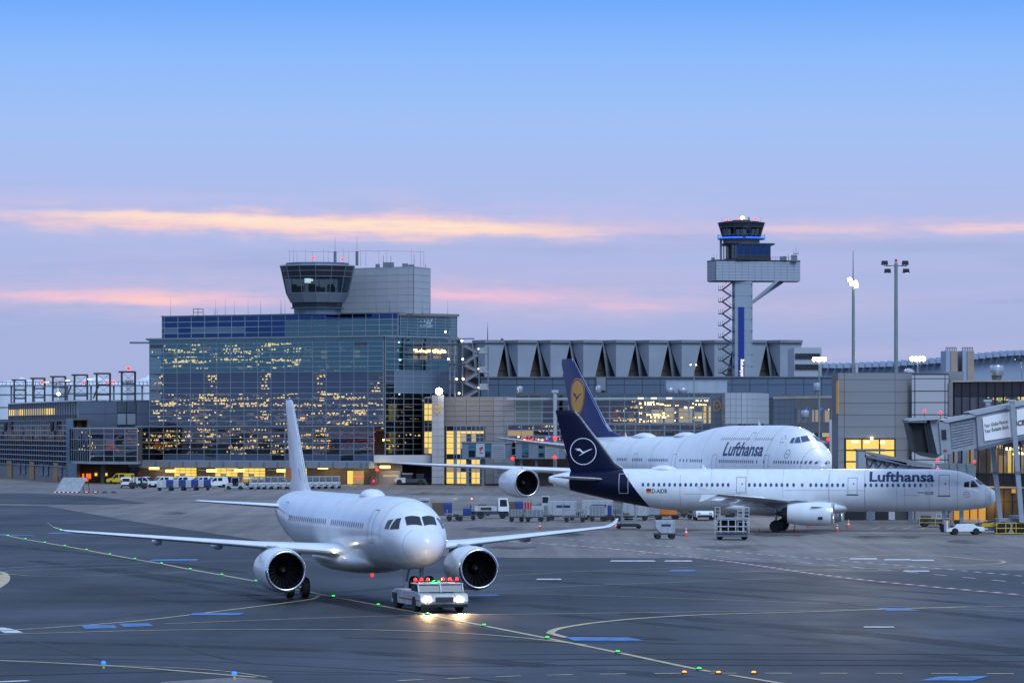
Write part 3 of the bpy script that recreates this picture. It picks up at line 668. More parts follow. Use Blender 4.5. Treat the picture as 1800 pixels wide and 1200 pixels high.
        for yy, ln in ((4.2, 3.6), (8.0, 3.2), (11.4, 2.7)):
            xl = x0 - 2.35 * (yy - 2) / 4.4 if yy < 6.4 else x0 - 2.35 - (yy - 6.4) * .52; ch = 5.4 if yy < 5 else 3.6 if yy < 9 else 2.8; zz = 2.8 + (yy - 2) * .073
            fl = MB(); fl.lathe([(.03, 0), (.16, -.3), (.22, -1.0), (.19, -2.0), (.03, -ln)], (xl - ch * .62, sd * yy, zz - .26), 'x', 10); fl.build('flap_fairing', 'white_paint', wg, smooth='all')
        if livery == 'navy':
            wf = MB(); xt = x0 - 8.05
            wf.add([(xt + .3, sd * 16.9, 3.92), (xt - 1.5, sd * 16.92, 3.95), (xt - 1.95, sd * 17.05, 4.75), (xt - 1.55, sd * 17.03, 4.6), (xt + .3, sd * 17.0, 3.92), (xt - 1.5, sd * 17.02, 3.95), (xt - 1.95, sd * 17.12, 4.75), (xt - 1.55, sd * 17.1, 4.6)], [(0, 1, 2, 3), (4, 7, 6, 5), (0, 3, 7, 4), (1, 5, 6, 2), (2, 6, 7, 3), (0, 4, 5, 1)])
            wf.add([(xt + .1, sd * 16.9, 3.9), (xt - 1.4, sd * 16.92, 3.9), (xt - 1.7, sd * 17.0, 3.2), (xt - 1.3, sd * 17.0, 3.3), (xt + .1, sd * 17.0, 3.9), (xt - 1.4, sd * 17.02, 3.9), (xt - 1.7, sd * 17.06, 3.2), (xt - 1.3, sd * 17.06, 3.3)], [(0, 1, 2, 3), (4, 7, 6, 5), (0, 3, 7, 4), (1, 5, 6, 2), (2, 6, 7, 3), (0, 4, 5, 1)])
            wf.build('wingtip_fence', 'white_paint', wg)
            na = engine(t, x0 + 2.0, sd * 5.75, 1.86, 1.15, 4.4)
            py = MB(); py.loft([[(x0 + .9, sd * 5.75 + .05, 2.9), (x0 + .9, sd * 5.75 - .05, 2.9), (x0 + .5, sd * 5.75 - .05, 2.7), (x0 + .5, sd * 5.75 + .05, 2.7)], [(x0 - 1.5, sd * 5.75 + .22, 3.15), (x0 - 1.5, sd * 5.75 - .22, 3.15), (x0 - 2.4, sd * 5.75 - .22, 1.9), (x0 - 2.4, sd * 5.75 + .22, 1.9)], [(x0 - 4.2, sd * 5.75 + .15, 2.95), (x0 - 4.2, sd * 5.75 - .15, 2.95), (x0 - 4.4, sd * 5.75 - .1, 2.6), (x0 - 4.4, sd * 5.75 + .1, 2.6)]])
            py.build('pylon', 'steel_grey', t, smooth=30)
            if sd < 0:
                q = MB(); q.box(x0 + .55, x0 + 1.0, -6.86, -6.80, 1.35, 1.75); q.build('engine_vent', 'dark_metal', na)
                q = MB(); q.add([(x0 + 1.25, -6.6, 2.5), (x0 - .1, -6.7, 2.55), (x0 - .1, -7.05, 2.6), (x0 + .5, -6.95, 2.58), (x0 + 1.25, -6.6, 2.47), (x0 - .1, -6.7, 2.52), (x0 - .1, -7.05, 2.57), (x0 + .5, -6.95, 2.55)], [(0, 1, 2, 3), (7, 6, 5, 4), (0, 3, 7, 4), (1, 5, 6, 2), (2, 6, 7, 3), (0, 4, 5, 1)]); q.build('strake', 'white_worn', na)
        else:
            engine(t, x0 + 2.2, sd * 5.75, 1.80, 1.30, 4.3); py = MB()
            py.loft([[(x0 + .9, sd * 5.75 + .06, 3.05), (x0 + .9, sd * 5.75 - .06, 3.05), (x0 + .6, sd * 5.75 - .06, 2.8), (x0 + .6, sd * 5.75 + .06, 2.8)], [(x0 - 1.8, sd * 5.75 + .24, 3.15), (x0 - 1.8, sd * 5.75 - .24, 3.15), (x0 - 2.4, sd * 5.75 - .24, 1.95), (x0 - 2.4, sd * 5.75 + .24, 1.95)], [(x0 - 4.2, sd * 5.75 + .12, 2.95), (x0 - 4.2, sd * 5.75 - .12, 2.95), (x0 - 4.4, sd * 5.75 - .1, 2.6), (x0 - 4.4, sd * 5.75 + .1, 2.6)]])
            py.build('pylon', 'white_worn', t, smooth=30)
        gear(t, 'main_gear', x0 - 3.7, sd * 3.8, 2.9, .60, (-.46, .46))
        patch_mesh_list = [[(-1.72, 4.78), (-2.5, 4.80), (-3.05, 5.42), (-2.62, 5.50)], [(-1.45, 4.70), (-2.42, 4.72), (-2.5, 5.38), (-1.98, 5.2)], [(-2.62, 4.76), (-3.12, 4.76), (-3.12, 5.36), (-2.8, 5.38)]]
    bf = MB(); bf.loft([[(x, w * math.cos(a), 2.35 + hh * math.sin(a)) for a in [2 * math.pi * k / 20 for k in range(20)]] for x, w, hh in ((-13.8, .2, .1), (-14.6, 1.4, .45), (-16, 2.05, .72), (-19, 2.25, .86), (-22, 2.25, .88), (-24.5, 1.9, .7), (-26.5, .9, .35), (-27.3, .15, .08))] if livery == 'navy' else [[(x, w * math.cos(a), 2.3 + hh * math.sin(a)) for a in [2 * math.pi * k / 20 for k in range(20)]] for x, w, hh in ((-9, .2, .1), (-10, 1.4, .45), (-11.5, 2.05, .72), (-14.5, 2.25, .86), (-18, 2.25, .88), (-20.5, 1.9, .7), (-22.5, .9, .35), (-23.3, .15, .08))])
    bf.build('belly_fairing', 'white_paint', t, smooth='all')
    gear(t, 'nose_gear', -5.0 if livery != 'navy' else -5.1, 0, 2.3, .38, (-.25, .25), .22)
    for sd in (-1, 1):
        q = MB(); patch_xy(q, B, [(-1.16, .05), (-1.50, .86), (-2.02, .84), (-1.74, .05)], sd, .02, 5); q.build('windscreen', 'van_glass', fu, smooth='all')
        for cs in ([(-1.70, 4.40), (-2.46, 4.36), (-2.42, 4.95), (-2.16, 5.0)], [(-2.60, 4.36), (-3.10, 4.38), (-3.06, 4.84), (-2.60, 4.93)]):
            q = MB(); patch_mesh(q, B, cs, sd, .014, 4); q.build('cockpit_window', 'van_glass', fu, smooth='all')
    return t, B, fu, fi, S
mat('clad_steelblue', (.15, .18, .225), .5, var=.08)
# ------------------------------------------------------------------ buildings
def facade(t, W, us, zs, fn, pane='window_pane', bar=.09, fm='mullion', off=0.0, gap=.03, tilt=.004, th=.05, frame=True, depth=.16):
    """grid of single panes on a wall plus one frame of bars; fn(i,j) -> material name or None"""
    for i in range(len(us) - 1):
        for j in range(len(zs) - 1):
            m = fn(i, j)
            if m: W.piece(pane, m, t, us[i], us[i + 1], zs[j], zs[j + 1], off, th, tilt if m.startswith('glass') else 0.0, gap=gap)
    if frame:
        mb = MB()
        for u in us: W.slab(mb, u - bar / 2, u + bar / 2, zs[0], zs[-1], off - depth / 2, off + depth / 2)
        for z in zs: W.slab(mb, us[0], us[-1], z - bar / 2, z + bar / 2, off - depth / 2 + .012, off + depth / 2 - .012)
        mb.build('window_frame', fm, t, w=True)
def glow_spots(t, W, spots, m, name='lamps_and_glints', sz=(.5, .12, .24), off=-1.2):
    mb = MB()
    for u, z, k in spots: W.slab(mb, u - sz[0] * k / 2, u + sz[0] * k / 2, z, z + sz[2] * (.6 + .7 * abs(math.sin(u * 7.1 + z * 3.3))), off - .3, off - .3 + sz[1])
    if mb.v: o = mb.build(name, m, t, w=True, kind='stuff'); return o
def mast(mb, x, y, z0, z1, r=.05): mb.tube((x, y, z0), (x, y, z1), r, r * .5, 6)
def wall_lamp(t, x, y, z, w=1.8, m='lamp_warm', power=260, nm='canopy_lamp'):
    o = MB().box(x - w / 2, x + w / 2, y - .2, y + .2, z - .30, z + .22).build(nm, m, t, w=True, bevel=.1)
    if power: lamp_light('canopy_glow', (x, y - .5, z - .5), power, (1, .68, .28), .5, parent=t)
# ---- glass terminal office building with control room on the roof
DA, DB, DC = 686., 663., 677.
pA, pB, pC = (X_(260, DA), DA), (X_(677, DB), DB), (X_(803, DC), DC)
T1 = thing('glass_office_building', 'large glass fronted airport office building with a roof top control room, left of centre', 'building', ((pA[0] + pB[0]) / 2, 690, 0))
WL, WR = Wall(pA, pB), Wall(pB, pC)
zr = lambda py: Z_(py, DB)
core = MB(); core.prism([(pA[0] + 2, DA + 5), (pB[0] - .5, DB + 5.5), (pC[0] - 3, DC + 5), (pC[0] - 1, 712), (pA[0] + 2, 716)], 0, zr(595)); core.build('core_wall', 'interior', T1, w=True)
sl = MB()
for z in (5.2, 9.7, 13.6, 17.0, 20.2, 23.4, 26.3): sl.prism([(pA[0] + .3, DA + .5), (pB[0] - .1, DB + .5), (pC[0] - .4, DC + .5), (pC[0] - .4, 712), (pA[0] + .3, 715)], z, z + .3)
sl.build('floor_slab', 'interior', T1, w=True)
rf = MB(); rf.prism([(pA[0] - .4, DA - .3), (pB[0], DB - .6), (pC[0] + .3, DC - .3), (pC[0] + .3, 713), (pA[0] - .4, 716)], zr(592), zr(589)); ROOF1 = rf.build('roof', 'roof_grey', T1, w=True)
MB().bar((X_(228, DA), DA, zr(597)), (pA[0] + 2, DA, zr(597)), .5, .35).build('cantilever_beam', 'steel_grey', ROOF1, w=True)
bays = [263, 287.7, 311.5, 335, 358.9, 381.7, 405.5, 429.3, 453, 476.7, 501, 525, 550, 573.6, 598, 622.4, 647, 674]
us = [WL.u(p) for p in bays]; rows = [749, 739, 730, 720, 710, 700, 690, 680, 670, 652, 643, 634, 625, 616, 608, 600, 593]
zs = [zr(p) for p in rows]
def fn(i, j):
    if 6 <= j <= 8 and i not in (0, 4, 8, 12, 16): return 'spandrel'
    if j == 14 and i in (0, 15): return 'clad_dark'
    return 'glass_teal' if j >= 9 else 'glass_blue'
facade(T1, WL, us, zs, fn)
# lower tier set a little forward
bl = [240, 262.5] + bays[1:-1] + [657]
W2 = Wall((pA[0] - 2.2, DA - .6), (WL.P(WL.u(660), 0, .7).x, WL.P(WL.u(660), 0, .7).y))
ul = [W2.u(p) for p in bl]; zl = [zr(p) for p in (810, 799, 789, 779, 770, 760, 750)]
facade(T1, W2, ul, zl, lambda i, j: ('spandrel' if i % 5 and i > 1 else 'glass_dark') if j == 0 else 'glass_dark', 'podium_pane')
sp = MB(); W2.slab(sp, 0, W2.L, zr(749.6), zr(748.2), -1.0, .3); W2.slab(sp, 0, W2.L, zr(811.5), zr(810), -4, .3); sp.build('podium_edge', 'mullion', T1, w=True)
# room lamps, most added to imitate airport lights reflected in the glass
def scatter(W, n, px0, px1, py0, py1, D, kmin=.5, kmax=1.6, rowstep=None):
    out_ = []
    for _ in range(n):
        cx, cy = random.uniform(px0, px1), random.uniform(py0, py1)
        if rowstep: cy = py0 + round((cy - py0) / rowstep) * rowstep + random.uniform(-3.2, 3.2)
        for _ in range(random.choice((1, 1, 2, 3, 4))):
            out_.append((W.u(cx), Z_(cy, D), random.uniform(kmin, kmax) * random.choice((.35, .5, .6, .9)))); cx += random.uniform(3, 8)
            if cx > px1: break
    return out_
sB = scatter(WL, 46, 264, 378, 606, 646, 672, rowstep=9.4) + scatter(WL, 40, 440, 525, 606, 648, 668, rowstep=9.4) + scatter(WL, 20, 380, 440, 610, 646, 670, rowstep=9.4)
sB += scatter(WL, 7, 361, 380, 654, 688, 670) + scatter(WL, 6, 455, 475, 654, 688, 668) + scatter(WL, 5, 264, 286, 655, 690, 672) + scatter(WL, 5, 650, 668, 655, 690, 664) + scatter(WL, 6, 553, 572, 655, 690, 666)
sB += scatter(WL, 150, 264, 670, 692, 722, 668, rowstep=9.6) + scatter(WL, 52, 264, 670, 724, 747, 668)
glow_spots(T1, WL, sB, 'lamp_glint_warm', off=-.5)
glow_spots(T1, WL, scatter(WL, 190, 264, 670, 606, 748, 668, .4, 1.6, 9.6), 'lamp_glint_dim', off=-.7); glow_spots(T1, WL, scatter(WL, 10, 440, 668, 700, 747, 668, .3, .6), 'red_lamp', off=-.8)
glow_spots(T1, W2, scatter(W2, 95, 242, 575, 757, 796, 676, .4, 1.4, 10), 'lamp_glint_warm', off=-.6); glow_spots(T1, W2, scatter(W2, 90, 242, 575, 757, 797, 676, .4, 1.6, 10), 'lamp_glint_dim', off=-.75); glow_spots(T1, W2, scatter(W2, 14, 575, 650, 757, 796, 664, .4, 1.0, 10), 'lamp_glint_dim', off=-.6)
glow_spots(T1, W2, scatter(W2, 40, 560, 655, 752, 790, 664, .4, 1.0, 8), 'red_lamp', off=-.7, sz=(.4, .1, .08)); glow_spots(T1, W2, scatter(W2, 22, 560, 655, 760, 797, 664, .3, .6), 'blue_spot', off=-.6, sz=(.4, .1, .12))
def room(W, t, px0, px1, py0, py1, m, off=-.9, nm='lit_room'): 
    u0, u1 = W.u(px0), W.u(px1); D = W.D((u0 + u1) / 2); return W.piece(nm, m, t, u0, u1, Z_(py1, D), Z_(py0, D), off, .05)
for px, py, w, h in ((300, 619, 8, 4), (302, 624, 5, 8), (560, 616, 11, 14), (617, 615, 11, 13)): room(WL, T1, px, px + w, py, py + h, 'lit_yellow')
for k in range(44): 
    px = random.uniform(266, 660); py = random.uniform(722, 744); room(WL, T1, px, px + random.uniform(5, 14), py, py + random.uniform(3, 8), random.choice(('lit_room', 'lit_pale', 'interior_warm', 'lit_room')), -1.4)
# right hand face
bR = [677, 693, 709.5, 726, 742.5, 757, 772, 788, 803]; uR = [WR.u(p) for p in bR]
rR = [800, 790, 780, 770, 760, 750, 740, 730, 720, 710, 700, 690, 680, 670, 660, 650, 640, 630, 618, 608, 600, 593]; zR = [zr(p) for p in rR]
def fnR(i, j):
    if i > 3 and j < 11: return None
    if 11 <= j < 15 and 1 <= i <= 5: return 'clad_blue'
    if 1 <= j < 5: return 'glass_dark'
    if 17 <= j <= 19 and 3 <= i <= 7: return 'glass_clear'
    return 'glass_blue' if j < 15 else 'glass_teal'
facade(T1, WR, uR, zR, fnR, 'gallery_pane', .08)
glow_spots(T1, WR, scatter(WR, 18, 728, 790, 613, 620, 668, 1, 2.4), 'lamp_glint_warm', off=-1.0); glow_spots(T1, WR, scatter(WR, 14, 680, 750, 700, 745, 668), 'lamp_glint_dim', off=-.7); glow_spots(T1, WR, scatter(WR, 7, 680, 745, 760, 795, 668), 'lamp_glint_warm', off=-.7)
for a in ((729, 745, 612, 637), (750, 762, 620, 636), (773, 786, 612, 630)): room(WR, T1, *a, 'lit_room', -1.6)
# roof storey
q0, q1, q2 = (X_(285, 694), 694.), (X_(700, 671), 671.), (X_(803, 680), 680.)
zt_, zb_ = Z_(550, 671), zr(589) + .02
WP, WQ = Wall(q0, q1), Wall(q1, q2)
pc = MB(); pc.prism([(q0[0] + 1.2, 696.5), (q1[0], 674.5), (q2[0] - 1.5, 683), (q2[0] - 1.5, 705), (q0[0] + 1.2, 709)], zb_, zt_ - .3); pc.build('roof_storey_core', 'clad_blue', ROOF1, w=True)
zz = frange(zb_, zt_, 4); ub = [WP.u(p) for p in [285, 289] + [313 + 23.6 * k for k in range(16)] + [690, 700]]
facade(T1, WP, ub, zz, lambda i, j: ('glass_teal' if i > 9 and j < 3 else ('clad_blue' if (j == 1 and i in (1, 3, 4, 5, 6)) else 'glass_deep')), 'roof_storey_pane', .10, 'steel_light')
zt2 = Z_(551, 676); zz2 = frange(zb_, zt2 - .5, 7)
facade(T1, WQ, [WQ.u(p) for p in (703, 716, 733, 749, 765, 782, 803)], zz2, lambda i, j: 'glass_teal' if j < 6 else 'glass_dark', 'roof_storey_pane', .09, 'mullion')
cap = MB(); WQ.slab(cap, 0, WQ.L + .3, zt2 - .45, zt2, -6, .35); WP.slab(cap, -.2, WP.L, zt_, zt_ + .18, -8, .2); cap.build('parapet', 'clad_beige', ROOF1, w=True)
glow_spots(T1, WQ, scatter(WQ, 16, 744, 765, 560, 576, 676, .6, 1.3), 'bulb_white', off=-.5)
# panelled block and control room
b0, b1, b2 = (X_(597, 681), 681.), (X_(727, 671), 671.), (X_(757, 679), 679.)
ztop = Z_(468, 671)
WB, WC = Wall(b0, b1), Wall(b1, b2)
bk = MB(); bk.prism([b0, (b1[0], b1[1] + .08), (b2[0] - .06, b2[1]), (b2[0] - 4, 692), (b0[0] - 1, 694)], zt_ - .4, ztop); BLK = bk.build('panelled_block', 'clad_grey', T1, w=True)
zz = [Z_(p, 671) for p in (551, 541, 529.5, 518, 506, 494, 482.5, 470.5, 468.5)]
facade(BLK, WB, [WB.u(p) for p in (600, 623, 642, 661, 680, 699, 718, 726.6)], zz, lambda i, j: 'clad_white', 'cladding_panel', frame=False, off=.05, gap=.02)
facade(BLK, WC, [WC.u(p) for p in (727.4, 743, 756.5)], zz, lambda i, j: 'clad_white', 'cladding_panel', frame=False, off=.05, gap=.02)
cc = (X_(558, 672), 672.)
NS = 14
def ring_panes(name, m, r0, z0, r1, z1, parent, c, ns, th=.12, trim=.985, skip=()):
    a = math.pi / ns * trim
    mb = MB(); ins = lambda r: r - th
    vs = []
    for r, z in ((r0, z0), (r1, z1)):
        for q in (-a, a): vs.append((r * math.sin(q), -r * math.cos(q), z))
    for r, z in ((r0 - th, z0), (r1 - th, z1)):
        for q in (-a, a): vs.append((r * math.sin(q), -r * math.cos(q), z))
    mb.add(vs, [(0, 1, 3, 2), (4, 6, 7, 5), (0, 2, 6, 4), (1, 5, 7, 3), (2, 3, 7, 6), (0, 4, 5, 1)])
    root = parent
    while root.parent is not None: root = root.parent
    base = None
    for k in range(ns):
        if k in skip: continue
        if base is None: base = mb.build(name, m, parent); o = base
        else: o = base.copy(); col.objects.link(o)
        o.location = Vector((c[0], c[1], 0)) - Vector(root.location); o.rotation_euler = (0, 0, 2 * math.pi * (k + .5) / ns)
def ring_frame(name, m, prof, parent, c, ns, bar=.09, hoops=()):
    mb = MB()
    for k in range(ns):
        a = 2 * math.pi * k / ns
        for (r0, z0), (r1, z1) in zip(prof[:-1], prof[1:]): mb.bar((c[0] + r0 * math.sin(a), c[1] - r0 * math.cos(a), z0), (c[0] + r1 * math.sin(a), c[1] - r1 * math.cos(a), z1), bar, bar * 1.6)
    for r, z in hoops:
        for k in range(ns):
            a, b = 2 * math.pi * k / ns, 2 * math.pi * (k + 1) / ns
            mb.bar((c[0] + r * math.sin(a), c[1] - r * math.cos(a), z), (c[0] + r * math.sin(b), c[1] - r * math.cos(b), z), bar * 1.3, bar)
    return mb.build(name, m, parent, w=True)
def ngon(c, r, ns): return [(c[0] + r * math.sin(2 * math.pi * k / ns), c[1] - r * math.cos(2 * math.pi * k / ns)) for k in range(ns)]
zc = lambda py: Z_(py, 668)
CAB = MB().prism(ngon(cc, 6.95, NS), zc(467), zc(465.2)).build('control_room', 'steel_light', T1, w=True)
lv = [(6.85, zc(467.2)), (6.62, zc(476)), (6.40, zc(486)), (5.75, zc(514.5))]
ring_panes('control_room_pane', 'van_glass', lv[1][0], lv[1][1], lv[0][0], lv[0][1], CAB, cc, NS); ring_panes('control_room_pane', 'van_glass', lv[2][0], lv[2][1], lv[1][0], lv[1][1], CAB, cc, NS); ring_panes('control_room_pane', 'glass_cab', lv[3][0], lv[3][1], lv[2][0], lv[2][1], CAB, cc, NS, .06)
ring_frame('control_room_frame', 'steel_grey', lv, CAB, cc, NS, .10, lv)
ring_panes('skirt_panel', 'clad_steelblue', 4.95, zc(531), 5.8, zc(515), CAB, cc, NS, .2)
ring_panes('skirt_window', 'van_glass', 4.6, zc(540), 4.7, zc(531.5), CAB, cc, NS, .2)
nk = MB(); nk.prism(ngon(cc, 4.3, NS), zc(552), zc(531.2)); nk.prism(ngon(cc, 4.95, NS), zc(541), zc(540)); nk.prism(ngon(cc, 5.7, NS), zc(514.8), zc(513.6)); nk.build('neck', 'clad_blue', CAB, w=True)
it = MB()
for k in range(12):
    a = random.uniform(0, 6.28); r = random.uniform(2.5, 4.8); x, y = cc[0] + r * math.sin(a), cc[1] - r * math.cos(a); it.box(x - .5, x + .5, y - .3, y + .3, zc(513.5), zc(513.5) + random.uniform(.9, 1.7))
it.build('desks', 'black', CAB, w=True)
for a, b, c_, d in ((535, 546, 489, 497), (537, 550, 490, 494)): MB().box(X_(a, 668), X_(b, 668), 668.5, 668.6, zc(d), zc(c_)).build('ceiling_lamp', 'bulb_white', CAB, w=True)
MB().prism(ngon(cc, 5.8, NS), zc(465.2), zc(461)).build('roof_plinth', 'clad_blue', CAB, w=True)
an = MB()
def ant(px, py0, py1, D, r=.05): 
    o = MB(); mast(o, X_(px, D), D, Z_(py0, D), Z_(py1, D), r); o.build('antenna', 'steel_grey', T1, w=True)
for px, py in ((509, 440), (516, 438), (522, 441), (537, 438), (549, 441), (569, 437), (577, 440), (604, 436), (613, 441), (634, 439), (643, 438), (666, 440), (680, 440), (723, 437), (739, 438), (745, 440)): ant(px, 468, py, 672, .035)
for px, py in ((674, 449), (687, 449), (728, 447), (748, 464)): ant(px, 470, py, 674, .07)
for px in (589, 627.5): o = MB(); o.tube((X_(px, 672), 672, zc(465)), (X_(px, 672), 672, zc(440)), .26, .26, 8); mast(o, X_(px, 672), 672, zc(440), zc(415), .04); o.build('antenna_mast', 'steel_grey', T1, w=True)
for px in (300, 379, 396, 412, 436, 458, 493, 495, 501, 648, 662, 685, 697, 743, 755, 787): ant(px, 556, 541 if px not in (300, 379) else 540, 690 if px < 500 else 674, .05); ant(px, 542, 527 if px > 350 else 522, 690 if px < 500 else 674, .025)
for px in (376, 382): ant(px, 556, 545, 690, .04)
hr = MB()
for a in (340, 348, 357): hr.tube((X_(a, 690), 690, Z_(558, 690)), (X_(a, 690), 690, Z_(542, 690)), .06, .06, 6)
for p in (543, 549): hr.tube((X_(340, 690), 690, Z_(p, 690)), (X_(357, 690), 690, Z_(p, 690)), .06, .06, 6)
hr.build('roof_hatch_rail', 'steel_dark', T1, w=True)
for px, py in ((551, 455), (602, 457.5)): MB().lathe([(.22, 0), (.2, .3), (.05, .4)], (X_(px, 668), 668, zc(py)), n=8).build('obstruction_light', 'red_lamp', T1, w=True)
for a, b, p0, p1, D in ((673, 692, 461, 470, 677), (707, 717, 463, 470, 677), (718, 728, 465, 470, 676), (660, 667, 464, 470, 678)): MB().box(X_(a, D), X_(b, D), D, D + 2, Z_(p1, D), Z_(p0, D)).build('roof_unit', 'steel_grey', T1, w=True)
ax = MB(); x0_ = X_(640, 672); 
for k in range(8): ax.tube((X_(505 + 30 * k, 672), 672, zc(440)), (X_(535 + 30 * k, 672), 672, zc(440 + 1.5 * math.sin(k))), .02, .02, 4)
ax.build('antenna_wires', 'steel_dark', T1, w=True)
# canopy and ground floor with lit garage doors
cn = MB(); W2.slab(cn, 0, W2.L + .5, zr(822.5), zr(811.5), -.4, 2.6); CAN = cn.build('canopy', 'clad_grey', T1, w=True)
for p in bl[1:]: W2.piece('canopy_rib', 'steel_grey', CAN, W2.u(p) - .06, W2.u(p) + .06, zr(822), zr(812), 2.67, .15)
gw = MB(); gw.prism([(pA[0] - 1.8, DA + 2.0), (WL.P(WL.u(660), 0).x, WL.D(WL.u(660)) + 1.9), (pB[0] + 3, DB + 1.2), (pB[0] + 3, DB + 5), (pA[0] - 1.8, DA + 8)], 0, zr(810)); gw.build('ground_floor_wall', 'wall_conc', T1, w=True)
WG = Wall((pA[0] - 1.8, DA + 2.0), (WL.P(WL.u(660), 0).x, WL.D(WL.u(660)) + 1.9))
for a, b in ((306.8, 346), (378.7, 418), (427.7, 466.7), (500, 540)):
    u0, u1 = WG.u(a), WG.u(b); d = MB(); WG.slab(d, u0, u1, 0.02, 3.0, 0, .06); dr = d.build('garage_door', 'steel_grey', T1, w=True)
    for i in range(4):
        for j in range(5):
            if j == 2 and i == 1: continue
            WG.piece('door_pane', 'lit_yellow' if j > 0 else 'lit_room', dr, u0 + (u1 - u0) * i / 4, u0 + (u1 - u0) * (i + 1) / 4, .3 + .52 * j, .3 + .52 * (j + 1), .08, .04, gap=.05)
for k, (px, py) in enumerate(((283, 822), (312, 827), (384, 826.5), (433, 826), (507, 826.5), (579, 821), (629, 819.5), (688, 820))):
    u = WG.u(px); P = WG.P(u, 0, 2.4); wall_lamp(T1, P.x, P.y, Z_(py, P.y), 1.9, power=230)
    ar = MB(); ar.bar((P.x - 2.6, P.y, Z_(py, P.y) + .12), (P.x - .7, P.y, Z_(py, P.y)), .12, .12); ar.build('lamp_arm', 'alu', T1, w=True)
# lit entrance and shutter door
d = MB(); WG.slab(d, WG.u(609), WG.u(651), 0.02, 2.75, 0, .07); en = d.build('entrance', 'clad_dark', T1, w=True)
for a, b, z0, z1, m in ((611, 621, .1, 2.5, 'lit_yellow'), (621, 640, 1.5, 2.5, 'lit_room'), (621, 640, .1, 1.35, 'interior_warm'), (642, 649, .1, 2.5, 'clad_dark'), (622, 640, 1.36, 1.48, 'red_lamp')): WG.piece('door_pane', m, en, WG.u(a), WG.u(b), z0, z1, .09, .04)
WH = Wall((WG.P(WG.L, 0).x + .05, WG.P(WG.L, 0).y), (pB[0] + 3, DB + 1.2))
d = MB(); u0, u1 = WG.u(668), WG.u(706); WG.slab(d, u0, u1, .02, 2.6, .5, .6); sd_ = d.build('shutter_door', 'clad_beige', T1, w=True)
for k in range(5): WG.piece('shutter_window', 'lit_pale', sd_, u0 + 1 + .62 * k, u0 + 1.5 + .62 * k, 1.45, 1.85, .63, .04)
MB().lathe([(.3, 0), (.25, .3), (.05, .4)], (X_(663, 665), 664.2, Z_(827, 664)), n=8).build('signal_lamp', 'red_lamp', T1, w=True)
MB().tube((X_(663, 665), 664.2, 0), (X_(663, 665), 664.2, Z_(828, 664)), .08, .08).build('signal_post', 'steel_grey', T1, w=True)
for px, py, m in ((236, 824, 'blue_stripe'), (245, 832, 'red')):
    P = WG.P(WG.u(px), Z_(py, DA + 2), .1); MB().lathe([(.32, 0), (.3, -.05)], tuple(P), 'y', 14).build('round_sign', m, T1, w=True)
# long panel under the dark glazing
lp = MB(); lp.prism([(X_(657, 662), 662.4), (X_(760, 664), 664.4), (X_(760, 664), 668), (X_(657, 662), 666)], zr(813), zr(799.5)); lp.build('ledge_panel', 'clad_white', T1, w=True)
# ---- steel escape stair beside it
ST = thing('escape_stair', 'open steel escape stair with small white lamps between office building and folded roof hall', 'stair', (X_(830, 668), 668, 0))
q = lambda px, py, D=668.: (X_(px, D), D, Z_(py, D))
fr = MB()
for px, p0 in ((791, 578), (842, 608), (858, 608), (799, 600), (813, 600)):
    for D in (667, 671): fr.tube(q(px, 850, D), q(px, p0, D), .14, .14, 6)
fr.build('post', 'steel_grey', ST, w=True)
zig = [(812, 605), (842, 621), (815, 640), (842, 654), (815, 671), (842, 684), (815, 700), (842, 714), (815, 730)]
for a, b in zip(zig[:-1], zig[1:]):
    f = MB(); f.bar(q(a[0], a[1], 667), q(b[0], b[1], 667), .12, .5); f.bar(q(a[0], a[1], 671), q(b[0], b[1], 671), .12, .5); f.bar(q(a[0], a[1] - 5, 667), q(b[0], b[1] - 5, 667), .06, .06)
    P0, P1 = Vector(q(a[0], a[1], 667)), Vector(q(b[0], b[1], 667))
    for k in range(8): c = P0.lerp(P1, (k + .5) / 8); f.box(c.x - .2, c.x + .2, 667, 671, c.z, c.z + .05)
    f.build('stair_flight', 'steel_grey', ST, w=True)
for py in (621, 654, 684, 714): f = MB(); f.box(X_(841, 668), X_(859, 668), 666.8, 671.2, Z_(py + 1, 668), Z_(py - 1, 668)); f.box(X_(843, 668), X_(857, 668), 666.9, 667, Z_(py - 1, 668), Z_(py - 10, 668)); f.build('landing', 'mesh_grey', ST, w=True)
for py in (605, 640, 671, 700): MB().box(X_(788, 668), X_(817, 668), 666.8, 671.2, Z_(py + 1.4, 668), Z_(py - 1, 668)).build('landing', 'steel_dark', ST, w=True)
MB().bar(q(785, 596), q(834, 595), .3, .25).build('roof_beam', 'steel_grey', ST, w=True)
for px, py in ((812, 599), (813.5, 631), (803, 666), (814, 665.5), (807, 691), (841, 613), (841, 648), (841, 681), (783, 583), (788, 631)): MB().lathe([(.05, -.17), (.16, -.07), (.16, .07), (.05, .17)], q(px, py, 666.5), n=10).build('stair_lamp', 'lamp_white' if px < 840 else 'bulb_white', ST, w=True, smooth='all')
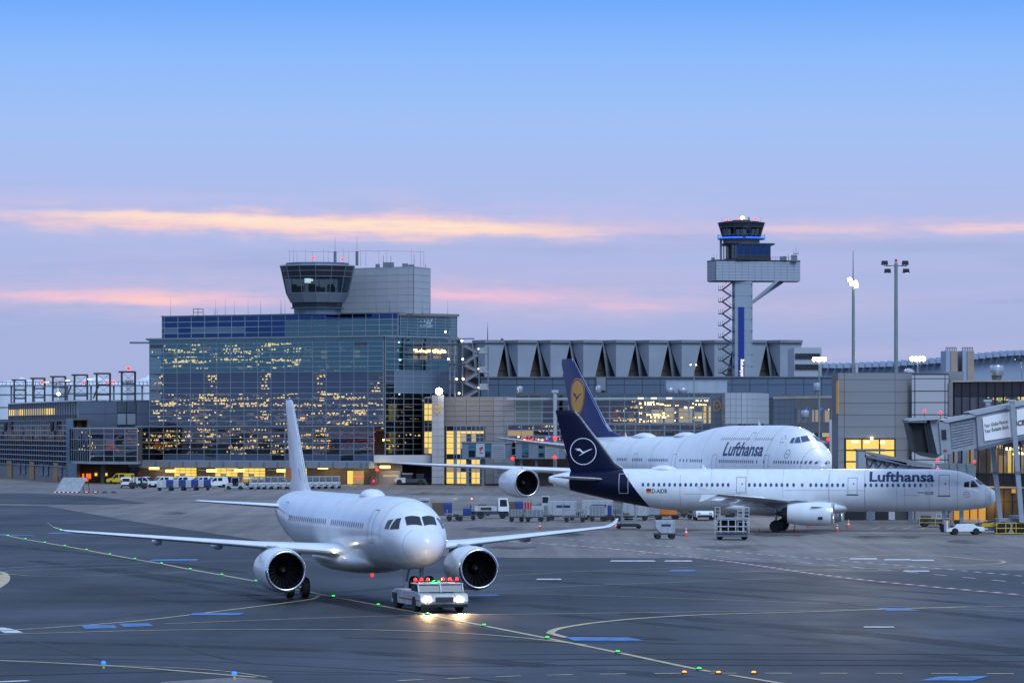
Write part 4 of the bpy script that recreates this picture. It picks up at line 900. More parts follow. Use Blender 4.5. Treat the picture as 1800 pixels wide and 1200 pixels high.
# ---- gate building with the ring emblem pillar
GB = thing('gate_building', 'grey panelled gate building with gold ring crane emblem on its pillar and lit yellow windows', 'building', (X_(830, 664), 670, 0))
WGB = Wall((X_(759, 664), 664.), (X_(905, 656), 656.))
g = MB(); WGB.slab(g, .1, WGB.L, 0, Z_(697, 660), -14, -.9); g.build('wall', 'interior', GB, w=True)
def panels(t, W, pxs, pys, m, D, off=0.0, name='cladding_panel', th=.1, gap=.03): facade(t, W, [W.u(p) for p in pxs], [Z_(p, D) for p in pys], lambda i, j: m, name, frame=False, off=off, th=th, gap=gap)
panels(GB, WGB, (781, 800, 820, 843, 868), (749, 740, 731, 722, 713, 705, 697), 'clad_beige', 661); panels(GB, WGB, (868, 886, 905), (850, 838, 826, 814, 801, 788, 775, 762, 749, 740, 731, 722, 713, 705, 697), 'clad_grey', 658)
panels(GB, WGB, (853, 868), (850, 835, 820, 805, 790, 775, 762, 749), 'clad_beige', 660)
pl = MB(); pl.prism([(X_(759, 662), 662.4), (X_(781, 662), 660.8), (X_(782, 666), 668), (X_(759, 666), 668)], 0, Z_(694, 662)); PIL = pl.build('pillar', 'clad_grey', GB, w=True)
WPI = Wall((X_(759, 662), 662.3), (X_(781, 662), 660.7)); panels(PIL, WPI, (759.5, 770, 780.6), (850, 838, 826, 814, 802, 790, 778, 766, 754, 742, 730, 718, 706, 694.5), 'clad_white', 662, .03)
def ring_sign(t, W, px, py, r, m='gold', off=.25):
    u = W.u(px); D = W.D(u); z = Z_(py, D); mb = MB(); vs, fs_ = crane2d(0, 0, r, rw=.13)
    n = len(vs); P = [W.P(u + a, z + b, off) for a, b in vs] + [W.P(u + a, z + b, off - .15) for a, b in vs]
    mb.add(P, fs_ + [tuple(n + i for i in reversed(f)) for f in fs_]); mb.build('crane_ring_sign', m, t, w=True)
ring_sign(GB, WPI, 769, 718, .92)
# lit stair strip left of the pillar
WS = Wall((X_(744, 666), 665.5), (X_(759, 664), 664.)); s_ = MB(); WS.slab(s_, 0, WS.L, zr(813), zr(697), -3, -.5); s_.build('stairwell_wall', 'interior_warm', GB, w=True)
facade(GB, WS, [WS.u(p) for p in (745, 752, 759)], [Z_(p, 664.5) for p in (797, 787, 778, 768, 758, 749, 739, 729, 718, 709, 699)], lambda i, j: 'lit_yellow' if j not in (4, 5, 9) and (i + j) % 5 else ('glass_dark' if j in (4, 5, 9) else 'lit_room'), 'stairwell_pane', .12, 'mullion', off=-.15)
# glazing of the gate
facade(GB, WGB, [WGB.u(p) for p in (785, 798, 803, 810, 820, 829, 837, 844, 851)], [Z_(p, 660) for p in (850, 840, 829, 816, 807, 798, 788, 778, 768, 762, 757, 748)],
       lambda i, j: 'glass_dark' if j in (10, 4) else ('clad_grey' if i == 1 else ('lit_yellow' if (j == 9 or (i in (0, 2) and j > 4) or (j in (0, 1, 3) and i in (0, 2, 3, 5, 6) and not (j == 2))) else ('lit_room' if j == 2 and i in (0, 2, 5, 6) else ('lit_pale' if j in (6, 7, 8) and i in (3, 5) else 'glass_dark')))), 'gate_pane', .1, 'mullion')
lamp_light('gate_lamp_glow', (X_(772, 650), 652, Z_(700, 652)), 1500, (1, .85, .6), .4, parent=GB)
# flood lamp on pillar
FLP = thing('flood_lamp', 'brightest floodlamp, on the pillar with the gold ring emblem', 'flood lamp', (X_(772, 661), 660.5, Z_(694, 660.5) - .05), 0, 'apron floodlights')
f = MB(); f.tube((0, 0, 0), (0, 0, .5), .1, .1); f.build('bracket', 'steel_dark', FLP); MB().box(-.7, .7, -.35, .3, .3, 1.1).build('lamp_housing', 'steel_dark', FLP); MB().lathe([(.62, 0), (.58, -.12), (.3, -.18)], (0, -.36, .7), 'y', 16).build('lamp_lens', 'lamp_star', FLP)
# ---- concourse
CO = thing('concourse_building', 'low glazed concourse behind the parked airliners with lit lounge windows', 'building', (X_(1080, 650), 660, 0))
WCO = Wall((X_(905, 656), 656.), (X_(1250, 646), 646.))
zq = lambda py: Z_(py, 651)
g = MB(); WCO.slab(g, 0, WCO.L, 0, zq(693), -30, -5); WCO.slab(g, 0, WCO.L, zq(745.5), zq(744), -5, -.1); WCO.slab(g, 0, WCO.L, zq(694), zq(691), -30, .4); g.build('wall', 'interior', CO, w=True)
def fnC(i, j):
    if i < 2: return 'clad_green' if j < 4 else 'glass_dark'
    return ('glass_clear' if i >= 9 and j < 4 else 'glass_dark') if j < 4 else 'glass_teal'
mat('clad_green', (.13, .16, .15), .35, var=.1)
facade(CO, WCO, [WCO.u(p) for p in (906, 930, 953, 977, 1000, 1024, 1048, 1072, 1098, 1123, 1136, 1160, 1185, 1211, 1235, 1250)], [zq(p) for p in (744, 735, 724, 714, 703, 694)], fnC, 'window_pane', .14, 'steel_light')
facade(CO, WCO, [WCO.u(p) for p in (893, 917, 938, 965, 985, 1010, 1040, 1070, 1082, 1100, 1117, 1143, 1169, 1196, 1222, 1235, 1250)], [zq(p) for p in (800, 787, 776, 766, 756, 746)], lambda i, j: ('lit_room' if j == 3 and i in (0, 1) else ('glass_clear' if j == 2 and i < 4 else 'glass_dark')), 'lower_pane', .14, 'mullion', off=.15)
glow_spots(CO, WCO, scatter(WCO, 40, 1070, 1240, 705, 742, 650, .4, 1.2), 'lamp_glint_warm', off=-2.0); glow_spots(CO, WCO, scatter(WCO, 26, 908, 1060, 748, 775, 652, .4, 1.0), 'lamp_glint_warm', off=-.8); glow_spots(CO, WCO, scatter(WCO, 12, 893, 985, 748, 778, 652, .3, .8), 'red_lamp', off=-.6)
glow_spots(CO, WCO, scatter(WCO, 30, 1070, 1240, 747, 765, 650, .3, .8), 'lamp_glint_dim', off=-.6)
for a in ((1138, 1158, 720, 743), (1161, 1178, 716, 743), (1186, 1210, 717, 742), (1213, 1230, 724, 740), (1096, 1108, 726, 743), (1060, 1072, 727, 737), (1236, 1249, 714, 744)): room(WCO, CO, *a, random.choice(('lit_pale', 'lit_room')), -3.0)
facade(CO, WCO, [WCO.u(p) for p in (1236, 1241, 1245, 1249)], [zq(p) for p in (744, 737, 730, 723, 714)], lambda i, j: 'lit_yellow' if i != 1 else 'clad_grey', 'stairwell_pane', frame=False, off=-.3)
room(WCO, CO, 1078, 1085, 725, 733.5, 'sign_red', -.5, 'red_sign'); room(WCO, CO, 958, 964, 765, 771, 'blue_spot', -.4, 'blue_sign')
tb_ = MB(); WCO.slab(tb_, WCO.u(895), WCO.L, zq(702), zq(698.5), .8, 1.5); tb_.build('roof_tube', 'clad_white', CO, w=True)
tb_ = MB(); 
for a in (1125, 1148, 1175): WCO.slab(tb_, WCO.u(a), WCO.u(a + 10), zq(701), zq(698.8), 1.5, 1.56)
tb_.build('tube_lamps', 'bulb_white', CO, w=True)
po = MB(); P = WCO.P(WCO.u(981), 0, 2.0); po.tube((P.x, P.y, 0), (P.x, P.y, zq(688)), .35, .35, 10); po.box(P.x - .6, P.x + .6, P.y - .5, P.y + .5, zq(690), zq(685)); po.build('post', 'clad_white', CO, w=True)
for px, py in ((906, 774), (975.5, 770.5), (901, 805), (975, 803)): MB().lathe([(.05, -.3), (.34, 0), (.05, .3)], (X_(px, 640), 640, Z_(py, 640)), n=10).build('red_obstruction_lamp', 'red_lamp', CO, w=True, smooth='all')
# dark parapet block behind, silver plant box and vents
PB = thing('plant_block', 'long dark blue grey clad roof block below the folded roof hall', 'building', (X_(1165, 720), 725, 0))
WPB = Wall((X_(845, 712), 712.), (X_(1476, 704), 704.))
g = MB(); WPB.slab(g, 0, WPB.L, 0, Z_(662, 708), -26, -.06); PW = g.build('wall', 'clad_dark', PB, w=True)
panels(PB, WPB, [845 + 31.55 * k for k in range(21)], (700, 676, 664), 'clad_blue', 708, .02, 'cladding_panel', .1, .05)
g = MB(); WPB.slab(g, 0, WPB.L, Z_(664, 708), Z_(661.5, 708), -1, .3); g.build('coping', 'steel_grey', PB, w=True)
MB().box(X_(1048, 711), X_(1064, 711), 708.6, 709.4, Z_(686, 711), Z_(664.5, 711)).build('access_panel', 'clad_grey', PB, w=True)
SB = thing('silver_plant_box', 'silver metal clad plant box on the concourse roof', 'plant box', (X_(1223, 668), 668, zq(691)))
MB().box(X_(1170, 668), X_(1277, 668), 666, 673, zq(691), Z_(670, 668)).build('body', 'alu', SB, w=True); MB().box(X_(1168.5, 668), X_(1278, 668), 665.8, 673.2, Z_(670, 668), Z_(668.6, 668)).build('lid', 'steel_light', SB, w=True)
for k in range(6): MB().box(X_(1172 + 17.5 * k, 668), X_(1188.6 + 17.5 * k, 668), 665.9, 666, zq(690), Z_(671, 668)).build('panel', 'alu', SB, w=True)
def vent(px, py0, py1, D, r, label, base=.5):
    x, y = X_(px, D), D; z0, z1 = Z_(py1, D), Z_(py0, D); t = thing('roof_vent', label, 'roof vent', (x, y, z0), 0, 'roof vents'); h = z1 - z0
    MB().lathe([(r * .7, -h * .5), (r * .75, 0), (r * .8, .05)], (0, 0, 0), n=16).build('neck', 'steel_grey', t, smooth=True); MB().lathe([(r * .95, 0), (r, .06), (r, h - .08), (r * .96, h)], (0, 0, 0), n=20).build('cowl', 'alu', t, smooth=True)
vent(913, 679, 691, 664, .6, 'small metal roof vent above the grey gate panels'); vent(1051.5, 678, 690, 664, .55, 'small metal roof vent right of the jumbo tail fin')
vent(1178, 682, 691, 660, .75, 'left of two wide metal vents beside silver plant box'); vent(1200, 682, 691, 660, .8, 'right of two wide metal vents beside silver plant box')
vent(1436, 673, 686, 560, .5, 'metal vent on the roof left of the flood mast pole'); vent(1415, 721, 733, 520, .55, 'low metal vent in front of the lit lounge windows right of the curved wall'); vent(1752, 642, 660, 425, .78, 'large shiny metal vent on the dark glass pier roof')
# ---- emblem wall and curved wall
EW = thing('emblem_wall', 'narrow blue grey panelled wall with round gold crane emblem', 'wall', (X_(1262, 640), 641, 0))
WE = Wall((X_(1250, 642), 642.), (X_(1276, 639), 639.)); g = MB(); WE.slab(g, .02, WE.L, 0, Z_(690.5, 640), -8, -.06); g.build('wall', 'clad_blue', EW, w=True)
panels(EW, WE, (1250, 1259, 1267.5, 1276), (780, 769, 758, 747, 736, 725, 714, 702, 691), 'clad_steelblue', 640, 0); ring_sign(EW, WE, 1262, 713, .98)
CW = thing('curved_stair_drum', 'curved white panelled stair drum beside the gold emblem wall', 'building', (X_(1317, 630), 632, 0))
nn = 18; arc = []
for k in range(nn + 1):
    px = 1275 + (1360 - 1275) * k / nn; tt = (k / nn - .45) / .55; arc.append((X_(px, 628), 628 + 9 * max(0, tt + .2) ** 2 + .6 * min(0, tt) ** 2))
g = MB(); g.prism(arc + [(arc[-1][0], 645), (arc[0][0], 645)], 0, Z_(690, 628) - .05); g.build('wall', 'clad_grey', CW, w=True)
pys = (745, 734.5, 723.5, 712.5, 701, 690)
for a, b in zip(arc[0:-1:2], arc[2::2]):
    Wq = Wall((a[0], a[1] - .05), (b[0], b[1] - .05))
    for j in range(5): Wq.piece('cladding_panel', 'clad_white', CW, 0, Wq.L, Z_(pys[j], 628), Z_(pys[j + 1], 628), .04, .1, gap=.02)
Wd = Wall((X_(1280, 626), 626.4), (X_(1346, 626), 626.4))
for a in frange(1298, 1336, 5)[:-1] + [1337]: Wd.piece('strip_window', 'glass_dark', CW, Wd.u(a), Wd.u(a + 6.6), Z_(750, 626), Z_(744.5, 626), 0, .06)
LW = thing('lounge_block', 'beige panelled block with a row of lit lounge windows right of the curved wall', 'building', (X_(1420, 600), 605, 0))
WLo = Wall((X_(1360, 612), 612.), (X_(1476, 596), 596.)); g = MB(); WLo.slab(g, 0, WLo.L, 0, Z_(697, 604), -20, -5); WLo.slab(g, 0, WLo.L, Z_(700, 604), Z_(696, 604), -20, .1); g.build('wall', 'interior_warm', LW, w=True)
panels(LW, WLo, (1360, 1370, 1380, 1390, 1397), (770, 758, 747, 736, 725, 714, 703, 694.5), 'clad_steelblue', 608); panels(LW, WLo, (1397, 1407, 1436, 1465, 1474), (717.5, 697), 'clad_beige', 600); panels(LW, WLo, (1397, 1420, 1451, 1474), (760, 743.5), 'clad_beige', 600); panels(LW, WLo, (1397, 1420, 1451, 1474), (790, 775, 768), 'clad_beige', 600)
facade(LW, WLo, [WLo.u(p) for p in (1399, 1408, 1420, 1432, 1445, 1459, 1474)], [Z_(p, 600) for p in (743, 718)], lambda i, j: 'glass_clear', 'window_pane', .1, 'steel_grey')
facade(LW, WLo, [WLo.u(p) for p in (1420, 1432, 1445, 1459, 1474)], [Z_(p, 600) for p in (768, 760)], lambda i, j: 'lit_pale' if i != 1 else 'glass_dark', 'lower_pane', .1, 'steel_grey')
for a in ((1400, 1412, 720, 741), (1422, 1430, 721, 741), (1440, 1450, 720, 738), (1455, 1472, 719, 742)): room(WLo, LW, *a, 'lit_pale', -3.2)
glow_spots(LW, WLo, [(WLo.u(1455), Z_(719.5, 600), 3), (WLo.u(1461), Z_(720, 600), 1), (WLo.u(1443), Z_(720, 600), .8)], 'bulb_white', off=-1.4); glow_spots(LW, WLo, [(WLo.u(1406), Z_(720, 600), 1), (WLo.u(1430), Z_(720, 600), 2)], 'blue_spot', off=-1.2)
# ---- folded roof hall
FH = thing('folded_roof_hall', 'grey hall with zigzag folded concrete front and triangular openings', 'building', (X_(1100, 1130), 1130, 0))
DF = 1120.; fx = lambda px, D=DF: X_(px, D); fzz = lambda py: Z_(py, DF)
g = MB(); g.box(fx(800), fx(1400), DF + 9, DF + 60, 0, fzz(601)); g.build('hall_body', 'clad_dark', FH, w=True)
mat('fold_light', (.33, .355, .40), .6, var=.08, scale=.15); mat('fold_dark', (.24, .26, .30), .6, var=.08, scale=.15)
apex = [830.5 + 57.6 * k for k in range(11)]
for k, a in enumerate(apex[:-1]):
    b = apex[k + 1]; crease = a + 22; last = k == len(apex) - 2
    yt, yb = 602., 664.
    TL, TC, TR = (fx(a), DF + 4, fzz(yt)), (fx(crease), DF - 1.5, fzz(yt)), (fx(b - 1), DF + 1.0, fzz(yt))
    BL, BC, BR = (fx(a + 21.5, DF), DF + 4, fzz(yb)), (fx(a + 22), DF - .5, fzz(yb)), (fx(b - 15), DF + 1, fzz(yb))
    if last: BR = (fx(b - 8), DF + 1, fzz(yb)); TR = (fx(b + 4), DF + 1, fzz(yt))
    p = MB(); p.add([TL, TC, BC, BL], [(0, 1, 2, 3)]); p.add([TC, TR, BR, BC], [(0, 1, 2, 3)])
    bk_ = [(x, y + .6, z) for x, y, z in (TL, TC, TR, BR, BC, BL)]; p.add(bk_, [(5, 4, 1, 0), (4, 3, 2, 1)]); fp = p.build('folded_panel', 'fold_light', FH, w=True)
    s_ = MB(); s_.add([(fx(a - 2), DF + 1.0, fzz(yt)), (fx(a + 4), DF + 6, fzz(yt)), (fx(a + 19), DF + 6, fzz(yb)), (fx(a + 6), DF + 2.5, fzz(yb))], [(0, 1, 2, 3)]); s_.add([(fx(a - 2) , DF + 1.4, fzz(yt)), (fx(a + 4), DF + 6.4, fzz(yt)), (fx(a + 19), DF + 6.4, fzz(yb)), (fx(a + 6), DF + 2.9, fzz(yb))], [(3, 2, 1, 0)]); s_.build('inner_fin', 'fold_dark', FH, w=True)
    w_ = MB(); w_.add([(fx(a - 15), DF + 5, fzz(yb)), (fx(a + 6), DF + 5, fzz(yb)), (fx(a - 6), DF + 5, fzz(626))], [(0, 1, 2)]); w_.add([(fx(a - 15), DF + 5.3, fzz(yb)), (fx(a + 6), DF + 5.3, fzz(yb)), (fx(a - 6), DF + 5.3, fzz(626))], [(2, 1, 0)]); w_.build('timber_infill', 'wood_brown', FH, w=True)
    MB().box(fx(a - 13), fx(a + 4), DF + 4.8, DF + 5, fzz(651), fzz(649.8)).build('infill_rail', 'steel_dark', FH, w=True)
    c_ = MB(); zt0, zt1 = fzz(602.5), fzz(597.5 + .0); c_.prism([(fx(a - 1), DF + 3.2), (fx(crease), DF - 2.2), ((fx(b - 1) if not last else fx(b + 4.5)), DF + .3), ((fx(b - 1) if not last else fx(b + 4.5)), DF + 12), (fx(a - 1), DF + 12)], zt0, zt1); c_.build('roof_coping', 'roof_grey', FH, w=True)
lw = MB(); lw.add([(fx(845), DF + .3, fzz(664)), (fx(1400), DF + .3, fzz(664)), (fx(1400), DF + .3, fzz(658)), (fx(845), DF + .3, fzz(658))], [(0, 1, 2, 3)]) if False else None
o = MB(); mast(o, fx(857), DF + 5, fzz(598), fzz(575), .18); mast(o, fx(857), DF + 5, fzz(576), fzz(566), .07); o.build('roof_mast', 'steel_dark', FH, w=True)
o = MB(); o.box(fx(880), fx(885), DF + 4, DF + 5, fzz(598), fzz(594.5)); mast(o, fx(882), DF + 5, fzz(595), fzz(591), .08); o.build('roof_camera', 'steel_dark', FH, w=True)
# ---- control tower
DT = 1050.; TW = thing('control_tower', 'tall airport control tower with wide platform, blue ring light and outside zigzag stair', 'control tower', (X_(1305, DT), DT, 0))
tx = lambda px, D=DT: X_(px, D); tz = lambda py: Z_(py, DT)
mat('tower_conc', (.30, .34, .38), .65, var=.12, scale=.12); mat('tower_panel', (.34, .37, .42), .5, var=.06, scale=.2); mat('tower_blue', (.006, .03, .26), .4, var=.05)
s_ = MB(); w_ = tx(1322) - tx(1288); x0_ = tx(1288)
s_.prism([(x0_ + .5, DT - 2.7), (x0_ + w_ - .5, DT - 2.7), (x0_ + w_, DT - 2), (x0_ + w_, DT + 3), (x0_, DT + 3), (x0_, DT - 2)], 0, tz(494.5)); SH = s_.build('shaft', 'tower_conc', TW, w=True)
for k in range(8): MB().box(x0_ - .03, x0_ + w_ + .03, DT - 2.74, DT + 3.03, tz(500 + 20.5 * k), tz(500 + 20.5 * k) + .07).build('shaft_joint', 'clad_grey', SH, w=True)
MB().box(tx(1297), tx(1307), DT - 3.0, DT - 2.6, 2, tz(540)).build('blue_stripe', 'tower_blue', SH, w=True)
vs, fs_ = text2d('Flugsicherung', None, 1.0, .03); Lt = max(v[0] for v in vs); kx = 1.28; top = tz(631.5)
o = MB(); o.add([(tx(1307.2) - b * 1.35, DT - 3.06, top - (Lt - a) * 1.22 / 1.0) for a, b in vs], fs_); o.build('illuminated_lettering', 'sign_white', SH, w=True)
WT1, WT2 = Wall((tx(1244), DT + 3.), (tx(1258.5), DT - 5.)), Wall((tx(1258.5), DT - 5.), (tx(1407), DT + 1.))
p = MB(); p.prism([(tx(1244), DT + 3), (tx(1258.5), DT - 4.9), (tx(1407) - .05, DT + 1), (tx(1405), DT + 9), (tx(1250), DT + 9)], tz(494), tz(459.5)); PL = p.build('platform', 'clad_grey', TW, w=True)
zz = [tz(p_) for p_ in (494, 489, 484, 479, 474, 469, 464, 460)]
facade(PL, WT1, [WT1.u(p_) for p_ in (1244.4, 1251.5, 1258.4)], zz, lambda i, j: 'tower_panel', 'platform_panel', frame=False, off=.06, th=.14, gap=.025); facade(PL, WT2, [WT2.u(p_) for p_ in frange(1258.6, 1406.6, 13)], zz, lambda i, j: 'tower_panel', 'platform_panel', frame=False, off=.06, th=.14, gap=.025)
p = MB(); p.prism([(tx(1243.6), DT + 3), (tx(1258.5), DT - 5.3), (tx(1407.4), DT + .8), (tx(1405.4), DT + 9), (tx(1250), DT + 9)], tz(459.5), tz(457.6)); p.build('platform_roof', 'steel_dark', PL, w=True)
for a, b in ((1366, -3.0), (1377, 4.0)): MB().bar((tx(1321.5), DT + b * .3, tz(532)), (tx(a), DT + b, tz(494)), .7, .8).build('strut', 'tower_panel', TW, w=True)
ur = MB(); ur.prism([(tx(1272), DT + 1), (tx(1295), DT - 4.5), (tx(1354), DT - 1.5), (tx(1352), DT + 6), (tx(1275), DT + 6)], tz(457.6), tz(455)); UR = ur.build('lounge_floor', 'steel_dark', TW, w=True)
WU1, WU2 = Wall((tx(1272), DT + 1.), (tx(1295.5), DT - 4.5)), Wall((tx(1295.5), DT - 4.5), (tx(1354), DT - 1.5))
facade(UR, WU1, [WU1.u(p_) for p_ in frange(1272, 1295.4, 5)], [tz(456), tz(431)], lambda i, j: 'glass_clear' if i in (0, 3) else 'glass_blue', 'lounge_pane', .18, 'steel_dark'); facade(UR, WU2, [WU2.u(p_) for p_ in frange(1295.6, 1354, 5)], [tz(456), tz(449.5), tz(431)], lambda i, j: 'glass_deep' if j else 'van_glass', 'lounge_pane', .18, 'steel_dark')
c_ = MB(); c_.prism([(tx(1284), DT + 0), (tx(1300), DT - 3), (tx(1344), DT - .5), (tx(1340), DT + 5), (tx(1284), DT + 5)], tz(456), tz(431)); c_.build('lounge_core', 'clad_dark', UR, w=True)
r_ = MB(); r_.prism([(tx(1269), DT + 1), (tx(1296), DT - 5.3), (tx(1361), DT - 2), (tx(1356), DT + 7), (tx(1273), DT + 7)], tz(431), tz(428.2)); r_.build('lounge_roof', 'steel_dark', UR, w=True)
MB().box(tx(1265), tx(1269), DT - 1, DT, tz(457.6), tz(421)).build('duct', 'steel_grey', TW, w=True)
tcn = (tx(1303.5), DT + 1.0); NT = 16
CB = MB().prism(ngon(tcn, 5.2, NT), tz(428), tz(417.5)).build('tower_cab', 'clad_grey', TW, w=True)
tl = [(5.35, tz(417)), (6.15, tz(400)), (6.5, tz(393))]
ring_panes('cab_pane', 'glass_cab', tl[0][0], tl[0][1], tl[1][0], tl[1][1], CB, tcn, NT, .06); ring_panes('cab_fascia', 'steel_dark', tl[1][0], tl[1][1], tl[2][0], tl[2][1], CB, tcn, NT, .2); ring_frame('cab_frame', 'steel_dark', tl, CB, tcn, NT, .22, tl[:2])
ring_panes('cab_column', 'black', 5.6, tz(416), 6.0, tz(400), CB, tcn, 8, .05, .22); c_ = MB(); c_.prism(ngon(tcn, 5.0, NT), tz(417.5), tz(413.5)); c_.prism(ngon(tcn, 6.05, NT), tz(400.5), tz(399.5)); c_.build('cab_desks', 'black', CB, w=True)
c_ = MB(); c_.prism(ngon(tcn, 6.75, NT), tz(393), tz(391.2)); c_.prism(ngon(tcn, 5.2, NT), tz(391.2), tz(389.4)); c_.prism(ngon(tcn, 2.6, NT), tz(389.4), tz(387)); c_.build('cab_roof', 'steel_dark', CB, w=True)
gl = MB(); gl.prism(ngon(tcn, 6.75, NT), tz(421), tz(419.6)); gl.build('gallery', 'steel_grey', CB, w=True)
nr = MB()
for k in range(NT):
    a, b = 2 * math.pi * k / NT, 2 * math.pi * (k + 1) / NT
    if k == 0: a += .12
    nr.bar((tcn[0] + 6.8 * math.sin(a), tcn[1] - 6.8 * math.cos(a), tz(418.6)), (tcn[0] + 6.8 * math.sin(b), tcn[1] - 6.8 * math.cos(b), tz(418.6)), .14, .30)
nr.build('blue_ring_light', 'blue_neon', CB, w=True)
rl = MB()
for k in range(NT * 2):
    a, b = math.pi * k / NT, math.pi * (k + 1) / NT; rl.tube((tcn[0] + 6.75 * math.sin(a), tcn[1] - 6.75 * math.cos(a), tz(418)), (tcn[0] + 6.75 * math.sin(a), tcn[1] - 6.75 * math.cos(a), tz(413)), .035, .035, 4); rl.tube((tcn[0] + 6.75 * math.sin(a), tcn[1] - 6.75 * math.cos(a), tz(413)), (tcn[0] + 6.75 * math.sin(b), tcn[1] - 6.75 * math.cos(b), tz(413)), .035, .035, 4)
rl.build('gallery_rail', 'steel_grey', CB, w=True)
for px, py, m, r in ((1278.5, 388, 'red_lamp', .3), (1299, 385.5, 'red_lamp', .25), (1304.5, 383, 'lamp_star', .45), (1328, 385, 'red_lamp', .3)): MB().lathe([(.05, -r), (r, -r * .3), (r, r * .3), (.05, r)], (tx(px), DT - 1, tz(py)), n=10).build('roof_beacon', m, CB, w=True, smooth='all')
for px, p0, p1 in ((1316, 389, 381.5),): MB().tube((tx(px), DT, tz(p0)), (tx(px), DT, tz(p1)), .35, .2).build('roof_radar', 'steel_dark', CB, w=True)
for px, p0, p1, r in ((1269, 391, 383, .04), (1284, 391, 382, .04), (1337, 391, 382, .04), (1254, 457, 447, .05), (1260, 457, 446, .05), (1386, 459, 446, .07), (1399, 448, 435, .06), (1395, 448, 440, .05), (1403, 448, 440, .05)): o = MB(); mast(o, tx(px), DT, tz(p0), tz(p1), r); o.build('antenna', 'steel_dark', TW, w=True)
for a, b, p0, p1 in ((1250.5, 1256.5, 453, 459.5), (1391, 1401, 448.5, 459.5), (1371, 1376, 451, 458), (1377, 1382, 450.5, 458), (1395, 1403.4, 445.3, 445.9)): MB().box(tx(a), tx(b), DT - .8, DT + 1, tz(p1), tz(p0)).build('roof_unit', 'steel_grey', TW, w=True)
rl = MB()
for px in frange(1354, 1390, 9): rl.tube((tx(px), DT - 2, tz(458)), (tx(px), DT - 2, tz(452.5)), .04, .04, 4)
rl.tube((tx(1354), DT - 2, tz(452.5)), (tx(1390), DT - 2, tz(452.5)), .04, .04, 4); rl.build('roof_rail', 'steel_grey', TW, w=True)
pts = [(1286, 497)]; y = 510
for k in range(16): pts.append(((1269, 1284)[k % 2] if k else 1269, y)); y += 10.35
for a, b in zip(pts[:-1], pts[1:]):
    if b[1] > 668: break
    f = MB(); f.bar((tx(a[0]), DT - 2, tz(a[1])), (tx(b[0]), DT - 2, tz(b[1])), .9, .42); f.bar((tx(a[0]), DT - 2.4, tz(a[1]) + 1.1), (tx(b[0]), DT - 2.4, tz(b[1]) + 1.1), .06, .06); f.build('stair_flight', 'steel_dark', TW, w=True)
    ld = MB(); xo = -7 if b[0] < 1275 else 5; ld.box(min(tx(b[0]), tx(b[0] + xo)), max(tx(b[0]), tx(b[0] + xo)), DT - 2.6, DT - 1.2, tz(b[1]) - .2, tz(b[1]) + .05)
    for q_ in (0, .5, 1): xx = tx(b[0]) + (tx(b[0] + xo) - tx(b[0])) * q_; ld.tube((xx, DT - 2.5, tz(b[1])), (xx, DT - 2.5, tz(b[1]) + 1.15), .05, .05, 4)
    ld.build('stair_landing', 'steel_dark', TW, w=True)
    if b[0] > 1275: MB().box(tx(1282), tx(1283), DT - 2.9, DT - 2.7, tz(b[1] + 1.8), tz(b[1] + .8)).build('stair_lamp', 'blue_spot', TW, w=True)
# ---- far buildings behind, right
FB = thing('far_office_block', 'pale far office block with two dark window bands beside the control tower', 'building', (X_(1437, 940), 940, 0))
MB().box(X_(1395, 940), X_(1443, 940), 938, 960, 0, Z_(611, 940)).build('wall', 'clad_white', FB, w=True)
for a, b, n_ in ((621, 630, 6), (640, 649, 6)):
    for k in range(n_): MB().box(X_(1398 + 7.3 * k, 938), X_(1404.6 + 7.3 * k, 938), 937.6, 937.95, Z_(b, 938), Z_(a, 938)).build('window', 'van_glass', FB, w=True)
FR = thing('saw_roof_terminal', 'long pale blue terminal hall with saw tooth roof edge far behind on the right', 'building', (X_(1620, 980), 980, 0))
rp = [(1405, 636), (1470, 637), (1560, 634), (1660, 627), (1720, 620), (1770, 615), (1850, 612)]
b_ = MB(); n_ = len(rp); b_.add([(X_(p_[0], 980), 980, Z_(p_[1] + 10, 980)) for p_ in rp] + [(X_(p_[0], 980), 980, 0) for p_ in rp] + [(X_(p_[0], 1000), 1005, Z_(p_[1] + 8, 1000)) for p_ in rp], [(i, i + 1, n_ + i + 1, n_ + i) for i in range(n_ - 1)] + [(i + 1, i, 2 * n_ + i, 2 * n_ + i + 1) for i in range(n_ - 1)])
mat('far_blue', (.30, .36, .46), .6, var=.06, scale=.05); b_.build('wall', 'far_blue', FR, w=True)
px = 1408.
while px < 1840:
    i = max(j for j in range(n_ - 1) if rp[j][0] <= px); u = (px - rp[i][0]) / (rp[i + 1][0] - rp[i][0]); y0 = lerp_(rp[i][1], rp[i + 1][1], u) if False else rp[i][1] + (rp[i + 1][1] - rp[i][1]) * u
    q_ = MB(); q_.loft([[(X_(px, 978), 977, Z_(y0 + 10, 978)), (X_(px + 11, 978), 977, Z_(y0 + 10, 978)), (X_(px + 9, 978), 977, Z_(y0 + 3.5, 978)), (X_(px + 3, 978), 977, Z_(y0 + 3.5, 978))], [(X_(px + 1, 978), 1000, Z_(y0 + 4, 978)), (X_(px + 12, 978), 1000, Z_(y0 + 4, 978)), (X_(px + 10, 978), 1000, Z_(y0 - 2, 978)), (X_(px + 4, 978), 1000, Z_(y0 - 2, 978))]]); q_.build('roof_tooth', 'far_blue', FR, w=True); px += 12.5
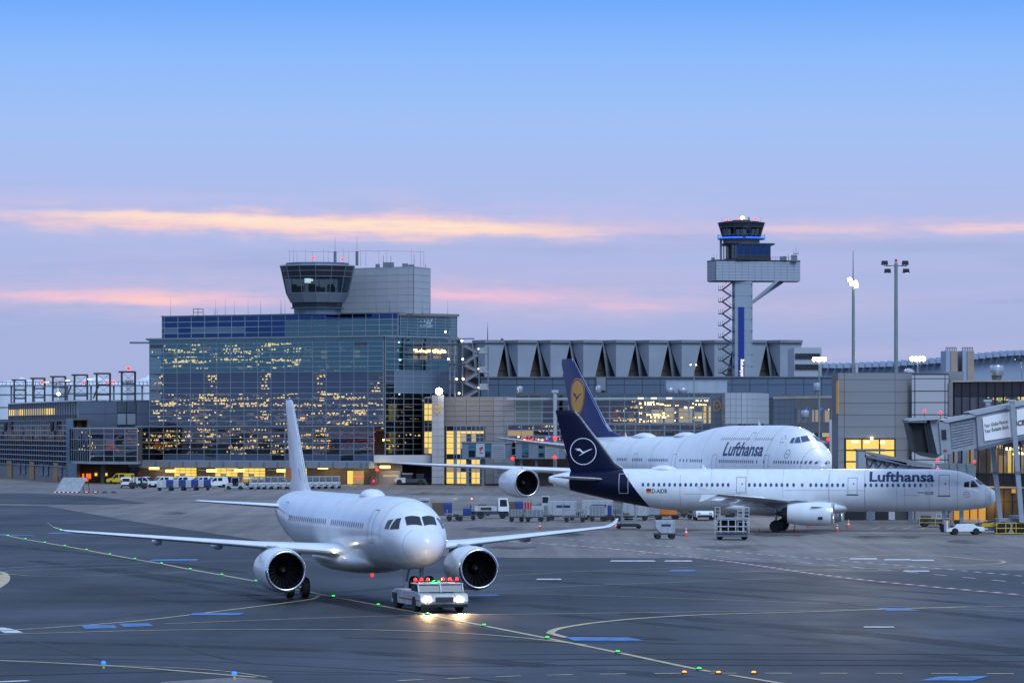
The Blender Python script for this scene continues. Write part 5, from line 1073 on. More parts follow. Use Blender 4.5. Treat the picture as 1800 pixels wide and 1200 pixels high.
for k, (a, c_, b, p0, lb) in enumerate(((1663, 1671, 1683, 616, 'left'), (1692, 1700, 1712, 616, 'right'))):
    CH = thing('plant_tower', '%s of two tan and pale square plant towers with roof rails behind the right pier' % lb, 'plant tower', (X_(a + 10, 640), 640, 0), 0, 'tan plant towers')
    MB().box(X_(a, 640), X_(c_, 640), 640, 648, 0, Z_(p0, 640)).build('pale_side', 'far_blue', CH, w=True); mat('tan_wall%d' % k, (.36, .27, .20), .6, var=.08); MB().box(X_(c_, 640) + .02, X_(b, 640), 639.8, 648, 0, Z_(p0, 640) - .05).build('tan_side', 'tan_wall%d' % k, CH, w=True)
    r_ = MB()
    for q_ in frange(a + 1, b - 1, 6): r_.tube((X_(q_, 640), 641, Z_(p0, 640)), (X_(q_, 640), 641, Z_(p0 - 6, 640)), .06, .06, 4)
    r_.tube((X_(a + 1, 640), 641, Z_(p0 - 5.5, 640)), (X_(b - 1, 640), 641, Z_(p0 - 5.5, 640)), .05, .05, 4); r_.build('roof_rail', 'steel_dark', CH, w=True)
# ---- right hand pier block
RB = thing('grey_pier_block', 'large plain grey panelled pier block with yellow lit window, behind the white nose', 'building', (X_(1540, 408), 409, 0))
zb = lambda py: Z_(py, 405)
WX, WY = Wall((X_(1473, 405), 405.), (X_(1573, 405), 405.)), Wall((X_(1573, 405), 405.), (X_(1602, 408), 408.))
g = MB(); g.prism([(X_(1473, 405) + .02, 405.06), (X_(1573, 405), 405.06), (X_(1602, 408) - .02, 408.06), (X_(1668, 408), 408), (X_(1668, 408), 413), (X_(1473, 405) + .02, 413)], 0, zb(655)); g.build('wall', 'clad_dark', RB, w=True)
py_ = (915, 893, 872, 852, 832, 811.5, 791, 770.5, 749.6, 729, 708, 688, 667, 655)
mat('pier_grey', (.235, .24, .25), .6, var=.07, scale=.3)
facade(RB, WX, [WX.u(p_) for p_ in (1473, 1484, 1573)], [zb(p_) for p_ in py_], lambda i, j: None if (i == 1 and 4 <= j <= 6) or (i == 1 and j == 0) else 'pier_grey', 'cladding_panel', frame=False, gap=.02, th=.1); facade(RB, WY, [WY.u(p_) for p_ in (1573, 1602)], [zb(p_) for p_ in py_], lambda i, j: 'pier_grey' if j > 0 else 'clad_dark', 'cladding_panel', frame=False, gap=.02, th=.1)
facade(RB, WX, [WX.u(p_) for p_ in (1486, 1515, 1546, 1573)], [zb(p_) for p_ in (832, 811, 791, 771)], lambda i, j: 'lit_yellow', 'lit_window', .16, 'black', off=.0)
glow_spots(RB, WX, [(WX.u(1503), zb(778), 1.4), (WX.u(1524), zb(778), 1.0), (WX.u(1532), zb(773), .5), (WX.u(1551), zb(779), .9)], 'lamp_glint_warm', off=.42)
for k, (a, b, m) in enumerate(((1487, 1520, 'black'), (1523, 1538, 'clad_steelblue'), (1540, 1560, 'black'), (1562, 1573, 'clad_white'))): WX.piece('service_door', m, RB, WX.u(a), WX.u(b), .05, zb(899), .05, .1)
MB().box(X_(1472, 404.4), X_(1473.5, 404.4), 403.6, 406, zb(727), zb(669)).build('yellow_sign_edge', 'gold', RB, w=True)
WZ = Wall((X_(1602, 407), 406.6), (X_(1668, 407), 406.6))
facade(RB, WZ, [WZ.u(p_) for p_ in (1602, 1608, 1661, 1668)], [zb(p_) for p_ in (915, 897, 870, 850, 830, 808, 790, 769, 749, 728.5, 707, 687, 665, 658)], lambda i, j: 'clad_white' if j > 0 else 'clad_grey', 'bay_panel', frame=False, gap=.05, th=.1)
WM = Wall((X_(1668, 406), 406.4), (X_(1676, 406), 406.4)); facade(RB, WM, [0, WM.L], [zb(p_) for p_ in (915, 850, 808, 770, 731, 697, 671)], lambda i, j: 'clad_beige', 'pier_panel', frame=False, gap=.03, th=.3)
MB().box(X_(1668, 412), X_(1692, 412), 411, 418, 10, Z_(653, 412)).build('roof_upstand', 'pier_grey', RB, w=True)
o = MB(); o.lathe([(.62, 0), (.6, .15), (.4, .38), (.05, .5)], (X_(1597, 410), 409.5, Z_(655, 409)), n=16); o.build('roof_dome', 'clad_white', RB, w=True, smooth='all')
# dark glass pier
DG = thing('dark_glass_pier', 'dark tinted glass pier building with warm lit interior at the right edge', 'building', (X_(1760, 408), 410, 0))
WD = Wall((X_(1676, 406), 406.5), (X_(1830, 400), 400.))
g = MB(); WD.slab(g, 0, WD.L, 0, zb(671), -14, -5); WD.slab(g, 0, WD.L, zb(671), zb(668.5), -14, .3); WD.slab(g, 0, WD.L, zb(736), zb(732), -5, -.1); WD.slab(g, 0, WD.L, zb(780), zb(760), -5, -.1); WD.slab(g, 0, WD.L, zb(858), zb(853), -5, .0); DGW = g.build('wall', 'interior_warm', DG, w=True)
pxd = [1676, 1690.5, 1705, 1719.5, 1734, 1749, 1764, 1779, 1794, 1812, 1830]
facade(DG, WD, [WD.u(p_) for p_ in pxd], [zb(p_) for p_ in (853, 832, 785, 735, 697, 672)], lambda i, j: 'van_glass' if j in (4, 0) else ('glass_clear' if j == 1 else 'glass_dark'), 'window_pane', .1, 'black')
facade(DG, WD, [WD.u(p_) for p_ in pxd], [zb(p_) for p_ in (915, 880, 858)], lambda i, j: 'lit_amber' if (i < 4 and j == 0) else 'clad_brown', 'ground_panel', .12, 'black') if mat('clad_brown', (.045, .03, .02), .6, var=.2) else None
for a, b, p0, p1, m in ((1680, 1690, 786, 826, 'lit_room'), (1693, 1703, 790, 826, 'interior_warm'), (1722, 1733, 790, 830, 'lit_room'), (1752, 1762, 790, 831, 'lit_yellow'), (1768, 1778, 795, 831, 'lit_room'), (1782, 1800, 788, 831, 'lit_room'), (1736, 1748, 800, 831, 'lit_room')): room(WD, DG, a, b, p0, p1, m, -2.5)
for a, b, p0, p1 in ((1679, 1690, 700, 733), (1706, 1712, 700, 733), (1721, 1733, 698, 734)): room(WD, DG, a, b, p0, p1, 'interior_warm', -2.0)
glow_spots(DG, WD, scatter(WD, 26, 1736, 1800, 688, 704, 403, .2, .5), 'lamp_glint_warm', off=.12); glow_spots(DG, WD, [(WD.u(1757), zb(706), .6)], 'sign_green', off=.2, sz=(.6, .1, .42)); glow_spots(DG, WD, scatter(WD, 12, 1738, 1800, 783, 800, 403, .2, .5), 'lamp_glint_warm', off=-1)
room(WD, DG, 1780, 1787, 859, 866, 'lit_amber', .2, 'yellow_sign')
lamp_light('pier_glow', (X_(1730, 403), 402.5, 2.0), 260, (1, .55, .05), .5, parent=DG)
FL2 = thing('orange_lamp', 'orange sodium floodlamp on the dark glass pier at the right edge', 'flood lamp', (X_(1797, 396), 396.5, zb(712)), 0, 'apron floodlights')
MB().box(-.3, .3, -.1, .25, 0, .5).build('lamp_housing', 'steel_dark', FL2); MB().lathe([(.24, 0), (.2, -.1), (.05, -.14)], (0, -.1, .25), 'y', 12).build('lamp_lens', 'lamp_orange' if emat('lamp_orange', (1, .35, .03), 30) else '', FL2); MB().bar((0, .25, .25), (.2, 4.5, .25), .12).build('bracket', 'steel_dark', FL2)
lamp_light('orange_glow', (X_(1795, 395), 395.5, zb(714)), 350, (1, .4, .05), .3)
# ---- left low buildings
LB = thing('slatted_terminal_wing', 'long low terminal wing with vertical glass slats at the left edge', 'building', (X_(60, 740), 740, 0))
def onray(px, py): x, y = G(px, py); return (x, y)
l0, l1 = onray(-60, 834.5), onray(122, 848)
WLB = Wall(l0, l1); zA = lambda px, py: WLB.z(px, py)
ztopg, zbotg = zA(118, 738), zA(118, 820)
g = MB(); WLB.slab(g, 0, WLB.L, 0, zbotg - .1, -4, -.1); g.build('ground_wall', 'clad_beige', LB, w=True); g = MB(); WLB.slab(g, 0, WLB.L, zbotg, ztopg, -4, -3.4); WLB.slab(g, 0, WLB.L, ztopg, ztopg + .3, -4, .3); WLB.slab(g, 0, WLB.L, zbotg - .15, zbotg, -4, .25); g.build('wall', 'interior', LB, w=True)
n_ = 46; ua = frange(0, WLB.L, n_)
zz = frange(zbotg, ztopg, 3)
facade(LB, WLB, ua, zz, lambda i, j: 'glass_blue', 'glass_slat', .12, 'steel_light', gap=.04)
br = MB()
for z in frange(zbotg, ztopg, 9): WLB.slab(br, 0, WLB.L, z - .06, z + .06, .12, .22)
br.build('louvre_rail', 'alu', LB, w=True)
glow_spots(LB, WLB, [(random.uniform(0, WLB.L), random.choice((.62, .66)) * (ztopg - zbotg) + zbotg, random.uniform(.8, 2)) for _ in range(26)], 'lamp_glint_dim', off=-1.5)
for k in range(9): u0 = WLB.L * (.08 + .1 * k); WLB.piece('lit_room', random.choice(('lit_pale', 'lit_room')), LB, u0, u0 + WLB.L * .07, zbotg + 4.6, zbotg + 7.6, -2.6, .05)
for px in (16, 98): 
    P = WLB.P(WLB.u(px), zA(px, 758), .7); MB().lathe([(.1, 0), (.36, .1), (.4, .8), (.4, 1.3), (.36, 1.9), (.1, 2.0)], (P.x, P.y, P.z), n=12).build('wall_lantern', 'dark_metal', LB, w=True, smooth=True)
for k, px in enumerate((13, 52, 94)): u = WLB.u(px); WLB.piece('doorway', 'lit_alcove' if mat('lit_alcove', (.22, .15, .06), .6, emit=(1, .5, .08), es=.03) else '', LB, u, u + WLB.u(px + 8) - u, .05, 3.6, .04, .1)
for px in (30, 39, 70, 79, 103): u = WLB.u(px); WLB.piece('window', 'window_dark', LB, u, WLB.u(px + 6), 1.0, 3.2, .04, .1)
ed = MB(); P = WLB.P(WLB.L, 0); ed.box(P.x - .6, P.x + .7, P.y - .3, P.y + 6, 0, ztopg + .3); ed.build('end_pier', 'clad_blue', LB, w=True)
UB = thing('lit_upper_hall', 'flat upper storey with ribbed metal cladding and lit window band, below the steel frames', 'building', (X_(80, 760), 770, 0))
k0, k1 = (X_(16, 800), 800.), (X_(138, 712), 712.); WUB = Wall(k0, k1); zu = lambda px, py: WUB.z(px, py)
zt3 = zu(138, 705); g = MB(); WUB.slab(g, 0, WUB.L, 0, zt3, -20, -.1); g.build('wall', 'clad_dark', UB, w=True)
ucol = frange(0, WUB.L, 30); zz3 = [zu(138, 742), zu(138, 728), zu(138, 715), zt3]
facade(UB, WUB, ucol, zz3, lambda i, j: 'clad_beige' if j != 1 else ('lit_yellow' if i in (0, 1, 2, 5, 6, 17, 18, 19) else ('lit_pale' if i < 21 else 'mesh_grey')), 'wall_rib', .14, 'steel_grey', gap=.06, depth=.4)
g = MB(); WUB.slab(g, 0, WUB.L, zt3, zt3 + .25, -20, .3); g.build('coping', 'alu', UB, w=True)
KB = thing('dark_clad_block', 'dark blue metal clad block with two louvred doors left of the glass office building', 'building', (X_(190, 705), 708, 0))
k2 = (X_(262, 699), 699.); WK = Wall(k1, k2); ztk = Z_(705, 705)
g = MB(); WK.slab(g, .02, WK.L, 0, ztk, -20, -.06); g.build('wall', 'clad_dark', KB, w=True)
facade(KB, WK, [WK.u(p_) for p_ in (138.5, 185, 206, 240, 262)], [Z_(p_, 705) for p_ in (752, 727, 705.5)], lambda i, j: 'clad_steelblue' if not (i == 2) else None, 'cladding_panel', frame=False, gap=.04)
for a in (207, 224): 
    WK.piece('louvred_door', 'clad_white', KB, WK.u(a), WK.u(a + 14.5), Z_(746, 705), Z_(727, 705), .02, .1)
    for k in range(5): WK.piece('louvre', 'steel_grey', KB, WK.u(a), WK.u(a + 15), Z_(724 - 4 * k, 705), Z_(721 - 4 * k, 705), .02, .12)
GX = thing('glass_bridge_room', 'low glazed link room with orange lit sign beside the glass office building', 'building', (X_(180, 690), 692, 0))
e0, e1, e2 = (X_(122, 692), 692.), (X_(158, 680), 680.), (X_(242, 676), 676.)
We1, We2 = Wall(e0, e1), Wall(e1, e2); zx = lambda py: Z_(py, 680)
g = MB(); g.prism([e0, e1, e2, (e2[0], 686), (e0[0] + 1, 698)], zx(815), zx(811)); g.prism([e0, e1, e2, (e2[0], 686), (e0[0] + 1, 698)], zx(752.5), zx(751)); GF = g.build('floor_and_roof', 'steel_light', GX, w=True); g = MB(); g.prism([(e0[0] + 2, 697), (e1[0] + 1, 685), (e2[0], 682), (e2[0], 686), (e0[0] + 2, 698)], zx(811), zx(752.5)); g.build('back_wall', 'interior', GX, w=True)
facade(GX, We1, frange(0, We1.L, 9), [zx(p_) for p_ in (811, 791, 772, 753)], lambda i, j: 'glass_blue', 'glass_slat', .1, 'steel_light'); facade(GX, We2, [We2.u(p_) for p_ in (158.5, 183, 200, 220, 241.5)], [zx(p_) for p_ in (811, 801, 791, 782, 772, 762, 753)], lambda i, j: 'glass_dark', 'window_pane', .12, 'mullion')
room(We2, GX, 184, 200, 774, 790, 'lit_orange', -.5, 'orange_sign'); room(We2, GX, 187, 200, 772.6, 775.5, 'blue_spot', -.4, 'sign_strip'); glow_spots(GX, We2, scatter(We2, 16, 200, 240, 757, 798, 680), 'lamp_glint_dim', off=-.6); glow_spots(GX, We1, scatter(We1, 12, 124, 157, 758, 808, 684), 'lamp_glint_warm', off=-1, sz=(.2, .1, .3))
g = MB(); g.box(X_(137, 690), X_(222, 690), 692, 696, 0, zx(815)); PSW = g.build('passage_wall', 'clad_brown', GX, w=True)
for a, b, p0, p1, m in ((144, 147, 832, 842, 'lit_orange'), (151, 154.5, 832, 846, 'lit_orange'), (155.5, 159, 832, 841, 'lit_orange'), (166, 170, 831, 836, 'lit_yellow'), (184, 188, 831, 836, 'lit_yellow')): MB().box(X_(a, 691), X_(b, 691), 691.4, 691.9, max(.1, Z_(p1, 691)), Z_(p0, 691)).build('lit_opening', m, GX, w=True)
MB().box(X_(177, 682), X_(183, 682), 682, 684, 0, zx(815)).build('column', 'clad_dark', GX, w=True); MB().box(X_(122, 688), X_(137, 688), 686, 692, 0, zx(815)).build('stub_wall', 'clad_blue', GX, w=True)
for k, px in enumerate(frange(172, 182, 3)): MB().box(X_(px, 679), X_(px + 1.6, 679), 679.3, 679.4, zx(815), zx(813)).build('warning_stripe', 'red', GX, w=True)
# steel portal frames on that roof
for k, (a, b, pt, pb, D) in enumerate(((25, 45, 667, 709, 805), (58, 78.5, 664, 708, 778), (93, 115, 661, 707, 753), (131, 153.5, 658, 706, 731), (170, 193.5, 655.5, 705, 710), (214, 237.5, 652.5, 705, 692))):
    PF = thing('steel_portal_frame', 'dark steel portal frame standing on the roof, %s of six from the left edge' % ordn[k], 'steel frame', (X_((a + b) / 2, D), D, 0), 0, 'steel portal frames on the roof')
    f = MB(); zt4, zb4 = Z_(pt, D), Z_(pb + 8, D); xa, xb = X_(a, D), X_(b, D)
    for nm, args in (('post', ((xa, D, zb4), (xa, D, zt4))), ('post', ((xb, D, zb4), (xb, D, zt4)))): MB().bar(*args, .36, .36).build(nm, 'steel_dark', PF, w=True)
    for h in (0.015, .36, .66): MB().bar((xa - (.6 if h < .1 else 0), D, zt4 + (zb4 - zt4) * h), (xb, D, zt4 + (zb4 - zt4) * h), .32, .32).build('crossbeam', 'steel_dark', PF, w=True)
    f = MB()
    for h0, h1 in ((.02, .36), (.36, .66)):
        A_, B_ = zt4 + (zb4 - zt4) * h0, zt4 + (zb4 - zt4) * h1; f.tube((xa, D, A_), (xb, D, B_), .03, .03, 4); f.tube((xa, D, B_), (xb, D, A_), .03, .03, 4)
    f.build('tie_rods', 'steel_dark', PF, w=True)
    if k in (1, 2, 3): MB().box(xb, xb + .9, D - .2, D + .2, zt4 - 1.0, zt4 - .8).build('lamp', 'bulb_white', PF, w=True)
# storage tanks behind
mat('tank', (.72, .74, .78), .5, var=.06, scale=.1)
for k, (px, r, pt, D, lb) in enumerate(((38, 62, 678, 900, 'pale domed storage tank at the far left edge behind the steel frames'), (170, 66, 676, 930, 'pale domed storage tank in the middle, behind the right steel frames'), (262, 40, 675, 880, 'pale domed storage tank half hidden by the glass office building'), (105, 40, 690, 960, 'low pale domed storage tank between the two big tanks'))):
    R_ = r * D / F; z1 = Z_(pt + 2, D); TK = thing('storage_tank', lb, 'storage tank', (X_(px, D), D, 0), 0, 'storage tanks'); MB().lathe([(R_, 0), (R_, z1), (R_ * 1.01, z1), (R_ * 1.01, z1 + .2)], (0, 0, 0), n=40).build('shell', 'tank', TK, smooth=True)
    MB().lathe([(R_, z1 + .2), (R_ * .6, z1 + 1.2), (R_ * .12, z1 + 1.9), (.2, z1 + 2.4)], (0, 0, 0), n=40).build('dome_roof', 'tank', TK, smooth=True)
    rl = MB()
    for q_ in range(36):
        a = 2 * math.pi * q_ / 36; b = a + 2 * math.pi / 36; rl.tube((R_ * math.cos(a), R_ * math.sin(a), z1), (R_ * math.cos(a), R_ * math.sin(a), z1 + 1.1), .05, .05, 4); rl.tube((R_ * math.cos(a), R_ * math.sin(a), z1 + 1.1), (R_ * math.cos(b), R_ * math.sin(b), z1 + 1.1), .04, .04, 4)
    rl.build('roof_rail', 'steel_grey', TK)
    for h in (.75, .9): MB().lathe([(R_ + .02, z1 * h), (R_ + .12, z1 * h), (R_ + .12, z1 * h + .2), (R_ + .02, z1 * h + .2)], (0, 0, 0), n=40).build('shell_band', 'steel_grey', TK)
PG = thing('pipe_gantry', 'steel pipe gantry walkway in front of the storage tanks', 'gantry', (X_(150, 850), 850, 0))
g = MB(); g.box(X_(-30, 850), X_(262, 850), 849, 851, Z_(678.5, 850), Z_(676.5, 850)); g.build('walkway', 'steel_grey', PG, w=True)
for px in (20, 60, 118, 160, 200, 250): MB().bar((X_(px, 850), 850, 0), (X_(px, 850), 850, Z_(677, 850)), .4).build('gantry_post', 'steel_grey', PG, w=True)
for px in (116, 164): MB().bar((X_(px, 849), 849, Z_(700, 850)), (X_(px + 9, 849), 849, Z_(678, 850)), .35).build('brace', 'steel_dark', PG, w=True)
g = MB()
for k in range(40): px = -25 + 7.3 * k; g.tube((X_(px, 849), 849, Z_(676.5, 850)), (X_(px, 849), 849, Z_(671.5, 850)), .05, .05, 4)
g.tube((X_(-30, 849), 849, Z_(671.5, 850)), (X_(262, 849), 849, Z_(671.5, 850)), .05, .05, 4); g.build('walkway_rail', 'steel_dark', PG, w=True)
for px, py in ((74, 672), (147, 672.5), (188, 671.5), (200, 671), (226, 647)): MB().lathe([(.05, -.3), (.33, -.1), (.33, .1), (.05, .3)], (X_(px, 690) if px == 226 else X_(px, 846), 690 if px == 226 else 846, Z_(py, 690 if px == 226 else 846)), n=8).build('obstruction_light', 'red_lamp', PG, w=True, smooth='all')
MB().lathe([(.05, -.4), (.45, -.1), (.45, .1), (.05, .4)], (X_(103, 846), 846, Z_(692, 846)), n=8).build('gantry_lamp', 'lamp_white', PG, w=True, smooth='all')
# ---- parked jet, seen from its right side
n1, rz1 = (46.8, 357.0), R(-9)
A1, B1, FU1, FI1, S1 = narrowbody('parked_airliner', 'parked white airliner with dark navy tail fin and crane emblem, nose to the right', 'parked airliners', n1, rz1, 43.7, 'navy')
def p1(px, py): return pzloc(n1, rz1, px, py, -1.97)
wz = p1(1400, 852)[1]
def win_row(pxs, z, w, h, B, parent, m, n, rz, yo, S, keep=False):
    base = None
    for px in pxs:
        x = pxloc(n, rz, px, yo)
        if base is None or not keep or x < -31 or base[1] < -31:
            V, Fc = project(*oct2d(x, z, w, h), S(.01), .5); ob = MB().add(V, Fc).build('cabin_window', m, parent); base = (ob.data, x)
        else:
            ob = bpy.data.objects.new('cabin_window', base[0]); col.objects.link(ob); ob.parent = parent; ob.location = (x - base[1], 0, 0)
            if random.random() < .22: ob.material_slots[0].link = 'OBJECT'; ob.material_slots[0].material = M[random.choice(('window_747', 'clad_grey', 'letter_blue'))]
runs = [frange(1130, 1280, 16), frange(1317, 1384, 7) + [1395, 1410], frange(1425, 1482, 6), frange(1521, 1618, 10)]
win_row([p for r in runs for p in r], wz, .26, .37, B1, FU1, 'window_dark', n1, rz1, -1.97, S1, keep=True)
for px in (1628, 1638):
    x = pxloc(n1, rz1, px, -1.97); decal('blanked_window', oct2d(x, wz, .26, .37), S1(.01), 'clad_white', FU1)
def door(px0, px1, py0, py1, n, rz, yo, S, parent, m='grey_line', w=.05, sill=True):
    x0, z0 = pzloc(n, rz, px0, py1, yo); x1, z1 = pzloc(n, rz, px1, py0, yo)
    d = decal('door', frame_fig(min(x0, x1), max(x0, x1), z0, z1, w), S(.013), m, parent)
    if sill: decal('door_sill', ([(x0 - .1, z0 - .06), (x1 + .1, z0 - .06), (x1 + .1, z0 + .02), (x0 - .1, z0 + .02)], [(0, 1, 2, 3)]), S(.02), 'letter_dark', d)
    return d
for a in ((1087, 1104, 832, 867, 0), (1294, 1311, 838, 866, 0), (1490, 1507, 839, 869, 1), (1650, 1669, 834, 871, 1)):
    dd = door(*a[:4], n1, rz1, -1.97, S1, FU1, 'white_worn' if a[0] < 1100 else 'grey_line', .05, bool(a[4]))
    if a[0] > 1100:
        x, z = p1((a[0] + a[1]) / 2 + 2, 850); decal('door_window', oct2d(x, z, .13, .15), S1(.02), 'letter_dark', dd)
x, z = p1(1528, 846.5); x2, _ = p1(1642, 846)
vs, fs_ = text2d('Lufthansa', x2 - x, 1.0, .03); decal('lettering', ([(x + a, z + b) for a, b in vs], fs_), S1(.014), 'letter_blue', FU1, .12)
x, z = p1(1146, 866); x2, _ = p1(1172.5, 866)
vs, fs_ = text2d('D-AIDB', x2 - x, .40, .012); decal('registration', ([(x + a, z + b) for a, b in vs], fs_), S1(.014), 'letter_dark', FU1, .2)
x, z = p1(1136, 866)
fl = decal('flag', ([(x, z), (x + .48, z), (x + .48, z + .14), (x, z + .14)], [(0, 1, 2, 3)]), S1(.015), 'gold', FU1); decal('flag_band', ([(x, z + .14), (x + .48, z + .14), (x + .48, z + .28), (x, z + .28)], [(0, 1, 2, 3)]), S1(.015), 'red', fl); decal('flag_band', ([(x, z + .28), (x + .48, z + .28), (x + .48, z + .42), (x, z + .42)], [(0, 1, 2, 3)]), S1(.015), 'letter_dark', fl)
x, z = p1(1613, 866.5); vs, fs_ = text2d('Airbus A321-200', 1.5, .17, .01); decal('small_lettering', ([(x + a, z + b) for a, b in vs], fs_), S1(.014), 'letter_dark', FU1)
x, z = p1(1626, 869.5); vs, fs_ = text2d('Bayreuth', .8, .16, .01); decal('small_lettering', ([(x + a, z + b) for a, b in vs], fs_), S1(.014), 'letter_dark', FU1)
x, z = pzloc(n1, rz1, 1699, 869, -1.6); decal('crane_emblem', crane2d(x, z, .30, rw=.12), S1(.014), 'letter_blue', FU1)
x, z = pzloc(n1, rz1, 1681.5, 850, -1.75)
for k in range(5):
    a = R(90 + 72 * k); cx, cz = x + .17 * math.cos(a), z + .17 * math.sin(a)
    decal('star_mark', ([(cx + .075 * math.cos(a), cz + .075 * math.sin(a)), (cx + .05 * math.cos(a + 2), cz + .05 * math.sin(a + 2)), (cx + .05 * math.cos(a - 2), cz + .05 * math.sin(a - 2))], [(0, 1, 2)]), S1(.014), 'steel_grey', FU1)
# panel seams on the skin
for px in (1740, 1590, 1520, 1456, 1195): 
    x, _ = p1(px, 850); decal('skin_seam', ([(x, 2.5), (x + .025, 2.5), (x + .025, 5.5), (x, 5.5)], [(0, 1, 2, 3)]), S1(.006), 'clad_grey', FU1, .2)
for a, b, y in ((1203, 1300, 868), (1587, 1618, 870.5), (1380, 1520, 861.5)):
    x, z = p1(a, y); x2, _ = p1(b, y); decal('skin_seam', ([(x, z), (x2, z), (x2, z + .025), (x, z + .025)], [(0, 1, 2, 3)]), S1(.006), 'clad_grey', FU1, .2)
dm = MB(); x, _ = p1(1162, 820); dm.loft([[(x + a, w * math.cos(q), 5.98 + h * max(0, math.sin(q))) for q in [math.pi * k / 10 for k in range(11)]] for a, w, h in ((-1.25, .1, .12), (-1.0, .55, .28), (-.3, .7, .46), (.4, .68, .46), (1.0, .5, .3), (1.25, .1, .12))]); dm.build('satcom_dome', 'white_paint', FU1, smooth='all')
for px in (1238, 1652):
    x, _ = p1(px, 820); MB().add([(x, -.02, 6.0), (x - .4, -.02, 6.0), (x - .38, 0, 6.5), (x - .28, 0, 6.5), (x, .02, 6.0), (x - .4, .02, 6.0), (x - .38, .01, 6.5), (x - .28, .01, 6.5)], [(0, 1, 2, 3), (4, 7, 6, 5), (0, 3, 7, 4), (1, 5, 6, 2), (2, 6, 7, 3), (0, 4, 5, 1)]).build('blade_antenna', 'white_paint', FU1)
x, _ = p1(1646, 823); MB().lathe([(.1, 0), (.08, .1), (.02, .14)], (x, 0, 6.05), n=8).build('red_beacon', 'red_lamp', FU1)
# ---- second airliner taxiing towards the camera behind a tug
n2, rz2 = (-4.6, 204.0), R(-74.0)
A2, B2, FU2, FI2, S2 = narrowbody('taxiing_airliner', 'white twin engine airliner towed towards the camera on the taxiway', None, n2, rz2, 37.0, 'white')
for k in range(40):
    if k in (0, 17, 18, 39): continue
    x = -6.9 - k * .52
    if k == 1: V, Fc = project(*oct2d(x, 4.45, .26, .37), S2(.01), .5); bw = MB().add(V, Fc).build('cabin_window', 'window_dark', FU2); bx = x
    else:
        ob = bw.copy(); col.objects.link(ob); ob.location = (x - bx, 0, 0)
    ob2 = bw.copy(); col.objects.link(ob2); ob2.scale = (1, -1, 1); ob2.location = (x - bx, 0, 0)
for x in (-5.2, -28.5):
    decal('door', frame_fig(x - .85, x, 3.5, 5.4, .05), S2(.013), 'grey_line', FU2)
dm = MB(); dm.loft([[(-13 + a, w * math.cos(q), 5.98 + h * max(0, math.sin(q))) for q in [math.pi * k / 10 for k in range(11)]] for a, w, h in ((-1.25, .1, .12), (-1.0, .55, .28), (-.3, .7, .46), (.4, .68, .46), (1.0, .5, .3), (1.25, .1, .12))]); dm.build('satcom_dome', 'white_paint', FU2, smooth='all')
MB().lathe([(.09, 0), (.08, .1), (.02, .16)], (-12, 0, 6.06), n=8).build('red_beacon', 'red_lamp', FU2)
MB().lathe([(.09, 0), (.08, -.1), (.02, -.16)], (-13, 0, 1.46), n=8).build('red_beacon', 'red_lamp', FU2)
for sd in (-1, 1): MB().lathe([(.02, 0), (.10, -.02), (.12, -.12)], (-12.35, sd * 2.4, 2.85), 'x', 10).build('landing_light', 'lamp_white', A2)
MB().lathe([(.01, 0), (.03, -.02), (.04, -.08)], (-20.0, -17.2, 4.0), 'x', 8).build('navigation_light', 'green_lamp', A2)
MB().lathe([(.01, 0), (.03, -.02), (.04, -.08)], (-20.0, 17.2, 4.0), 'x', 8).build('navigation_light', 'red_lamp', A2)
# tow tug under the nose
tg = thing('tow_tug', 'low white tow tug with two bright headlamps under the taxiing airliner nose', 'tow tug', (n2[0] + .10, n2[1] - .9, 0), rz2)
tb = MB(); tb.extr([(2.9, .35), (3.05, .6), (2.95, 1.0), (1.6, 1.12), (-2.6, 1.12), (-3.4, .9), (-3.4, .35)], -1.35, -.62); tb.extr([(2.9, .35), (3.05, .6), (2.95, 1.0), (1.6, 1.12), (-2.6, 1.12), (-3.4, .9), (-3.4, .35)], .62, 1.35); tb.extr([(2.9, .36), (3.04, .6), (2.94, .98), (1.6, 1.09), (.4, 1.09), (.4, .36)], -.62, .62)
tb.build('body', 'white_worn', tg, bevel=.04)
cb = MB(); cb.extr([(2.3, 1.1), (2.1, 1.5), (.8, 1.5), (.65, 1.1)], -1.25, 1.25); cb.build('cab', 'van_glass', tg); MB().box(.7, 2.18, -1.3, 1.3, 1.5, 1.56).build('cab_roof', 'white_worn', tg, bevel=.02)
for y in (-1.24, 0, 1.24): MB().bar((2.34, y, 1.08), (2.12, y, 1.52), .07).build('cab_post', 'white_worn', tg)
MB().bar((1.4, -1.3, 1.64), (1.4, 1.3, 1.64), .10, .09).build('light_bar', 'steel_dark', tg)
for y in (-1.1, 1.1): MB().bar((1.4, y, 1.55), (1.4, y, 1.62), .08).build('light_bar_foot', 'steel_dark', tg)
MB().box(3.0, 3.14, -1.3, 1.3, .30, .48).build('bumper', 'rubber', tg, bevel=.03); MB().box(3.03, 3.08, -.5, .5, .6, .85).build('grille', 'steel_dark', tg)
for s in (-1, 1):
    MB().box(-3.2, -2.0, s * 1.352 - .01, s * 1.352 + .01, .55, .9).build('side_grille', 'steel_dark', tg); MB().box(-1.6, 2.7, s * 1.352 - .008, s * 1.352 + .008, .62, .70).build('side_stripe', 'red', tg)
    MB().box(1.9, 2.0, min(s * 1.3, s * 1.55), max(s * 1.3, s * 1.55), 1.2, 1.45).build('mirror', 'black', tg); MB().extr([(-3.3, .3), (-1.4, .3), (-1.6, .75), (-3.1, .75)], min(s * .4, s * .6), max(s * .4, s * .6)).build('nose_wheel_cradle', 'steel_dark', tg)
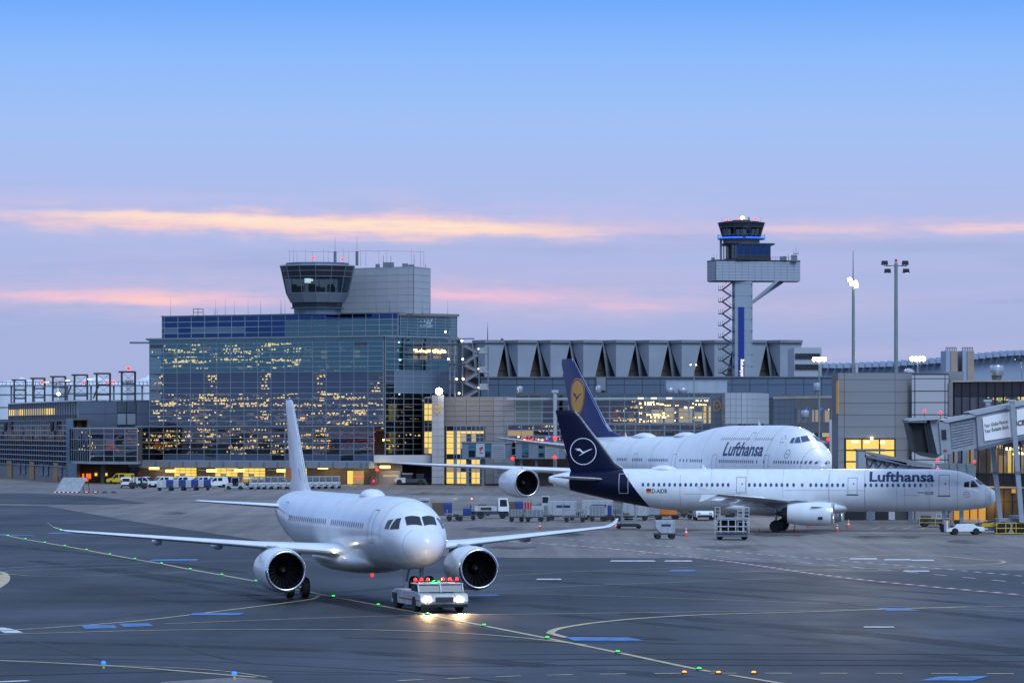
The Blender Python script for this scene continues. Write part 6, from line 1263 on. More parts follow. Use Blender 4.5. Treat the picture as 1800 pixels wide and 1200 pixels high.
for x in (1.7, -2.4):
    for y in (-1.2, 1.2):
        q = MB(); wheel(q, (x, y, .45), .45, .36); ww = q.build('tyre', 'rubber', tg, smooth=True); q = MB(); rim(q, (x, y, .45), .45, .36); q.build('rim', 'white_worn', ww, smooth=True)
for y in (-.95, .85): 
    MB().box(3.0, 3.1, y - .17, y + .17, .60, .76).build('headlamp', 'lamp_star', tg)
for k, y in enumerate((-1.2, -.85, -.5, .35, .75, 1.15)):
    MB().lathe([(.09, 0), (.08, .12), (.02, .16)], (1.4, y, 1.69), n=8).build('warning_lamp', 'red_lamp', tg)
c2, s2 = math.cos(rz2), math.sin(rz2)
for y in (-.95, .85):
    hx, hy = n2[0] + .10 + 3.15 * c2 - y * s2, n2[1] - .9 + 3.15 * s2 + y * c2
    lamp_light('headlamp_beam', (hx, hy, .68), 900, (1, .62, .28), .1, 70, (hx + 12 * c2, hy + 12 * s2, -.6))
for y in (-.2, .1): MB().box(1.46, 1.5, y - .07, y + .07, 1.60, 1.68).build('green_lamp', 'green_lamp', tg)
for y, cl, pw in ((-.1, (.05, 1, .15), 45), (-.9, (1, .03, .02), 30), (.9, (1, .03, .05), 45)):
    hx, hy = n2[0] + .10 + 1.2 * c2 - y * s2, n2[1] - .9 + 1.2 * s2 + y * c2; lamp_light('warning_glow', (hx, hy, 1.75), pw, cl, .1)
# ---- jumbo jet nosed in to the terminal
n3, rz3 = (36.3, 425.0), R(-66.2)
A3 = thing('jumbo_jet', 'white jumbo jet with blue tail fin and gold crane disc behind the other airliner', 'airplane', (n3[0], n3[1], 0), rz3, 'parked airliners')
B3 = Body([(0, 5.05, 5.25, .05, 5.15, 0), (-.15, 4.5, 5.8, .75, 5.15, 0), (-.6, 3.95, 6.45, 1.4, 5.18, 0), (-1.4, 3.45, 7.2, 2.0, 5.22, .03), (-2.6, 3.0, 8.1, 2.55, 5.28, .06), (-3.4, 2.8, 8.65, 2.78, 5.32, .10), (-4.2, 2.66, 9.2, 2.92, 5.36, .14), (-5.2, 2.52, 9.72, 3.05, 5.4, .18), (-6.6, 2.38, 10.12, 3.14, 5.44, .22), (-8.5, 2.28, 10.34, 3.2, 5.48, .24), (-11, 2.22, 10.42, 3.25, 5.5, .25), (-23, 2.2, 10.40, 3.25, 5.5, .25), (-27, 2.2, 10.22, 3.25, 5.5, .22), (-31, 2.2, 9.75, 3.25, 5.5, .14), (-35, 2.2, 9.25, 3.25, 5.5, .05), (-38, 2.2, 9.05, 3.25, 5.5, 0), (-52, 2.25, 9.02, 3.25, 5.5, 0), (-58, 2.9, 9.0, 3.1, 5.8, 0), (-64, 4.3, 8.9, 2.5, 6.5, 0), (-69, 5.9, 8.6, 1.5, 7.2, 0), (-72, 7.1, 8.2, .6, 7.6, 0)])
mb = MB(); B3.mesh(mb, [0, -.05, -.15, -.3, -.6, -1, -1.4, -2, -2.6, -3, -3.4, -3.8, -4.2, -4.7, -5.2, -5.9, -6.6, -7.5, -8.5, -9.7, -11] + frange(-13, -23, 5) + frange(-24, -40, 16) + frange(-43, -52, 3) + frange(-54, -72, 14), 48)
FU3 = mb.build('fuselage', 'white_paint', A3, smooth='all')
S3 = lambda off=.015: (lambda x, z: -(B3.y(x, z) + off))
z0 = 8.85; fz = lambda px, py: pzloc(n3, rz3, px, py, 0)
tipLE, tipTE = fz(1009, 630), fz(988, 630); botLE = fz(1072, 756)
fs3 = [(8.3, botLE[0] + 7.5, 18.6, .05), (8.95, botLE[0] + 4.0, 15.2, .07), (9.7, botLE[0] + .6, 11.9, .09), (10.6, botLE[0] - .9, 10.8, .09), (tipLE[1] - .5, tipLE[0] + .3, tipLE[0] - tipTE[0] + .5, .09), (tipLE[1], tipLE[0] - .3, tipLE[0] - tipTE[0] - .3, .05)]
f = MB(); fin(f, fs3); FI3 = f.build('tail_fin', 'blue_fin', A3, smooth=35)
def fsurf3(x, z, off=.03):
    for a, b in zip(fs3[:-1], fs3[1:]):
        if a[0] <= z <= b[0]:
            u = (z - a[0]) / (b[0] - a[0]); xl = lerp(a[1], b[1], u); ch = lerp(a[2], b[2], u); th = lerp(a[3], b[3], u); c = min(1, max(0, (xl - x) / ch))
            for p, q in zip(NACA[:-1], NACA[1:]):
                if p[0] <= c <= q[0]: return -(lerp(p[1], q[1], (c - p[0]) / (q[0] - p[0])) * th * ch + off)
    return -off
cx, cz = pzloc(n3, rz3, 1013.5, 697, -.4)
rg = 2.45
dsk = decal('gold_disc', disc2d(cx, cz, rg * .88), fsurf3, 'gold', FI3, .4, .5); decal('emblem_ring', crane2d(cx, cz, rg, bird=False, rw=.05), fsurf3, 'gold', FI3, .4, .5)
decal('crane_emblem', crane2d(cx - .1, cz, rg * .92, ring=False), lambda x, z: fsurf3(x, z, .05), 'blue_fin', dsk, .4, .4)
le = MB()
for a, b in zip(fs3[2:-1], fs3[3:]):
    for sg in (-1, 1): le.add([(a[1] + .05, 0, a[0]), (a[1] - .28, sg * (.07 + a[3] * a[2] * .16), a[0]), (b[1] - .2, sg * (.05 + b[3] * b[2] * .16), b[0]), (b[1] + .05, 0, b[0])], [(0, 1, 2, 3)])
le.build('fin_leading_edge', 'alu', FI3)
for sd in (-1, 1):
    w_ = MB(); wing(w_, [(.5, -58.5, 10.5, 7.3, .09), (2.2, -60, 9.2, 7.45, .09), (10.6, -68.6, 3.0, 8.75, .09), (11.1, -69.6, 1.8, 8.85, .06)], sd); w_.build('tailplane', 'white_worn', A3, smooth=35)
    W = [(2.2, -21.0, 17, 3.6, .12), (3.2, -22.0, 16, 3.75, .12), (12, -30.2, 9.2, 4.6, .11), (22, -38.4, 6.4, 5.15, .10), (30.5, -45.5, 4.2, 5.6, .09), (33, -48.4, 2.4, 5.75, .08), (34.2, -50.4, .8, 5.85, .07)]
    w_ = MB(); wing(w_, W, sd); w_.build('wing', 'white_paint', A3, smooth=30)
    for ye, ze, xl in ((22.3, 3.45, -38.6), (12.2, 2.75, -30.4)):
        xe = pxloc(n3, rz3, 927, -ye) if ye > 20 else xl + 4.6
        na = engine(A3, xe, sd * ye, ze, 1.82, 5.4)
        zw = 5.1 if ye > 20 else 4.55; py = MB()
        py.loft([[(xe - 1.4, sd * ye + .1, ze + 1.9), (xe - 1.4, sd * ye - .1, ze + 1.9), (xe - 2.0, sd * ye - .1, ze + 1.6), (xe - 2.0, sd * ye + .1, ze + 1.6)], [(xl - .8, sd * ye + .3, zw - .1), (xl - .8, sd * ye - .3, zw - .1), (xe - 5.0, sd * ye - .3, ze + .9), (xe - 5.0, sd * ye + .3, ze + .9)], [(xl - 5, sd * ye + .2, zw - .3), (xl - 5, sd * ye - .2, zw - .3), (xl - 5, sd * ye - .15, zw - .7), (xl - 5, sd * ye + .15, zw - .7)]])
        py.build('pylon', 'white_worn', A3, smooth=30)
    for gx, gy in ((-31, 5.5), (-34, 1.9)): gear(A3, 'main_gear', gx, sd * gy, 3.2, .62, (-.55, .55), .46, (-.75, .75))
gear(A3, 'nose_gear', -7.7, 0, 2.5, .62, (-.45, .45), .4)
bf = MB(); bf.loft([[(x, w * math.cos(a), 2.9 + hh * math.sin(a)) for a in [2 * math.pi * k / 20 for k in range(20)]] for x, w, hh in ((-17, .2, .1), (-19, 2.2, .6), (-22, 3.3, 1.0), (-30, 3.6, 1.2), (-36, 3.5, 1.2), (-41, 2.5, .8), (-44, .3, .1))]); bf.build('belly_fairing', 'white_paint', A3, smooth='all')
def row3(x0, x1, z, w, h, B, m='window_747'):
    k = x0
    while k > x1:
        V, Fc = project(*oct2d(k, z, w, h), S3(.012), .5); MB().add(V, Fc).build('cabin_window', m, FU3); k -= .508
q3 = lambda px, y=-3.2: pxloc(n3, rz3, px, y)
for a, b in ((1415, 1359), (1343, 1341), (1331, 1330), (1324, 1264), (1234, 1213), (1208, 1207), (1202, 1201), (1196, 1195), (1173, 1140), (1128, 1110), (1101, 1085)): row3(q3(a, -3.15), q3(b), 6.15, .27, .40, B3)
for x in (-2.2, -9.5, -14, -20, -26, -33, -40, -47, -54): skin_ring(B3, x, FU3, .05, .01)
for a, b in ((1351, 1322), (1311, 1262)): row3(q3(a, -2.6), q3(b, -2.6), 8.82, .17, .34, B3, 'clad_grey')
for px0, px1, z0_, z1_ in ((1341.5, 1350, 4.9, 6.95), (1251, 1259, 4.9, 6.95), (1181, 1187, 4.9, 6.95), (1112, 1119, 4.9, 6.95)):
    decal('door', frame_fig(q3(px0), q3(px1), z0_, z1_, .05), S3(.014), 'grey_line', FU3)
decal('door', frame_fig(q3(1311, -2.5), q3(1318, -2.5), 7.75, 9.6, .05), S3(.014), 'grey_line', FU3)
xa, xb = q3(1271, -3.0), q3(1340, -3.0)
vs, fs_ = text2d('Lufthansa', xb - xa, 1.68, .02); decal('lettering', ([(xa + a, 6.78 + b) for a, b in vs], fs_), S3(.02), 'letter_blue', FU3, .15)
x, z = q3(1380, -2.95), 7.1; decal('crane_emblem', crane2d(x, z, .50, rw=.10), S3(.02), 'letter_blue', FU3)
x, z = q3(1374.5, -2.2), 8.75
for k in range(5):
    a = R(90 + 72 * k); cx, cz = x + .42 * math.cos(a), z + .36 * math.sin(a)
    decal('star_mark', ([(cx + .2 * math.cos(a), cz + .15 * math.sin(a)), (cx + .13 * math.cos(a + 2), cz + .11 * math.sin(a + 2)), (cx + .13 * math.cos(a - 2), cz + .11 * math.sin(a - 2))], [(0, 1, 2)]), S3(.014), 'steel_grey', FU3)
for sd in (-1, 1):
    for cs in ([(-3.42, 8.62), (-3.75, 8.42), (-4.65, 9.12), (-4.28, 9.22)], [(-3.85, 8.40), (-4.65, 8.36), (-5.0, 9.02), (-4.72, 9.10)], [(-4.8, 8.36), (-5.4, 8.36), (-5.6, 8.92), (-5.12, 9.0)]):
        q = MB(); patch_mesh(q, B3, cs, sd, .018, 4); q.build('cockpit_window', 'window_dark', FU3, smooth='all')
for px in (1102, 1135, 1337):
    x = q3(px, 0); zt = B3.at(x)[1]; MB().add([(x, -.03, zt - .05), (x - .6, -.03, zt - .05), (x - .6, 0, zt + .55), (x - .4, 0, zt + .55), (x, .03, zt - .05), (x - .6, .03, zt - .05), (x - .6, .01, zt + .55), (x - .4, .01, zt + .55)], [(0, 1, 2, 3), (4, 7, 6, 5), (0, 3, 7, 4), (1, 5, 6, 2), (2, 6, 7, 3), (0, 4, 5, 1)]).build('blade_antenna', 'white_paint', FU3)
for px in (1133, 1206):
    x = q3(px, 0); zt = B3.at(x)[1]; dm = MB(); dm.loft([[(x + a, w * math.cos(q), zt - .12 + h * max(0, math.sin(q))) for q in [math.pi * k / 10 for k in range(11)]] for a, w, h in ((-2.4, .1, .12), (-2.0, .8, .4), (-.6, 1.0, .6), (.8, 1.0, .6), (2.0, .7, .4), (2.4, .1, .12))]); dm.build('satcom_dome', 'white_paint', FU3, smooth='all')
# ------------------------------------------------------------------ masts and lamps
def pole_mast(name, label, px, py_top, D, r0, r1, group, cat='flood mast'):
    t = thing(name, label, cat, (X_(px, D), D, 0), 0, group); h = Z_(py_top, D)
    MB().lathe([(r0 * 1.3, 0), (r0 * 1.3, .3), (r0, .35), (r1, h)], (0, 0, 0), n=12).build('pole', 'pole_green', t, smooth=True)
    return t, h
mat('pole_green', (.20, .25, .25), .5, .2, var=.12)
def flood_head(t, x, z, m='lamp_star', y=-.2, w=.9, h=.45, lit=True):
    hd = MB(); hd.extr([(x - w / 2, z - h / 2), (x + w / 2, z - h / 2), (x + w / 2 - .06, z + h / 2), (x - w / 2 + .06, z + h / 2)], y, y + .5); o = hd.build('lamp_head', 'steel_dark', t)
    if lit: MB().lathe([(h * .62, 0), (h * .58, -.08), (h * .3, -.14)], (x, y - .004, z), 'y', 14).build('lamp_lens', m, o, smooth='all')
    else: MB().box(x - w / 2 + .06, x + w / 2 - .06, y - .05, y - .004, z - h / 2 + .05, z + h / 2 - .05).build('lamp_lens', 'van_glass', o)
t, h = pole_mast('flood_mast', 'tall lit flood mast with a lightning rod, left of the two tall masts', 1500, 497, 440, .26, .16, 'apron floodlights')
for x, z in ((-.45, .35), (.25, .0), (-.2, -.1), (.35, -.35)): flood_head(t, x, h + z, w=.62, h=.4)
MB().tube((0, .3, h), (0, .3, Z_(440, 440)), .07, .03, 6).build('lightning_rod', 'steel_dark', t); MB().box(.25, .55, -.2, .2, Z_(655, 440), Z_(640, 440)).build('junction_box', 'clad_white', t)
lamp_light('flood_light', (X_(1500, 438), 437, Z_(497, 440)), 16000, (1, .95, .85), .6, 110, (X_(1500, 380), 360, 0))
t, h = pole_mast('flood_mast', 'tall unlit flood mast with four dark lamp heads and red beacon', 1575, 462, 440, .30, .20, None)
MB().bar((-1.4, 0, h - .35), (1.3, 0, h - .35), .14).build('crossarm', 'pole_green', t)
for x, z in ((-1.35, .1), (1.1, .1), (-1.0, -.85), (1.2, -.85)): flood_head(t, x, h + z - .1, lit=False, w=.8, h=.5)
MB().lathe([(.16, 0), (.14, .3), (.03, .36)], (0, 0, h + .1), n=8).build('beacon', 'red', t)
t, h = pole_mast('flood_mast', 'lit flood mast left of the grey pier block, shining over the jumbo nose', 1440, 634, 560, .18, .12, 'apron floodlights')
for x in (-.75, -.25, .25, .75): flood_head(t, x, h + .25, w=.46, h=.5)
lamp_light('flood_light', (X_(1440, 555), 555, Z_(629, 555)), 16000, (1, .88, .65), .6, 110, (X_(1400, 480), 440, 0))
t, h = pole_mast('flood_mast', 'low lit flood mast on the pier roof right of the unlit tall mast', 1613, 634, 500, .14, .10, 'apron floodlights')
for x in (-.75, -.25, .25, .75): flood_head(t, x, h + .25, w=.46, h=.5)
lamp_light('flood_light', (X_(1612, 495), 495, Z_(628, 495)), 16000, (1, .92, .75), .6, 110, (X_(1650, 400), 350, 0))
t, h = pole_mast('lamp_post', 'slim lamp post with twin lamps in front of silver plant box', 1220, 642, 600, .12, .07, None, 'lamp post')
for x in (-.55, .3): flood_head(t, x, h + .1, 'lamp_white', w=.5, h=.18)
t, h = pole_mast('lamp_post', 'dark unlit lamp post at the far right edge behind dark glass pier', 1796, 632, 470, .12, .08, None, 'lamp post')
flood_head(t, -.4, h, w=.9, h=.25, lit=False)
# ------------------------------------------------------------------ passenger bridges
JB = thing('boarding_bridge', 'raised boarding bridge with bank advert panels and open black bellows at right', 'boarding bridge', (X_(1760, 352), 352, 0))
jq = lambda px, py, D=352.: (X_(px, D), D, Z_(py, D))
def slant(mb, P, D0, D1, m=0):
    """solid between pixel outline at depth D0 (front) and same outline at D1"""
    n = len(P); vs = [jq(x, y, D0) for x, y in P] + [(X_(x, D0), D1, Z_(y, D0)) for x, y in P]
    return mb.add(vs, [tuple(range(n)), tuple(reversed(range(n, 2 * n)))] + [(k, n + k, n + (k + 1) % n, (k + 1) % n) for k in range(n)], m)
mat('bridge_grey', (.30, .32, .35), .5, var=.08, scale=1.2); mat('advert_white', (.70, .70, .73), .5, var=.04, emit=(.9, .93, 1), es=.12); mat('bellows', (.012, .014, .02), .6, var=.3, scale=4, stretch=(4, 1, 1))
slant(MB(), [(1716, 729), (1830, 704), (1830, 762), (1720, 787)], 350, 353.2).build('tunnel', 'bridge_grey', JB, w=True)
slant(MB(), [(1700, 724), (1834, 696.5), (1834, 704.5), (1716, 729.5)], 349.8, 353.4).build('tunnel_roof', 'clad_white', JB, w=True)
slant(MB(), [(1720, 785), (1830, 760), (1830, 766), (1720, 791)], 349.8, 353.4).build('tunnel_floor', 'steel_grey', JB, w=True)
slant(MB(), [(1727, 733), (1774, 723.5), (1777, 767.5), (1731, 775)], 349.86, 349.99).build('advert_panel', 'advert_white', JB, w=True); slant(MB(), [(1787, 720), (1830, 711), (1830, 757), (1788, 765)], 349.86, 349.99).build('advert_panel', 'advert_white', JB, w=True)
def sign_text(s, px, py, w, h, slope, parent, m='letter_dark', D=349.8, bold=.01):
    vs, fs_ = text2d(s, w * D / F, h * D / F, bold); x0, z0 = X_(px, D), Z_(py, D)
    MB().add([(x0 + a, D, z0 + b + a * slope) for a, b in vs], fs_).build('advert_lettering', m, parent, w=True)
sign_text('Your Global Partner.', 1730, 751.5, 43, 6.5, .20, JB); sign_text('Your Reliable Bank.', 1730.5, 761, 43, 6.5, .20, JB); sign_text('ICBC', 1786.8, 749, 22, 9.5, .18, JB, bold=.03)
cg = MB(); slant(cg, [(1668, 741), (1716, 730), (1719, 788), (1672, 794)], 350.3, 353.4); CG = cg.build('curved_section', 'bridge_grey', JB, w=True)
for k in range(9): 
    y0 = 745 + k * 5; slant(MB(), [(1671 + k * .3, y0), (1712, y0 - 7 - .25 * k), (1712, y0 - 4.2 - .25 * k), (1671 + k * .3, y0 + 2.8)], 350.2, 350.29).build('grille_slat', 'mesh_grey', CG, w=True)
slant(MB(), [(1655, 738), (1714, 726), (1716, 732), (1668, 742), (1662, 742)], 349.9, 353.6).build('section_roof', 'clad_white', JB, w=True); slant(MB(), [(1666, 733), (1698, 729.5), (1699, 735), (1666, 739)], 350.4, 352.6).build('roof_unit', 'clad_white', JB, w=True)
slant(MB(), [(1650, 741), (1668, 741), (1673, 797), (1655, 799)], 350.0, 353.6).build('cab_side', 'bridge_grey', JB, w=True); slant(MB(), [(1655, 755), (1663, 755), (1664, 772), (1656, 772)], 349.9, 349.99).build('cab_window', 'van_glass', JB, w=True)
slant(MB(), [(1659, 790), (1664, 789.5), (1664.5, 792.5), (1659.5, 793)], 349.9, 349.98).build('red_label', 'red', JB, w=True)
cbx = MB(); slant(cbx, [(1634, 738), (1650, 736), (1655, 797), (1648, 800)], 350.2, 354); cbx.build('cab_body', 'bridge_grey', JB, w=True)
slant(MB(), [(1601, 734), (1649, 732), (1651, 737), (1597, 740)], 349.6, 354.4).build('cab_roof', 'clad_white', JB, w=True)
# bellows: dark opening with folded hood
def fold(P0, P1, m, nm, D0=349.8, D1=354.0): 
    mb = MB(); n = len(P0); vs = [jq(x, y, D0) for x, y in P0] + [jq(x, y, D0 + .35) for x, y in P1]; mb.add(vs, [(k, (k + 1) % n, n + (k + 1) % n, n + k) for k in range(n)]); mb.build(nm, m, JB, w=True)
slant(MB(), [(1599, 742), (1623, 742), (1640, 797), (1611, 794)], 350.6, 353.8).build('bellows_opening', 'black', JB, w=True)
slant(MB(), [(1594, 738), (1628, 738), (1629, 742.5), (1596, 742.5)], 349.7, 354.2).build('bellows_hood', 'steel_grey', JB, w=True)
for k in range(4): a = 1623 + 4.5 * k; slant(MB(), [(a, 741), (a + 3.6, 741), (a + 14 + k * .3, 799), (a + 10, 799)], 350.1 + .08 * k, 353.8).build('bellows_fold', 'bellows', JB, w=True)
slant(MB(), [(1595, 741), (1599, 741), (1612, 795), (1607, 791)], 350.1, 353.8).build('bellows_fold', 'bellows', JB, w=True)
slant(MB(), [(1607, 791), (1611, 793), (1655, 799), (1645, 805), (1625, 801)], 350.0, 353.9).build('bumper', 'steel_dark', JB, w=True)
for px, py in ((1625, 722), (1653, 725), (1648, 808), (1713, 811)): MB().lathe([(.03, -.14), (.13, -.05), (.13, .05), (.03, .14)], jq(px, py, 350), n=8).build('warning_lamp', 'red_lamp', JB, w=True, smooth='all')
o = MB(); o.tube(jq(1625, 734, 350.5), jq(1625, 723, 350.5), .03, .03, 5); o.tube(jq(1653, 737, 350.5), jq(1653, 726, 350.5), .03, .03, 5); o.tube(jq(1648, 800, 350.5), jq(1648, 808, 350.5), .03, .03, 5); o.build('lamp_stem', 'steel_dark', JB, w=True)
for nm, a, b, D in (('lift_column', (1779, 704), (1796, 918), 348.8), ('lift_column', (1736, 704), (1759, 918), 355.0)):
    mb = MB(); mb.bar(jq(a[0], a[1], D), jq(b[0], b[1], D), .44, .44); LC = mb.build(nm, 'bridge_grey', JB, w=True); MB().bar(jq(a[0], a[1] - 2, D), jq(a[0], a[1] + 2, D), .75, .6).build('column_cap', 'clad_white', LC, w=True)
    f_ = .58; mb = MB(); mb.bar(jq(a[0] + (b[0] - a[0]) * f_, a[1] + (b[1] - a[1]) * f_, D), jq(a[0] + (b[0] - a[0]) * f_, a[1] + (b[1] - a[1]) * f_ + 6, D), .5, .5); mb.build('column_collar', 'steel_grey', LC, w=True)
MB().bar(jq(1736, 716, 355), jq(1779, 716, 348.8), .35, .4).build('lift_beam', 'clad_white', JB, w=True)
bg_ = MB(); bg_.box(X_(1752, 352), X_(1812, 352), 350.3, 353.8, Z_(921, 352), Z_(911, 352)); BO = bg_.build('bogie_beam', 'bridge_grey', JB, w=True); MB().box(X_(1773, 352), X_(1806, 352), 350, 352, Z_(911, 352), Z_(905, 352)).build('drive_unit', 'clad_steelblue', BO, w=True)
for px in (1764, 1791, 1808):
    q_ = MB(); wheel(q_, (X_(px, 350), 350, .62), .6, .5); q_.build('tyre', 'rubber', BO, w=True, smooth=True); q_ = MB(); wheel(q_, (X_(px, 354), 353.6, .62), .6, .5); q_.build('tyre', 'rubber', BO, w=True, smooth=True)
gr = MB()
for px in (1752, 1768, 1786): gr.tube(jq(px, 937, 349), jq(px, 919, 349), .04, .04, 5)
for py in (919, 928, 937): gr.tube(jq(1750, py, 349), jq(1815, py, 349), .04, .04, 5)
gr.build('guard_rail', 'yellow', BO, w=True)
J2 = thing('ground_boarding_bridge', 'grey boarding bridge with looped black cable behind the white airliner roof', 'boarding bridge', (X_(1590, 388), 388, 0))
slant(MB(), [(1509, 792), (1522, 792), (1522, 850), (1509, 850)], 386, 389).build('rotunda', 'bridge_grey', J2, w=True); slant(MB(), [(1520, 799), (1594, 816), (1594, 850), (1520, 850)], 386.4, 389).build('tunnel', 'bridge_grey', J2, w=True); slant(MB(), [(1518, 795), (1530, 794), (1640, 816), (1640, 820), (1594, 817)], 386, 389.4).build('tunnel_roof', 'clad_grey', J2, w=True); slant(MB(), [(1520, 798), (1594, 813), (1594, 818), (1520, 803)], 386, 386.3).build('side_beam', 'clad_steelblue', J2, w=True)
slant(MB(), [(1594, 818), (1652, 822), (1652, 850), (1594, 850)], 386.6, 389).build('tunnel', 'bridge_grey', J2, w=True); slant(MB(), [(1506, 789), (1556, 789), (1556, 793), (1508, 793)], 386, 389.4).build('rotunda_roof', 'steel_grey', J2, w=True)
cb_ = MB(); pts = [(1520, 803)]
for k in range(4): pts += [(1526 + 15 * k, 818 - k), (1530 + 15 * k, 820), (1537 + 15 * k, 806 + 2.5 * k)]
for a, b in zip(pts[:-1], pts[1:]): cb_.tube(jq(a[0], a[1], 386.2), jq(b[0], b[1], 386.2), .06, .06, 5)
cb_.build('looped_cable', 'black', J2, w=True)
slant(MB(), [(1650, 815), (1662, 813.5), (1712, 815), (1716, 819), (1714, 850), (1650, 850)], 383, 386).build('cab_hood', 'hood_green' if mat('hood_green', (.17, .20, .21), .6, var=.15, scale=2) else '', J2, w=True)
for px in (1668, 1682, 1698): slant(MB(), [(px, 814), (px + 1, 814), (px + 5, 840), (px + 4, 840)], 382.9, 382.99).build('hood_seam', 'steel_grey', J2, w=True)
for px in (1530, 1600, 1690): MB().bar((X_(px, 387.5), 387.5, 0), (X_(px, 387.5), 387.5, Z_(848, 387)), .4).build('support_leg', 'steel_grey', J2, w=True)
J3 = thing('jumbo_boarding_bridge', 'pale boarding bridge with tall white post at the jumbo nose', 'boarding bridge', (X_(1460, 436), 436, 0))
slant(MB(), [(1440, 776), (1472, 782), (1472, 850), (1440, 850)], 434.5, 437).build('cab', 'clad_white', J3, w=True); slant(MB(), [(1436, 772), (1472, 779), (1472, 783), (1436, 776)], 434.2, 437.3).build('cab_roof', 'bridge_grey', J3, w=True); slant(MB(), [(1458.5, 737), (1468.5, 737), (1468.5, 902), (1458.5, 902)], 433.4, 434.1).build('lift_column', 'clad_white', J3, w=True); slant(MB(), [(1458, 800), (1466, 800), (1466, 808), (1458, 808)], 433.2, 433.39).build('control_box', 'dark_metal', J3, w=True)
for k in range(4): slant(MB(), [(1442 + 3.6 * k, 778 + .6 * k), (1444 + 3.6 * k, 778 + .6 * k), (1444 + 3.6 * k, 848), (1442 + 3.6 * k, 848)], 434.3, 434.49).build('cab_rib', 'clad_grey', J3, w=True)
for px, py in ((1438, 774), (1455.5, 774)): MB().lathe([(.03, -.18), (.16, -.06), (.16, .06), (.03, .18)], jq(px, py - 2, 434), n=8).build('warning_lamp', 'red_lamp', J3, w=True, smooth='all')
for nm, lb, D, x0 in (('gate_boarding_bridge', 'small boarding bridge with colourful logo panel by the yellow lit gate windows', 648., 812), ('gate_boarding_bridge', 'small boarding bridge half behind the navy tail fin', 646., 906)):
    t = thing(nm, lb, 'boarding bridge', (X_(x0 + 40, D), D, 0), 0, 'gate boarding bridges')
    slant(MB(), [(x0, 777), (x0 + 88, 779), (x0 + 88, 806), (x0, 806)], D, D + 3).build('tunnel', 'clad_steelblue', t, w=True); slant(MB(), [(x0 - 1, 775.5), (x0 + 89, 777.5), (x0 + 89, 779.5), (x0 - 1, 778)], D - .2, D + 3.2).build('tunnel_roof', 'clad_grey', t, w=True)
    for a, b in ((12, 23), (41, 50)): slant(MB(), [(x0 + a, 780), (x0 + b, 780), (x0 + b, 803), (x0 + a, 803)], D - .12, D - .02).build('side_window', 'glass_teal', t, w=True)
    slant(MB(), [(x0 + 52, 780), (x0 + 76, 780), (x0 + 76, 806), (x0 + 52, 806)], D - .3, D - .02).build('bellows', 'bridge_grey', t, w=True)
    for k in range(6): slant(MB(), [(x0 + 54, 783 + 3.8 * k), (x0 + 74, 783 + 3.8 * k), (x0 + 74, 784.6 + 3.8 * k), (x0 + 54, 784.6 + 3.8 * k)], D - .38, D - .31).build('bellows_rib', 'clad_grey', t, w=True)
    for px in (37, 10): MB().bar((X_(x0 + px, D + 1.5), D + 1.5, 0), (X_(x0 + px, D + 1.5), D + 1.5, Z_(806, D)), .5).build('support_leg', 'steel_grey', t, w=True)
    if x0 == 812:
        slant(MB(), [(x0 + 25, 779.5), (x0 + 40, 779.5), (x0 + 40, 803), (x0 + 25, 803)], D - .2, D - .02).build('logo_panel', 'clad_white', t, w=True)
        for m, P in (('red', [(30, 787), (34, 785.5), (35.5, 789), (33, 790)]), ('blue_stripe', [(34, 785), (37, 784.5), (36.5, 789), (35, 788.5)]), ('yellow', [(34.5, 790), (36.5, 789.5), (36, 791.5)]), ('red', [(31, 790), (33, 790.4), (33.6, 793), (32.4, 793)]), ('red', [(31, 795), (37, 795), (37, 796.2), (31, 796.2)])): slant(MB(), [(x0 + a, b) for a, b in P], D - .28, D - .21).build('logo_mark', m, t, w=True)
